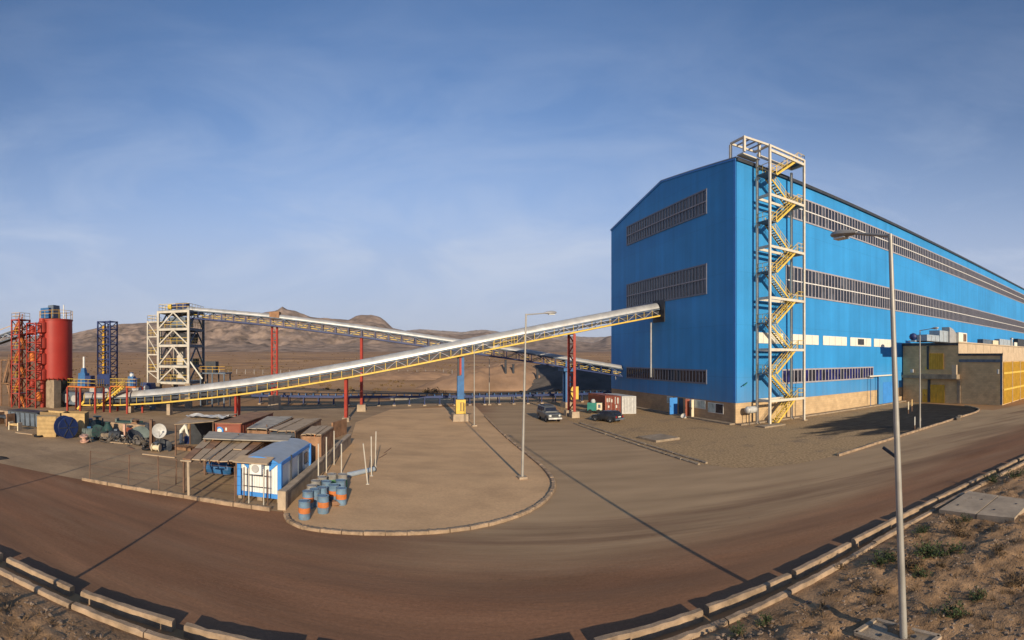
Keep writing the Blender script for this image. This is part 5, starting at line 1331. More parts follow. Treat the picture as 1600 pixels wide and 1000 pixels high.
lamp('thin bare pole far back by the low blue conveyor', G(764.5, 633), 7.9, E1, r0=.085, plain=True, cat='pole')

# ================================================================== CARS
def loft(mb, secs, smooth=True):
    n = len(secs[0]); o = []
    vs = [p for s_ in secs for p in s_]; fs = []
    for k in range(len(secs) - 1):
        for i in range(n): j = (i + 1) % n; fs.append((k * n + i, k * n + j, (k + 1) * n + j, (k + 1) * n + i))
    fs += [tuple(range(n))[::-1], tuple((len(secs) - 1) * n + i for i in range(n))]
    mb.add(vs, fs, smooth)
def rsec(x, w_, z0, z1, r=.12, tw=1.0):
    """rounded rectangular section across the car at x; tw narrows the top"""
    q = []
    for cy, cz, a0 in ((1, 1, 0), (-1, 1, pi / 2), (-1, -1, pi), (1, -1, 3 * pi / 2)):
        for k in range(3):
            a = a0 + pi / 4 * k; ww = w_ / 2 * (tw if cz > 0 else 1)
            q.append(V((x, cy * (ww - r) + cos(a) * r, (z1 - r if cz > 0 else z0 + r) + sin(a) * r)))
    return q
def car(name, label, c, yaw, kind, paint):
    root = thing(name, label, 'car', c, yaw); W = WM[root.name]
    def put(mb, nm, m_, par=root):
        mb.v = [W @ p for p in mb.v]; return mb.build(nm, m_, par)
    if kind == 'suv':
        Ln, wd, zb, hood, belt, top = 4.7, 1.8, .45, 1.12, 1.18, 1.88
        body = [(-2.32, .92, .62, 1.08), (-2.3, .98, .5, 1.14), (-2.2, 1, .45, belt), (.75, 1, .45, belt), (.95, 1, .45, hood + .02), (2.05, .97, .48, hood - .06), (2.28, .94, .5, 1.04), (2.33, .9, .6, .98)]
        cab = [(-2.24, belt, top - .06), (-2.1, belt, top), (-.6, belt, top + .02), (.45, belt, top - .02), (.62, belt, top - .12), (1.02, belt, belt + .05)]
        wr, wx, tw = .38, (-1.42, 1.42), .86
    else:
        Ln, wd, zb, hood, belt, top = 4.1, 1.66, .30, .86, .9, 1.42
        body = [(-2.02, .9, .45, .80), (-1.97, .97, .34, .90), (-1.8, 1, .3, .92), (.8, 1, .3, .92), (1.0, 1, .3, .88), (1.75, .96, .32, .76), (1.98, .9, .36, .66), (2.03, .84, .42, .60)]
        cab = [(-1.86, belt, belt + .04), (-1.62, belt, top - .14), (-1.35, belt, top - .02), (-.6, belt, top), (.15, belt, top - .04), (.42, belt, top - .16), (.98, belt, belt + .03)]
        wr, wx, tw = .30, (-1.22, 1.25), .78
    mb = MB(); loft(mb, [rsec(x, wd * f, z0, z1, .10) for x, f, z0, z1 in body]); bd = put(mb, 'body', paint)
    mb = MB(); loft(mb, [rsec(x, wd * .94, z0 - .06, z1, min(.09, (z1 - z0 + .06) / 2.5), tw) for x, z0, z1 in cab]); cb = put(mb, 'cabin', paint)
    # glass: side windows, windscreen, rear screen, each slightly proud
    def wy(z): return (wd * .94 / 2) * (1 - (1 - tw) * (z - belt + .06) / (top - belt + .06)) + .012
    zl, zh = belt + .05, top - .14
    sides = [(-2.0, -1.05), (-.97, -.22), (-.14, .5)] if kind == 'suv' else [(-1.45, -.85), (-.78, -.12), (-.05, .52)]
    for s_ in (1, -1):
        for a, b in sides:
            b2 = b - (.0 if b < .3 else .12); a2 = a + (.12 if a < -1.3 and kind != 'suv' else .0)
            mb = MB(); mb.add([V((a, s_ * wy(zl), zl)), V((b, s_ * wy(zl), zl)), V((b2, s_ * wy(zh), zh)), V((a2, s_ * wy(zh), zh)), V((a, s_ * (wy(zl) - .02), zl)), V((b, s_ * (wy(zl) - .02), zl)), V((b2, s_ * (wy(zh) - .02), zh)), V((a2, s_ * (wy(zh) - .02), zh))], [(0, 1, 2, 3), (7, 6, 5, 4), (0, 4, 5, 1), (1, 5, 6, 2), (2, 6, 7, 3), (3, 7, 4, 0)])
            put(mb, 'side_window', 'glass')
    def screen(x0, z0, x1, z1, nm, sg):
        h0, h1 = wy(z0) - .1, wy(z1) - .1; q = V((.03 * sg, 0, .03))
        mb = MB(); pts = [V((x0, -h0, z0)), V((x0, h0, z0)), V((x1, h1, z1)), V((x1, -h1, z1))]
        mb.add([p + q for p in pts] + [p - q * .3 for p in pts], [(0, 1, 2, 3), (7, 6, 5, 4), (0, 4, 5, 1), (1, 5, 6, 2), (2, 6, 7, 3), (3, 7, 4, 0)]); put(mb, nm, 'glass')
    if kind == 'suv': screen(.98, belt + .08, .68, top - .2, 'windscreen', 1); screen(-2.25, belt + .1, -2.2, top - .18, 'rear_window', -1)
    else: screen(.92, belt + .06, .5, top - .2, 'windscreen', 1); screen(-1.82, belt + .06, -1.6, top - .2, 'rear_window', -1)
    for x in wx:
        for s_ in (1, -1):
            c_ = V((x, s_ * (wd / 2 - .1), wr)); mb = MB()
            mb.lathe([(wr * .55, -.11), (wr * .92, -.11), (wr, -.07), (wr, .07), (wr * .92, .11), (wr * .55, .11)], c_, 18, V((0, 1, 0))); wl = put(mb, 'wheel', 'black')
            mb = MB(); mb.lathe([(wr * .56, .0), (wr * .56, .115), (wr * .4, .10), (.05, .125)], c_, 14, V((0, s_, 0))); put(mb, 'rim', 'galv', wl)
            mb = MB(); pts = [V((x + cos(pi * k / 8) * (wr + .07), s_ * (wd / 2 + .0), wr + sin(pi * k / 8) * (wr + .07))) for k in range(9)]
            mb.prism(pts, V((0, s_ * .02, 0))); put(mb, 'wheel_arch', 'dark')
    fx, rx = body[-1][0], body[0][0]; hl = (body[-1][2] + body[-1][3]) / 2 + .1
    for s_ in (1, -1):
        mb = MB()
        if kind == 'suv': mb.tube(V((fx - .05, s_ * .58, .86)), V((fx + .03, s_ * .58, .86)), .12, 12)
        else: mb.box(V((fx - .06, s_ * .5, hl - .03)), (.12, .32, .13))
        put(mb, 'headlight', 'lamp_w')
        mb = MB(); mb.box(V((rx - .0, s_ * wd * .37, .9 if kind == 'suv' else .72)), (.06, .2, .34 if kind == 'suv' else .2)); put(mb, 'tail_light', 'lamp_r')
        mb = MB(); mb.box(V((.62 if kind == 'suv' else .55, s_ * (wd / 2 + .1), belt + .1)), (.12, .2, .16)); put(mb, 'mirror', 'dark')
    mb = MB(); mb.box(V((fx + .06, 0, .52 if kind == 'suv' else .42)), (.16, wd * .96, .18)); put(mb, 'front_bumper', 'slate' if kind != 'suv' else 'galv')
    mb = MB(); mb.box(V((rx - .05, 0, .55 if kind == 'suv' else .45)), (.14, wd * .96, .18)); put(mb, 'rear_bumper', 'slate')
    mb = MB(); mb.box(V((fx + .015, 0, .86 if kind == 'suv' else .6)), (.04, .86, .24 if kind == 'suv' else .1)); put(mb, 'grille', 'dark')
    mb = MB(); mb.box(V(((fx + .15) if kind == 'suv' else (rx - .01), 0, .52 if kind == 'suv' else .72)), (.02, .5, .13)); put(mb, 'number_plate', 'white_p')
    if kind != 'suv': mb = MB(); mb.box(V((fx + .15, 0, .42)), (.02, .5, .12)); put(mb, 'number_plate', 'white_p')
    else: mb = MB(); mb.box(V((-.8, 0, top + .06)), (1.9, 1.25, .05)); put(mb, 'roof_rack', 'dark')
    return root
q = G(868.5, 660.5); fwd = -E2; cc = V((q.x, q.y, .012)) + E2 * 2.2 - E1 * .15
car('parked_car', 'grey boxy off road car facing the camera beside the kerb', cc, math.atan2(fwd.y, fwd.x), 'suv', 'car_a')
q = G(957, 659.5); fw = V((-.62, .785, 0)); car('parked_car', 'small dark hatchback seen from behind on the gravel yard', V((q.x, q.y, .018)) + fw * .9, math.atan2(fw.y, fw.x), 'hatch', 'car_b')

# ================================================================== CONTAINERS AND GENERATOR
def container(label, fl, fr, ln, h, m_, yawdir, z=0.0, doors=True, name='shipping_container', rib=True, roofm=None):
    """fl, fr = left and right foot of the front end; ln = length along yawdir"""
    fl, fr = V(fl), V(fr); fl.z = fr.z = z; dv = V(yawdir).normalized(); ux = (fr - fl).normalized(); wd = (fr - fl).length
    r = thing(name, label, 'container', (fl + fr) / 2, math.atan2(ux.y, ux.x))
    up = V((0, 0, 1)); c = (fl + fr) / 2 + dv * ln / 2
    mb = MB(); mb.obox(c + up * (h / 2 + .06), ux * wd / 2, dv * ln / 2, up * (h / 2 - .06)); bd = mb.build('body', m_, r)
    for p in (fl + ux * .06, fr - ux * .06):
        mb = MB(); mb.bar(p - dv * .03, p - dv * .03 + up * h, .14); mb.build('corner_post', m_, r)
    mb = MB(); mb.bar(fl - dv * .03 + up * (h - .07), fr - dv * .03 + up * (h - .07), .12, .14); mb.build('top_rail', m_, r)
    mb = MB(); mb.bar(fl - dv * .03 + up * .1, fr - dv * .03 + up * .1, .12, .16); mb.build('bottom_rail', m_, r)
    if roofm: mb = MB(); mb.obox(c + up * (h + .03), ux * (wd / 2 + .08), dv * (ln / 2 + .06), up * .03); mb.build('roof_sheet', roofm, r)
    if doors:
        for s_ in (-1, 1):
            cc = (fl + fr) / 2 + ux * s_ * wd * .24 - dv * .03 + up * (h / 2)
            mb = MB(); mb.obox(cc, ux * (wd * .22), dv * .03, up * (h / 2 - .22)); dr = mb.build('door', m_, r)
            for k in (-.5, .5): mb = MB(); mb.tube(cc + ux * wd * .2 * k - dv * .06 - up * (h / 2 - .25), cc + ux * wd * .2 * k - dv * .06 + up * (h / 2 - .25), .03, 6); mb.build('lock_rod', 'galv', dr)
    if rib:
        me = MB().box((0, 0, 0), (.16, .05, 1)).mesh('side_rib', m_); n = max(4, int(ln / .42))
        for p, s_ in ((fl, -1), (fr, 1)):
            for k in range(1, n): inst(me, 'side_rib', r, Wm(p + dv * ln * k / n + ux * .015 * s_ + up * (h / 2 + .02), math.atan2(dv.y, dv.x), (1, 1, h - .34)))
    return r
cr_ = container('red shipping container beside the blue gable', G(945.5, 645.5), G(970.5, 646.5), 6.0, 2.5, 'red_c', E2)
# white lettering patches on the red doors, worn
fl, fr = G(945.5, 645.5), G(970.5, 646.5); ux = (fr - fl).normalized(); dv = E2.normalized()
for k, (a, z, ww, hh) in enumerate(((.14, 1.85, .13, .26), (.27, 1.9, .06, .3), (.40, 1.8, .1, .22), (.62, 1.85, .05, .5), (.78, 1.85, .09, .42), (.2, .95, .12, .16), (.7, 1.0, .1, .2))):
    mb = MB(); mb.obox(fl.lerp(fr, a) - dv * .075 + V((0, 0, z)), ux * ww, dv * .006, V((0, 0, hh))); mb.build('painted_mark', 'white_p', cr_)
container('white shipping container end next to the red one', G(971.5, 646.8), G(993.5, 646.5), 6.0, 2.5, 'plastic', E2)
g = G(929, 645.5); gn = thing('generator_set', 'green and cream wheeled generator next to the red container', 'generator', g, YAW - .5)
mb = MB(); mb.box(g + V((0, 0, .95)), (2.0, 1.1, 1.1), YAW - .5); mb.build('canopy', 'greenset', gn)
ax_ = V((cos(YAW - .5), sin(YAW - .5), 0)); sx = V((ax_.y, -ax_.x, 0))
mb = MB(); mb.box(g + ax_ * .72 + sx * .3 + V((0, 0, 1.0)), (.75, .62, 1.0), YAW - .5); pn = mb.build('end_panel', 'cream', gn)
mb = MB(); mb.box(g + ax_ * .72 + sx * .62 + V((0, 0, 1.05)), (.34, .03, .5), YAW - .5); mb.build('grille', 'slate', pn)
mb = MB(); mb.lathe([(.3, 0), (.36, .2), (.2, .5)], g + V((0, 0, 1.5)) - ax_ * .2, 12); mb.build('air_filter', 'plastic', gn)
for i in (-.6, .6):
    mb = MB(); mb.lathe([(.12, -.09), (.3, -.09), (.3, .09), (.12, .09)], g + ax_ * i + sx * .58 + V((0, 0, .31)), 14, sx); mb.build('wheel', 'black', gn)
    mb = MB(); mb.lathe([(.12, -.09), (.3, -.09), (.3, .09), (.12, .09)], g + ax_ * i - sx * .58 + V((0, 0, .31)), 14, sx); mb.build('wheel', 'black', gn)
mb = MB(); mb.bar(g - ax_ * 1.0 + V((0, 0, .5)), g - ax_ * 2.1 + V((0, 0, .35)), .1); mb.build('tow_bar', 'dark', gn)
# long white sheet heap behind the low conveyor
wp = MB(); a = PD(610, 616, 92); b = PD(812, 613, 96)
vs = []; fs = []
for k in range(41):
    q = a.lerp(b, k / 40); hh = .55 + .35 * fbm(k * .35, 2.0, 1.0)
    for o_, f_ in ((-1.2, 0), (-.5, .8), (.2, 1), (1.1, 0)): vs.append(V((q.x, q.y, 0)) - SIDE * o_ + V((0, 0, max(.0, hh * f_ + .35 * f_ * fbm(k * .8, o_, 4)))))
for k in range(40):
    for i in range(3): fs.append((k * 4 + i, k * 4 + i + 1, k * 4 + 5 + i, k * 4 + 4 + i))
wp.add(vs, fs, True); tag(wp.build('pale_berm', 'cream'), 'pale low berm running behind the low blue conveyor', 'berm')

# ================================================================== YARD: WALL, CABIN, SHEDS
YV = V((-.165, .986, 0)).normalized(); YU = V((YV.y, -YV.x, 0)); YY = math.atan2(YU.y, YU.x)
wa, wb = G(442.5, 795), G(546, 678, .95); wb.z = 0
yw = thing('yard_wall', 'low concrete yard wall between cabin and barrels', 'wall', wa, math.atan2((wb - wa).y, (wb - wa).x))
nseg = 12; dd = (wb - wa) / nseg
for k in range(nseg):
    a, b = wa + dd * k, wa + dd * (k + 1); mb = MB(); mb.bar(a.lerp(b, .004) + V((0, 0, .43)), a.lerp(b, .996) + V((0, 0, .43)), .3, .86); mb.build('wall_panel', 'conc_d', yw)
    mb = MB(); mb.bar(a.lerp(b, .003) + V((0, 0, .91)), b + V((0, 0, .91)), .4, .1); mb.build('coping_stone', 'conc', yw)
mb = MB(); mb.box(wa - YV * .1 + V((0, 0, .5)), (.44, .36, 1.0), YY); mb.build('end_pier', 'conc', yw)
# retaining wall behind the scrap row
ra, rb = G(-60, 643), G(258, 681); rw = thing('retaining_wall', 'long pale low wall behind the scrap row', 'wall', ra, math.atan2((rb - ra).y, (rb - ra).x))
n = 22
for k in range(n):
    a, b = ra.lerp(rb, k / n), ra.lerp(rb, (k + .995) / n); mb = MB(); mb.bar(a + V((0, 0, .46)), b + V((0, 0, .46)), .35, .92 + rnd.uniform(-.04, .04)); mb.build('wall_block', 'kerb', rw)

# portable cabin
cf, cr2 = G(374.5, 779), G(437.5, 786.5); cu = (cr2 - cf).normalized(); cv = V((-cu.y, cu.x, 0)); cv = (YV * .75 + cv * .25).normalized()
pcw = (cr2 - cf).length; PL = 6.3; H0, HE, HR = .22, 2.2, 2.5
pc = thing('portable_cabin', 'white portable site cabin with blue trim behind the kerb', 'cabin', (cf + cr2) / 2, math.atan2(cu.y, cu.x))
def CP(a, b, z): return cf + cu * (pcw * a) + cv * (PL * b) + V((0, 0, z))
mb = MB(); mb.prism([CP(.0, .0, H0), CP(1, 0, H0), CP(1, 1, H0), CP(0, 1, H0)], V((0, 0, HE - H0))); mb.build('wall', 'cab_w', pc)
arc = [CP(x, -.02, HE + (HR - HE) * sin(pi * min(1, max(0, x))) ** .7) for x in [k / 12 for k in range(13)]]
mb = MB(); mb.prism(arc, cv * (PL * 1.04)); mb.build('roof', 'cab_roof', pc)
arc2 = [CP(x, -.025, HE + .01 + (HR - HE) * sin(pi * min(1, max(0, x))) ** .7) for x in [k / 12 for k in range(13)]]
mb = MB(); mb.prism(arc2, cv * -.04); gf = mb.build('gable_fascia', 'blue_k', pc)
for (a, b) in ((0, 0), (1, 0), (1, 1)):
    mb = MB(); p_ = CP(a, b, 0); mb.box(p_ + V((0, 0, (H0 + HE) / 2)), (.22, .22, HE - H0), YY); mb.build('corner_trim', 'blue_k', pc)
mb = MB(); mb.bar(CP(.05, -.006, H0 + .14), CP(.95, -.006, H0 + .14), .05, .24); mb.build('base_trim', 'blue_k', pc)
mb = MB(); mb.bar(CP(1.012, .02, HE - .08), CP(1.012, .99, HE - .08), .06, .2); mb.build('side_fascia', 'blue_k', pc)
for a in (.05, .8):
    mb = MB(); tri = [CP(a, -.012, HE - .02), CP(a + .2, -.012, HE - .02), CP(a + (.2 if a < .5 else .0), -.012, HE - .5)] if a < .5 else [CP(a - .05, -.012, HE - .02), CP(a + .17, -.012, HE - .02), CP(a - .05, -.012, HE - .5)]
    mb.prism(tri, cv * -.03); mb.build('trim_gusset', 'blue_k', pc)
me = MB().box((0, 0, 0), (.02, .03, 1)).mesh('wall_rib', 'cab_w')
for k in range(1, 16): inst(me, 'wall_rib', pc, Wm(CP(k / 16, -.005, (H0 + HE) / 2), YY, (1, 1, HE - H0 - .25)))
for b0, b1, z0, z1, m_, nm in ((.56, .70, .3, 2.0, 'slate', 'door'), (.78, .90, 1.1, 1.8, 'glass', 'side_window')):
    mb = MB(); mb.prism([CP(1.006, b0, z0), CP(1.006, b1, z0), CP(1.006, b1, z1), CP(1.006, b0, z1)], cu * .04); mb.build(nm, m_, pc)
mb = MB(); mb.tube(CP(1.03, .30, .2), CP(1.03, .30, HE + .1), .05, 8); mb.build('down_pipe', 'dark', pc)
for a in (.02, .5, .98):
    for b in (.03, .5, .97): mb = MB(); mb.box(CP(a, b, H0 / 2), (.3, .3, H0), YY); mb.build('skid_block', 'conc_d', pc)
# air conditioner on its steel stand with a small sheet roof
ac = thing('air_conditioner', 'white air conditioner on a pipe stand in front of the cabin', 'air conditioner', CP(.55, -.08, 0), YY)
mb = MB(); mb.prism([CP(.40, -.03, 1.62), CP(.64, -.03, 1.62), CP(.64, -.10, 1.62), CP(.40, -.10, 1.62)], V((0, 0, .62))); bx_ = mb.build('casing', 'cab_w', ac)
mb = MB(); mb.lathe([(.02, .02), (.2, .02), (.22, .0)], CP(.5, -.104, 1.93), 16, -cv); mb.build('fan_grille', 'galv', bx_)
for a in (.22, .34, .70, .80):
    for b in (-.10,): mb = MB(); mb.tube(CP(a, b, 0), CP(a, b, 1.95), .035, 6); mb.build('stand_leg', 'steel_tw' if a in (.34, .70) else 'brown', ac)
for z in (.95, 1.58): mb = MB(); mb.bar(CP(.2, -.10, z), CP(.82, -.10, z), .045); mb.build('stand_rail', 'dark', ac)
mb = MB(); mb.prism([CP(-.02, -.14, 2.22), CP(.82, -.14, 2.26), CP(.86, .0, 2.46), CP(.02, .0, 2.42)], V((0, 0, .05))); mb.build('sheet_roof', 'sheet', ac)

def roof_shed(name, label, px, z, m_, walls=None, posts=True, th=.06, strips=0, smat=None, cat='shed', side=None, sag=0.0):
    """flat sheet roof whose corners are given as pixels (front-left, front-right, back-right, back-left) at height z"""
    zz = z if isinstance(z, (list, tuple)) else [z] * 4
    c = [G(x, y, h) for (x, y), h in zip(px, zz)]
    m0 = sum(c, V((0, 0, 0))) / 4; r = thing(name, label, cat, (m0.x, m0.y, 0), YY)
    if strips:
        ns, nr_ = strips
        for j in range(nr_):
            for i in range(ns):
                f = lambda u, v: c[0].lerp(c[1], u).lerp(c[3].lerp(c[2], u), v)
                u0, u1, v0, v1 = i / ns + .012, (i + 1) / ns - .012, j / nr_ + .008, (j + 1) / nr_ - .008
                dz = V((0, 0, rnd.uniform(-.05, .05)))
                mb = MB(); mb.prism([f(u0, v0) + dz, f(u1, v0) + dz * .3, f(u1, v1) + dz, f(u0, v1) + dz * .5], V((0, 0, th))); mb.build('roof_panel', rnd.choice(m_) if isinstance(m_, list) else m_, r)
        for i in range(ns + 1):
            mb = MB(); u = i / ns; mb.bar(c[0].lerp(c[1], u) - V((0, 0, .09)), c[3].lerp(c[2], u) - V((0, 0, .09)), .07, .09); mb.build('rafter', 'brown', r)
    else:
        mb = MB(); mb.prism(c, V((0, 0, th))); rf_ = mb.build('roof_sheet', m_, r)
    if posts:
        for k, p in enumerate(c):
            q = m0.lerp(p, .95); mb = MB(); mb.bar(V((q.x, q.y, 0)), V((q.x, q.y, p.z - .02)), .1); mb.build('post', 'brown', r)
    if walls:
        for i, j, mm in walls:
            a, b = m0.lerp(c[i], .96), m0.lerp(c[j], .96); zt = min(c[i].z, c[j].z) - .12; mb = MB(); mb.bar(V((a.x, a.y, zt / 2)), V((b.x, b.y, zt / 2)), .06, zt); mb.build('wall_sheet', mm, r)
    return r, c
roof_shed('shade_canopy', 'low canopy of rusty roof panels left of the white cabin', [(284, 719), (371, 722), (413, 690), (318, 687)], [1.95, 1.95, 2.25, 2.25], ['sheet', 'sheet', 'rust'], strips=(6, 2))
roof_shed('shade_canopy', 'long narrow grey sheet roof behind the panelled canopy', [(317, 686), (450, 690), (456, 681), (327, 675)], 2.45, 'sheet_g', walls=[(3, 2, 'rust')])
rcn = container('red shipping container with rusty roof among the sheds', G(337, 711), G(377, 712.5), 8.0, 2.6, 'red_c', YV, roofm='rust', doors=False)
fl, fr = G(337, 711), G(377, 712.5); ux = (fr - fl).normalized()
mb = MB(); c = fl.lerp(fr, .17) - YV * .05 + V((0, 0, 2.0)); mb.lathe([(.34, 0), (.34, .03)], c, 16, -YV); mb.build('round_emblem', 'blue_k', rcn)
mb = MB(); mb.lathe([(.2, .035), (.2, .05)], c, 12, -YV); mb.build('emblem_centre', 'white_p', rcn)
for k, (a, z, ww, hh) in enumerate(((.42, 2.15, .07, .12), (.72, 1.5, .22, .09), (.62, 1.42, .09, .13), (.86, 1.46, .06, .15))):
    mb = MB(); mb.obox(fl.lerp(fr, a) - YV * .05 + V((0, 0, z)), ux * ww, YV * .006, V((0, 0, hh))); mb.build('painted_mark', 'white_p', rcn)
roof_shed('lean_to_shed', 'dark open fronted shed with crumpled roof left of the red container', [(272, 664), (334, 659), (372, 647), (296, 650)], [2.5, 2.6, 2.7, 2.6], 'sheet', walls=[(3, 2, 'dark')])
# crumpled plastic on that roof
vs = []; fs = []; q = G(312, 654, 2.72)
for i in range(15):
    for j in range(7): vs.append(q + YU * (i / 14 * 3.6 - 1.4) + YV * (j / 6 * 1.6) + V((0, 0, .16 + .22 * fbm(i * .55, j * .6, 7.0) + .02)))
for i in range(14):
    for j in range(6): b = i * 7 + j; fs.append((b, b + 7, b + 8, b + 1))
mb = MB(); mb.add(vs, fs); tag(mb.build('plastic_sheet', 'plastic'), 'crumpled white plastic sheet on the open shed roof', 'sheet')
roof_shed('sheet_roof_shed', 'shed with pale grey green flat roof right of the red container', [(385, 670), (417, 671.5), (458, 652), (418, 651)], 2.65, 'sheet_g', walls=[(0, 1, 'rust'), (0, 3, 'rust')], strips=(2, 1))
roof_shed('sheet_roof_shed', 'shed with dusty brown roof between grey roof and yard wall', [(420, 673), (461, 674.5), (502, 654), (462, 655)], 2.6, 'sheet', walls=[(0, 1, 'dark'), (1, 2, 'rust')], strips=(3, 1))
roof_shed('sheet_roof_shed', 'rightmost rusty shed with striped sheet roof beside the yard wall', [(470, 679), (502, 680), (521, 667), (487, 666)], 2.5, ['sheet', 'rust'], walls=[(1, 2, 'rust'), (0, 1, 'rust')], strips=(4, 1))
simple_o = MB(); q = G(489, 708); simple_o.box(q + V((0, 0, .9)), (.9, .06, 1.5), YY); tag(simple_o.build('orange_board', 'orange'), 'orange board leaning on the rightmost rusty shed', 'board')
a, b = G(519, 686), G(541, 677.5); mb = MB(); mb.bar(a + V((0, 0, .8)), b + V((0, 0, .8)), .14, 1.6); tag(mb.build('sheet_fence', 'rust'), 'rusty sheet fence behind the end of the yard wall', 'fence')
bt = thing('blue_tarp_bundle', 'dark blue tarpaulin bundle under the canopy edge', 'tarpaulin', G(340, 742), YY)
mb = MB(); vs = []; fs = []; c = G(341, 742)
for i in range(13):
    for j in range(8): a = 2 * pi * j / 8; rr = .42 * (1 + .25 * fbm(i * .6, j * .7, 3)) * (.55 if i in (0, 12) else 1); vs.append(c + YU * (i * .17 - 1.0) + YV * cos(a) * rr + V((0, 0, .45 + sin(a) * rr)))
for i in range(12):
    for j in range(8): fs.append((i * 8 + j, i * 8 + (j + 1) % 8, i * 8 + 8 + (j + 1) % 8, i * 8 + 8 + j))
mb.add(vs, fs, True); mb.build('bundle', 'blue_s', bt)

# ---- contents of the open shed
def simple(name, label, cat, m_, fn, group=None):
    mb = MB(); fn(mb); return tag(mb.build(name, m_), label, cat, group)
c = G(283, 692); simple('bent_pipe', 'white bent pipe standing in the open shed', 'pipe', 'white_p', lambda mb: (mb.tube(c, c + V((0, 0, 1.2)), .16, 10), mb.tube(c + V((0, 0, 1.1)), c + YU * .5 + V((0, 0, 1.7)), .16, 10), mb.tube(c + YU * .45 + V((0, 0, 1.65)), c + YU * .9 + V((0, 0, .05)), .14, 10)))
c = G(293, 693); simple('plastic_drum', 'small blue plastic drum at the open shed mouth', 'drum', 'blue_t', lambda mb: mb.lathe([(.26, 0), (.3, .05), (.3, .3), (.32, .32), (.3, .34), (.3, .66), (.2, .7)], c, 14))
c = G(296, 688); simple('gas_cylinder', 'brown gas cylinder at the back of the open shed', 'cylinder', 'wood_d', lambda mb: mb.lathe([(.2, 0), (.22, .1), (.22, 1.4), (.1, 1.6), (.06, 1.8)], c, 12))
c = G(315, 690); simple('folded_cloth', 'red and white bundle under the shed roof', 'bundle', 'red', lambda mb: mb.lathe([(.3, 0), (.42, .2), (.34, .6), (.1, .8)], c, 9))
c = G(286, 702); simple('timber_pallet', 'rusty low pallet in front of the open shed', 'pallet', 'rust', lambda mb: [mb.box(c + YU * (k * .28 - .8) + V((0, 0, .24)), (.2, 1.0, .05), YY) for k in range(7)] + [mb.box(c + YV * q + V((0, 0, .1)), (2.0, .1, .22), YY) for q in (-.4, 0, .4)])

# ---- satellite dish
c = G(249, 706); ds = thing('satellite_dish', 'white satellite dish leaning beside the open shed', 'dish', c, YY)
mb = MB(); dn = V((.62, -.75, .22)).normalized(); dc = c + V((0, 0, 1.75))
mb.lathe([(.02, .0), (.24, .03), (.45, .1), (.6, .2), (.62, .21), (.6, .23), (.45, .13), (.24, .06), (.02, .03)], dc, 26, dn, caps=False); mb.build('reflector', 'plastic', ds)
mb = MB(); mb.tube(c + V((0, 0, 0)), dc - dn * .05, .06, 8); mb.build('mast', 'dark', ds)
mb = MB(); mb.tube(dc + V((0, 0, -.8)), dc + dn * .8, .025, 6); mb.tube(dc + dn * .72, dc + dn * .9, .07, 8); mb.build('feed_arm', 'galv', ds)

# ---- scrap row in front of the retaining wall
def crate(label, c, sx_, sy, sz, yaw, m1, m2, open_top=True, slats=5):
    r = thing('wooden_crate', label, 'crate', c, yaw); W = WM[r.name]; th = .05
    def put(mb, nm, m_): mb.v = [W @ p for p in mb.v]; return mb.build(nm, m_, r)
    for k in range(slats):
        x = (k + .5) / slats * sz
        for s_, mm in ((-1, m1), (1, m2)): mb = MB(); mb.box((0, s_ * (sy / 2 - th / 2), x), (sx_, th, sz / slats - .02)); put(mb, 'plank', mm)
        for s_ in (-1, 1): mb = MB(); mb.box((s_ * (sx_ / 2 - th / 2), 0, x), (th, sy - 2 * th - .01, sz / slats - .02)); put(mb, 'plank', m2 if s_ > 0 else m1)
    mb = MB(); mb.box((0, 0, th / 2 + .01), (sx_ - .12, sy - .12, th)); put(mb, 'floor_board', m2)
    if not open_top: mb = MB(); mb.box((0, 0, sz + .03), (sx_ + .06, sy + .06, .05)); put(mb, 'lid', m1)
    return r
crate('pale yellow wooden crate with its lit end facing the road', G(73, 681), 1.9, 1.5, 2.0, YY + .75, 'wood', 'wood_d', False)  # darker right and rear planks paint in the crate's shaded sides
crate('large tall wooden packing box behind the blue cable reel', G(118, 678.5), 2.4, 2.2, 2.3, YY + .5, 'wood', 'wood_d', True, 6)
crate('brown wooden box half hidden behind the yellow crate', G(84, 671.5), 2.6, 1.6, 2.0, YY + .2, 'wood_d', 'wood', True)
def reel(label, c, R, wd, axd, m_, mcore, rcore=.5, name='cable_reel'):
    axd = V(axd).normalized(); r = thing(name, label, 'cable reel', c, 0); z = V((0, 0, R))
    for s_ in (-1, 1):
        mb = MB(); mb.lathe([(.12, -.04), (R, -.04), (R, .04), (.12, .04)], V(c) + z + axd * s_ * wd / 2, 28, axd); fl_ = mb.build('flange', m_, r)
        if s_ > 0 or True:
            for k in range(6):
                a = 2 * pi * k / 6; u_ = axd.cross(V((0, 0, 1))).normalized(); d_ = u_ * cos(a) + V((0, 0, 1)) * sin(a)
                mb = MB(); mb.bar(V(c) + z + axd * s_ * (wd / 2 + .06) + d_ * .15, V(c) + z + axd * s_ * (wd / 2 + .06) + d_ * R * .9, .09, .05, axd); mb.build('spoke', 'dark', fl_)
    mb = MB(); mb.tube(V(c) + z - axd * (wd / 2 - .04), V(c) + z + axd * (wd / 2 - .04), R * rcore, 22); mb.build('drum', mcore, r)
    return r
reel('big blue cable reel standing next to the yellow crate', G(103, 684), 1.08, 1.1, (.98, -.2, 0), 'blue_t', 'dark', .6)
reel('green cable reel lying among the scrap', G(153, 685.5), .68, .9, (.8, -.55, .05), 'green', 'green_l', .7)
reel('small pink spool at the front of the scrap row', G(131.5, 692), .42, .5, (.1, -.2, .97), 'copper', 'copper', .5)
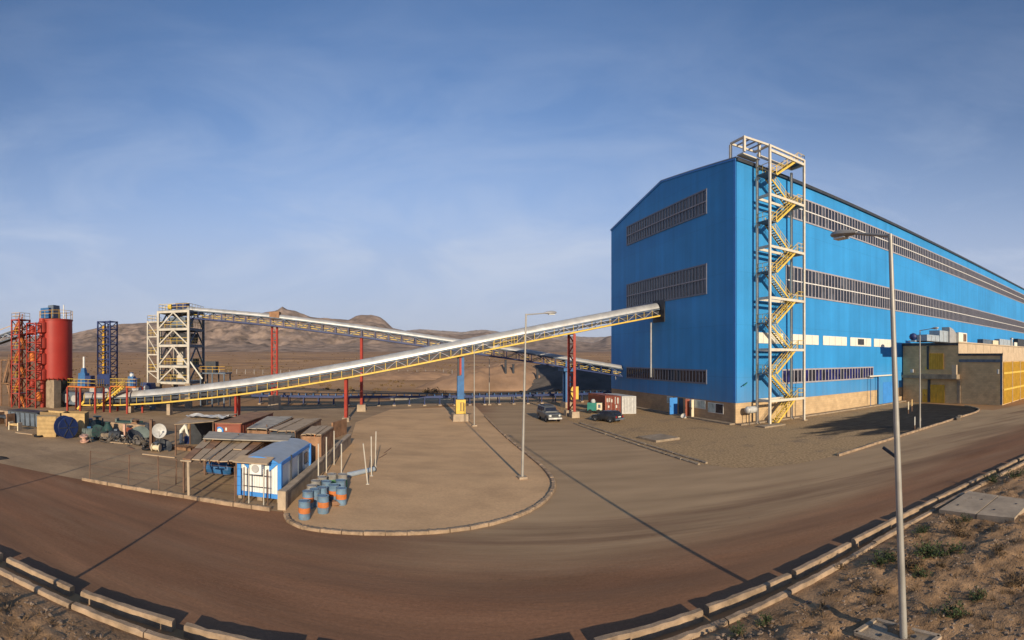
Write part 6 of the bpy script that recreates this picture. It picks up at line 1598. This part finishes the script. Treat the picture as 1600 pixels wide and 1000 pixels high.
# dark tipper body
c = G(44, 664.5); tp_ = thing('skip_body', 'dark blue grey steel skip lying at the left of the scrap row', 'skip', c, YY)
mb = MB(); mb.box(c + V((0, 0, .85)), (4.2, 1.8, 1.5), YY + .12, 1.12); mb.build('hull', 'slate', tp_)
me = MB().box((0, 0, 0), (.12, .1, 1.4)).mesh('stiffener', 'dark')
for k in range(6): inst(me, 'stiffener', tp_, Wm(c + V((cos(YY + .12), sin(YY + .12), 0)) * (k * .75 - 1.9) - V((-sin(YY + .12), cos(YY + .12), 0)) * .98 + V((0, 0, .85)), YY + .12))
mb = MB(); mb.box(c + V((0, 0, 1.66)), (4.6, 2.2, .12), YY + .12); mb.build('rim', 'dark', tp_)
def machine(label, px, py, kind, s_, m1, m2, yaw):
    c = G(px, py); r = thing('scrap_machine_part', label, 'machine part', c, yaw, 'machine parts in the scrap row'); W = WM[r.name]
    def put(mb, nm, m_): mb.v = [W @ (p * s_) for p in mb.v]; return mb.build(nm, m_, r)
    if kind == 'motor':
        mb = MB(); mb.tube((-.7, 0, .55), (.7, 0, .55), .5, 18); put(mb, 'casing', m1)
        for k in range(7): mb = MB(); mb.lathe([(.54, -.02), (.54, .02)], (k * .18 - .54, 0, .55), 18, V((1, 0, 0))); put(mb, 'cooling_fin', m1)
        mb = MB(); mb.tube((.7, 0, .55), (1.05, 0, .55), .1, 8); put(mb, 'shaft', 'galv')
        mb = MB(); mb.box((0, 0, .06), (1.1, .8, .12)); put(mb, 'foot', m2); mb = MB(); mb.box((0, .1, 1.1), (.4, .35, .25)); put(mb, 'terminal_box', m2)
    elif kind == 'cone':
        mb = MB(); mb.lathe([(.9, 0), (.92, .12), (.75, .14), (.25, 1.05), (.3, 1.1), (.3, 1.2)], (0, 0, 0), 20); put(mb, 'cone', m1)
        mb = MB(); mb.lathe([(.95, -.0), (.95, .08)], (0, 0, .02), 20); put(mb, 'flange', m2)
    elif kind == 'bowl':
        mb = MB(); mb.lathe([(.3, 0), (.8, .25), (1.05, .7), (1.1, .7), (1.1, .78), (.98, .74), (.72, .34), (.1, .12)], (0, 0, 0), 22, V((.35, -.55, .76))); put(mb, 'bowl', m1)
        mb = MB(); mb.box((0, .2, .12), (.9, .9, .24)); put(mb, 'foot', m2)
    elif kind == 'frame':
        for x in (-.8, .8): mb = MB(); mb.box((x, 0, .55), (.16, .9, 1.1)); put(mb, 'side_frame', m1)
        for y in (-.35, 0, .35): mb = MB(); mb.tube((-.8, y, .75), (.8, y, .75), .13, 10); put(mb, 'roller', m2)
    elif kind == 'valve':
        mb = MB(); mb.lathe([(.55, -.6), (.55, -.5), (.3, -.48), (.42, 0), (.3, .48), (.55, .5), (.55, .6)], (0, 0, .6), 18, V((1, 0, 0))); put(mb, 'body', m1)
        mb = MB(); mb.tube((0, 0, .8), (0, 0, 1.3), .16, 10); mb.lathe([(.4, 1.25), (.44, 1.3), (.4, 1.36)], (0, 0, 0), 16); put(mb, 'bonnet', m2)
    elif kind == 'plate':
        mb = MB(); mb.lathe([(.12, 0), (1.1, .02), (1.12, .1), (.12, .12)], (0, 0, .55), 24, V((.35, -.6, .75))); put(mb, 'disc', m1)
        mb = MB(); mb.box((0, .45, .3), (.5, .4, .6)); put(mb, 'block', m2)
    return r
for a_ in (('green grey pump body at the left end of the green scrap', 138, 676, 'valve', 1.1, 'green_l', 'slate', .4), ('green cone shaped hopper lying near the wall', 152, 671, 'valve', 1.1, 'green', 'green_l', .9), ('big dark green conical cover in the scrap row', 168.5, 677, 'cone', 1.0, 'green', 'green', 1.7), ('blue and grey motor in front of the green scrap', 139, 685, 'motor', .95, 'green_l', 'blue_s', .8), ('small grey gearbox between reel and dark blocks', 165, 687, 'motor', .6, 'conc_d', 'dark', 1.2), ('black ribbed motor in the middle of the scrap row', 181, 687.5, 'motor', .85, 'dark', 'slate', .3), ('pale green feeder tray tipped near the wall', 195, 671, 'frame', 1.1, 'green_l', 'green', .5), ('rusty brown valve behind the pale pink post', 212, 674, 'valve', .95, 'rust', 'brown', 2.0), ('dark ring shaped casting right of the rusty valve', 221, 674, 'motor', .9, 'dark', 'green', 1.0), ('pale green round plate tilted towards the road', 219, 686, 'plate', .85, 'green_l', 'dark', .2), ('dark bowl casting under the tilted plate', 207, 688, 'bowl', .8, 'dark', 'brown', 1.1), ('small red pump in the scrap row', 203, 682, 'valve', .8, 'red_c', 'dark', 2.5), ('dark cylinder casting near the satellite dish', 231, 680, 'cone', 1.0, 'dark', 'dark', .0), ('cream coloured frame on the ground left of the yellow crate', 24, 672, 'frame', .8, 'cream', 'wood', .3), ('rusty roller frame at the far left of the scrap row', 8, 664, 'frame', 1.3, 'rust', 'dark', .1), ('low black casting at the foot of the dish', 254, 703, 'bowl', .7, 'dark', 'slate', .3), ('cream pump block in front of the dish', 244, 706, 'valve', .6, 'cream', 'slate', .3)):
    machine(*a_)
for px, py, h_, m_, lb in ((194.5, 687, 1.5, 'copper', 'pale pink flanged post in the scrap row'), (236, 702, 2.6, 'brown', 'tall brown upright beam by the dish'), (240, 701, 2.4, 'brown', 'second brown upright beam nearest the dish')):
    c = G(px, py); simple('upright_beam', lb, 'beam', m_, lambda mb: (mb.box(c + V((0, 0, h_ / 2)), (.22, .3, h_), YY + .3), mb.box(c + V((0, 0, .06)), (.6, .6, .12), YY)))
for px, py, lb in ((60, 682.5, 'dark tyre lying flat left of the yellow crate'), (230, 703, 'dark tyre lying flat by the brown beams'), (262, 697, 'dark tyre lying at the corner of the open shed')):
    c = G(px, py); simple('old_tyre', lb, 'tyre', 'black', lambda mb: mb.lathe([(.28, .02), (.42, .0), (.5, .1), (.42, .2), (.28, .18)], c, 20, caps=False))
for px, py, ln_, yw_, lb in ((38, 678, 2.2, .2, 'pale plank lying left of the crate'), (190, 693, 2.5, .25, 'thin plank on the ground before the scrap row'), (248, 713, 3.0, .05, 'white plank lying before the dish'), (205, 701, .9, -.6, 'short dark plank alone on the yard dirt')):
    c = G(px, py); simple('timber_plank', lb, 'plank', 'sheet' if 'dark' not in lb else 'brown', lambda mb: mb.box(c + V((0, 0, .05)), (ln_, .22, .07), YY + yw_))
rq = random.Random(21); mb = MB()
for k in range(230):
    u_ = rq.random(); px = 126 + 122 * u_ + rq.gauss(0, 3); py = 681 + 14 * u_ * .9 + rq.gauss(0, 4.5); c = G(px, py); z_ = rq.uniform(.05, .45); sz_ = rq.uniform(.08, .36)
    kk = rq.random()
    if kk < .4: mb.box(c + V((0, 0, z_ * .6)), (sz_ * 1.8, sz_ * .6, sz_ * .5), rq.uniform(0, 3.1), rq.uniform(.6, 1))
    elif kk < .75: a_ = V((rq.uniform(-1, 1), rq.uniform(-1, 1), rq.uniform(-.1, .5))).normalized(); mb.tube(c + V((0, 0, z_ * .5)), c + V((0, 0, z_ * .5)) + a_ * sz_ * 3, sz_ * .16, 6)
    else: mb.lathe([(sz_ * .4, 0), (sz_, .03), (sz_, .1), (sz_ * .4, .13)], c + V((0, 0, z_ * .6)), 10, V((rq.uniform(-1, 1), rq.uniform(-1, 1), rq.uniform(.1, 1))))
sp_ = mb.build('scrap_clutter', mat('mixed_scrap', (.11, .095, .08), .75, var=.9, scale=2.2)); tag(sp_, 'small loose scrap metal strewn between the machine parts', 'scrap', kind='stuff')
mb = MB(); bl_ = blob(-20, 14, 713, 719, 20, 2.0); o_ = sheet('oil_stain', bl_, .016, 'coal', 'dark oil patch on the yard at the left edge')

# ---- wire fence on its kerb
wf = thing('wire_fence', 'rusty wire fence with thin posts above the kerb', 'fence', G(200, 762), YY)
fpx = [(140, 752.5, 1.9), (200.5, 762.5, 1.95), (248, 771.5, 2.1), (295, 779, 2.0), (367, 789.5, 2.0)]
tops = []
for k, (x, y, h_) in enumerate(fpx):
    b = G(x, y); b.z = .1; t = b + V((rnd.uniform(-.1, .1), 0, h_)); tops.append((b, t))
    mb = MB(); mb.tube(b, t, .085 if k == 3 else .035, 8); mb.build('post', 'conc' if k == 3 else 'brown', wf)
    if k == 3: mb = MB(); mb.bar(t - YU * .5, t + YU * .2 + V((0, 0, .02)), .08); mb.build('post_arm', 'conc', wf)
for f_ in (.25, .5, .75, .97):
    for (b0, t0), (b1, t1) in zip(tops[:-1], tops[1:]):
        mb = MB(); mb.tube(b0.lerp(t0, f_), b1.lerp(t1, f_), .009, 4); mb.build('wire', 'brown', wf)
for px, py, h_, lb in ((275, 757, 1.6, 'short brown stake inside the wire fence'), (371.5, 735, 2.6, 'thin brown stake beside the panelled canopy'), (416, 723, 2.9, 'thin brown stake above the cabin roof line')):
    c = G(px, py); simple('wooden_stake', lb, 'stake', 'brown', lambda mb: mb.tube(c, c + V((.05, 0, h_)), .045, 6))

# ---- white marker posts along the yard wall
for px, yb, yt, lb in ((497.5, 741, 694, 'nearest white post along the yard wall'), (510, 722.5, 683.5, 'second white post along the yard wall'), (522, 711.5, 674, 'farthest white post along the yard wall'), (533.5, 739.5, 694, 'white post standing right of the yard wall')):
    if px < 530:
        k_ = tan(TH(px)); a_ = wa + YU * .42; d_ = wb - wa; s_ = (k_ * a_.y - a_.x) / (d_.x - k_ * d_.y); c = a_ + d_ * s_
    else: c = G(px, yb)
    d = math.hypot(c.x, c.y); h_ = ZAT(c, yt); simple('marker_post', lb, 'post', 'steel_tw', lambda mb: (mb.tube(c, c + V((0, 0, h_)), .045, 8), mb.tube(c + V((0, 0, h_)), c + V((0, 0, h_ + .03)), .055, 8)), 'white posts by the yard wall')
for px, yb, pt, yt, lb in ((574.5, 757, 567.5, 693, 'leaning pale post at the front of the pipe'), (580.5, 744, 580, 682, 'upright pale post behind the leaning one'), (586.5, 730, 587.5, 674, 'farthest pale post at the end of the pipe')):
    c = G(px, yb); d = math.hypot(c.x, c.y); t = PD(pt, yt, d); simple('pale_post', lb, 'post', 'steel_tw', lambda mb: (mb.tube(c, t, .042, 8), mb.box(c + V((0, 0, .02)), (.2, .2, .06), .2)), 'pale posts on the island')
a, b = G(544, 742, .18), G(584, 733, .18); pp = thing('fallen_pipe', 'pale blue grey pipe lying behind the barrels', 'pipe', (a.x, a.y, 0))
mb = MB(); mb.tube(a, b, .17, 14); mb.build('tube', 'pipe', pp)
mb = MB(); dv_ = (b - a).normalized(); mb.tube(b, b + dv_ * .03, .23, 14); mb.build('flange', 'dark', pp)
for k, (x0, y0, x1, y1, lb) in enumerate(((600, 708, 611, 700, 'thin rod lying to the right of the posts'), (592, 716, 604, 709, 'second thin rod lying near the posts'))):
    a, b = G(x0, y0, .03), G(x1, y1, .03); simple('steel_rod', lb, 'rod', 'brown', lambda mb: mb.tube(a, b, .03, 6))

# ---- oil barrels
BZ = [(265, 728, 'bo', 'front left blue and orange barrel nearest the kerb'), (405, 688, 'bo', 'front middle barrel with orange band and pale top'), (540, 632, 'bo', 'rightmost blue and orange barrel of the group'), (292, 655, 'bo', 'barrel with faint orange band behind the front left one'), (396, 627, 'bo', 'blue and orange barrel directly behind the front middle one'), (485, 608, 'bo', 'blue and orange barrel left of the rightmost one'), (322, 612, 'g', 'grey barrel leaning towards the yard wall'), (430, 582, 'b', 'plain blue grey barrel in the middle of the group'), (536, 574, 'b', 'blue barrel behind the rightmost one'), (352, 577, 'g', 'grey barrel second from the yard wall'), (400, 548, 'gt', 'grey barrel with green rim in the back row'), (470, 527, 'gt', 'rusty topped green barrel at the very back'), (548, 528, 'gt', 'green rimmed barrel next to the fallen pipe'), (345, 640, 'b', 'dented blue barrel squeezed between the grey and front barrels')]
def barrel(label, c, code, yaw, tilt=0):
    r = thing('oil_barrel', label, 'barrel', c, yaw, 'oil barrels on the island'); R, H_ = .295, .89
    b = {'bo': 'barrel_b', 'b': 'barrel_b', 'g': 'barrel_g', 'gt': 'barrel_t'}[code]
    lo = [(R * .97, 0), (R, .02), (R, .28), (R + .015, .295), (R, .31)]
    mid = [(R + .001, .31), (R + .001, .58)]
    hi = [(R, .58), (R + .015, .595), (R, .61), (R, .86), (R + .012, .875), (R + .012, .89), (R - .02, .89), (R - .025, .87)]
    mb = MB(); mb.lathe(lo, c, 18); mb.build('lower_shell', b, r)
    mb = MB(); mb.lathe(mid, c, 18, caps=False); mb.build('middle_band', 'barrel_o' if code == 'bo' else b, r)
    mb = MB(); mb.lathe(hi, c, 18); up_ = mb.build('upper_shell', b if code != 'gt' else 'barrel_g', r)
    mb = MB(); mb.tube(c + V((.15, .1, .865)), c + V((.15, .1, .90)), .035, 8); mb.build('bung', 'dark', up_)
    return r
for k, (zx, zy, code, lb) in enumerate(BZ):
    c = G(420 + .2099 * zx, 630 + .21 * zy, .89); c.z = .02; barrel(lb, c, code, k * .7)
c = G(524, 790); simple('rubble_piece', 'small brown rubble lump between the front barrels', 'rubble', 'rust', lambda mb: rock(mb, c + V((0, 0, .12)), .3, rg))

# ---- signs in the ore yard
def board_sign(label, px, py, w_, h_, zc, m_, yaw):
    c = G(px, py); r = thing('board_sign', label, 'sign', c, yaw); u_ = V((cos(yaw), sin(yaw), 0))
    mb = MB(); mb.box(c + V((0, 0, zc)), (w_, .05, h_), yaw); mb.build('board', m_, r)
    for s_ in (-1, 1): mb = MB(); mb.bar(c + u_ * s_ * w_ * .35, c + u_ * s_ * w_ * .35 + V((0, 0, zc)) + V((0, .05, 0)), .06); mb.build('leg', 'brown', r)
    return r
board_sign('small white sign board on legs beside the yard lamp', 1429.5, 672, .55, .9, 1.0, 'white_p', YAW + .4)
board_sign('narrow cream board standing on the ore dust', 1419.5, 646.5, .55, 1.1, 1.15, 'cream', YAW + .3)
board_sign('square yellow cream board behind the narrow one', 1425, 643, .85, .95, 1.3, 'wood', YAW + .3)
mb = MB(); c = G(1497, 655.5); mb.box(c + V((0, 0, .16)), (1.6, .5, .3), YAW + .5); mb.box(c + E1 * .5 + V((0, 0, .4)), (.6, .4, .2), YAW + .2); tag(mb.build('broken_kerb_piece', 'conc_d'), 'broken concrete kerb piece at the ore yard corner', 'rubble')

# ---- concrete covers on the bank
def slab(label, px, z0, th, m_, lip=False):
    c = [G(x, y, z0) for x, y in px]; m0 = sum(c, V((0, 0, 0))) / len(c); r = thing('concrete_cover', label, 'cover slab', (m0.x, m0.y, z0 - th), 0)
    mb = MB(); mb.prism([p - V((0, 0, th)) for p in c], V((0, 0, th))); mb.build('slab', m_, r)
    if lip:
        for i in range(4): a, b = c[i], c[(i + 1) % 4]; mb = MB(); mb.bar(a.lerp(m0, .02) + V((0, 0, .02)), b.lerp(m0, .02) + V((0, 0, .02)), .12, .08); mb.build('rim', 'conc', r)
    for k in (.3, .7): q = c[0].lerp(c[2], k) + V((0, 0, .01)); mb = MB(); mb.tube(q, q + V((0, 0, .02)), .06, 8); mb.build('lifting_eye', 'dark', r)
    return r
slab('left half of the wide concrete cover on the right bank', [(1467, 796), (1524, 803), (1560, 774), (1514, 767)], .52, .3, 'conc')
slab('right half of the wide concrete cover at the right edge', [(1526, 803.5), (1585, 809), (1612, 781), (1562, 774.5)], .52, .3, 'conc')
slab('cracked concrete cover at the foot of the near street lamp', [(1335, 990), (1440, 1020), (1470, 996), (1368, 969)], .38, .3, 'conc_d', True)

# ---- desert weeds
def weed(label, px, py, s_, m_, seed, spiky=1.0, group='weeds on the bank', nl=420):
    s_ *= 1.35
    c = G(px, py, .35); c.z = bank_z(c.x, c.y) - .05; rr = random.Random(seed)
    r = thing('desert_weed', label, 'plant', c, 0, group)
    st = MB(); lf = MB()
    tips = []
    for k in range(14):
        a = rr.uniform(0, 2 * pi); el = rr.uniform(.25, 1.25); ln_ = s_ * rr.uniform(.55, 1.1)
        d = V((cos(a) * cos(el), sin(a) * cos(el), sin(el) * .75)); e_ = c + d * ln_; st.tube(c, e_, .009, 4, .003, False); tips.append((d, ln_))
    for k in range(nl):
        d, ln_ = rr.choice(tips); q = c + d * ln_ * rr.uniform(.25, 1.05) + V((rr.gauss(0, .07), rr.gauss(0, .07), rr.gauss(0, .05))) * s_
        a = rr.uniform(0, 2 * pi); e2_ = rr.uniform(-.2, 1.2); ll = s_ * rr.uniform(.07, .16) * spiky; u_ = V((cos(a) * cos(e2_), sin(a) * cos(e2_), sin(e2_))) * ll; v_ = V((-sin(a), cos(a), rr.uniform(-.5, .5))) * ll * .28
        if q.z < c.z + .02: q.z = c.z + .02 + rr.random() * .05
        lf.add([q, q + u_ * .5 + v_, q + u_, q + u_ * .5 - v_], [(0, 1, 2, 3)])
    st.build('stem', 'stem', r)['kind'] = 'stuff'; o = lf.build('foliage', m_, r); o['kind'] = 'stuff'
    return r
for i, (px, py, s_, m_, lb) in enumerate(((1372, 884, .5, 'leaf', 'green weed left of the near lamp post'), (1390, 876, .42, 'leaf', 'small green weed just beside the near lamp post'), (1424, 890, .62, 'leaf_b', 'rust brown weed right of the near lamp post'), (1446, 872, .62, 'leaf', 'bushy green weed in the middle of the right bank'), (1462, 866, .5, 'leaf', 'green weed behind the bushy one'), (1483, 863, .55, 'leaf', 'rightmost green weed of the middle clump'), (1443, 830, .45, 'leaf', 'green weed near the bank kerb'), (1502, 834, .7, 'leaf_b', 'dry brown bush before the wide concrete cover'), (1505, 813, .4, 'leaf', 'small green weed at the corner of the concrete cover'), (1553, 753, .6, 'leaf', 'green weed beyond the concrete cover'), (1586, 747, .7, 'leaf', 'larger green weed at the right edge of the bank'), (1437, 903, .38, 'leaf', 'low dark weed below the rust brown one'), (1474, 888, .3, 'leaf_b', 'tiny dry weed under the middle clump'), (1196, 975, .32, 'leaf', 'small green weed at the bottom of the bank'), (1490, 968, .5, 'leaf', 'green weed at the lower right of the bank'), (1150, 996, .3, 'leaf', 'weed at the very bottom edge'), (1376, 925, .4, 'leaf_b', 'dry weed above the cracked cover'), (1310, 885, .3, 'leaf_b', 'dry tuft near the bank kerb left of the lamp'), (1556, 870, .45, 'leaf_b', 'dry tuft on the stony slope at the right'), (1590, 905, .5, 'leaf_b', 'dry bush at the right edge low down'), (1530, 930, .4, 'leaf', 'dark weed low on the stony slope'))):
    weed(lb, px, py, s_, m_, 100 + i)
# small bush at the foot of the far spoil heap
def far_bush(label, px, py, d, s_, seed):
    p = PD(px, py, d); c = V((p.x, p.y, plain_z(d) - .05)); rr = random.Random(seed); r = thing('desert_bush', label, 'bush', c, 0, 'bushes on the plain'); lf = MB()
    for k in range(160):
        q = c + V((rr.gauss(0, .45), rr.gauss(0, .45), abs(rr.gauss(.4, .35)))) * s_; a = rr.uniform(0, 6.28); u_ = V((cos(a), sin(a), rr.uniform(-.3, .8))) * s_ * .2; v_ = V((-sin(a), cos(a), rr.uniform(-.5, .5))) * s_ * .1
        lf.add([q - u_, q + v_, q + u_, q - v_], [(0, 1, 2, 3)])
    st = MB(); st.tube(c, c + V((0, 0, .7 * s_)), .05, 6, .02); st.build('stem', 'stem', r); lf.build('foliage', 'leaf_b', r)['kind'] = 'stuff'
for i, (px, py, d, s_, lb) in enumerate(((680, 607, 105, 1.4, 'brown bush behind the low conveyor near the blue post'), (668, 608, 108, 1.0, 'smaller brown bush left of the larger one'), (694, 609, 100, .9, 'low dry bush close to the blue take up tower'))): far_bush(lb, px, py, d, s_, 300 + i)
# two small dark posts on the spoil heap
for px, py, d, h_, lb in ((790, 577, 121, 2.2, 'dark stump standing on the brown heap'), (802, 580, 121, 1.6, 'shorter dark stump to the right on the brown heap'), (839.5, 588, 120, 1.7, 'dark barrel like post before the ore heap')):
    p = PD(px, py, d); c = V((p.x, p.y, p.z - 1.2)); simple('dark_post', lb, 'post', 'dark', lambda mb: (mb.tube(c, c + V((0, 0, h_ + 1.2)), .32, 8, .26), mb.tube(c + V((0, 0, h_ + 1.2)), c + V((0, 0, h_ + 1.35)), .36, 8)))
# plain fence far behind: thin posts with one wire
pf = thing('plain_fence', 'thin wire fence on posts across the plain behind the conveyors', 'fence', PD(640, 590, 210), YAW)
me = MB().tube((0, 0, 0), (0, 0, 2.1), .07, 6).mesh('post', 'galv'); prev = None; a = PD(330, 580, 215); b = PD(930, 580, 235)
for k in range(46):
    q = a.lerp(b, k / 45); q = V((q.x, q.y, plain_z(math.hypot(q.x, q.y)) - .1)); inst(me, 'post', pf, Wm(q))
    if prev is not None:
        for hh in (1.0, 1.9): mb = MB(); mb.tube(prev + V((0, 0, hh)), q + V((0, 0, hh)), .02, 4); mb.build('wire', 'galv', pf)
    prev = q

# sparse scrub over the plain behind the conveyors
rq = random.Random(77); mb = MB()
for k in range(1500):
    px = rq.uniform(-40, 960); d = 105 * (9.0 ** rq.random()); s_ = rq.uniform(.25, .8) * (1 + d / 500)
    x, y = d * sin(TH(px)), d * cos(TH(px)); z = plain_z(d)
    if d > 160: z += fbm(x * .006, y * .006, 3.1) * min(2.2, (d - 160) * .006)
    for q in range(5):
        a = rq.uniform(0, 6.28); c = V((x + rq.gauss(0, .3) * s_, y + rq.gauss(0, .3) * s_, z - .1)); u_ = V((cos(a), sin(a), 0)) * s_ * .45
        mb.add([c - u_, c + u_, c + u_ * .6 + V((0, 0, s_ * rq.uniform(.4, .8))), c - u_ * .5 + V((0, 0, s_ * rq.uniform(.3, .7)))], [(0, 1, 2, 3)])
tag(mb.build('desert_scrub', 'leaf_b', base=(0, 100, 0)), 'sparse low scrub dotted over the brown plain', 'scrub', kind='stuff')

# ---- thin dusty air round the whole place
hz = MB(); hz.box((0, 0, 305), (24000, 24000, 614))
hm_ = bpy.data.materials.new('dusty_air'); hm_.use_nodes = True
n_ = hm_.node_tree.nodes; n_.clear()
ho = n_.new('ShaderNodeOutputMaterial'); pv = n_.new('ShaderNodeVolumePrincipled')
pv.inputs['Color'].default_value = (.86, .88, .92, 1); pv.inputs['Density'].default_value = 5e-5; pv.inputs['Anisotropy'].default_value = 0.0
hm_.node_tree.links.new(pv.outputs['Volume'], ho.inputs['Volume'])
tag(hz.build('haze', hm_, base=(0, 0, -2)), 'thin dusty air softening the far hills', 'haze', kind='stuff')
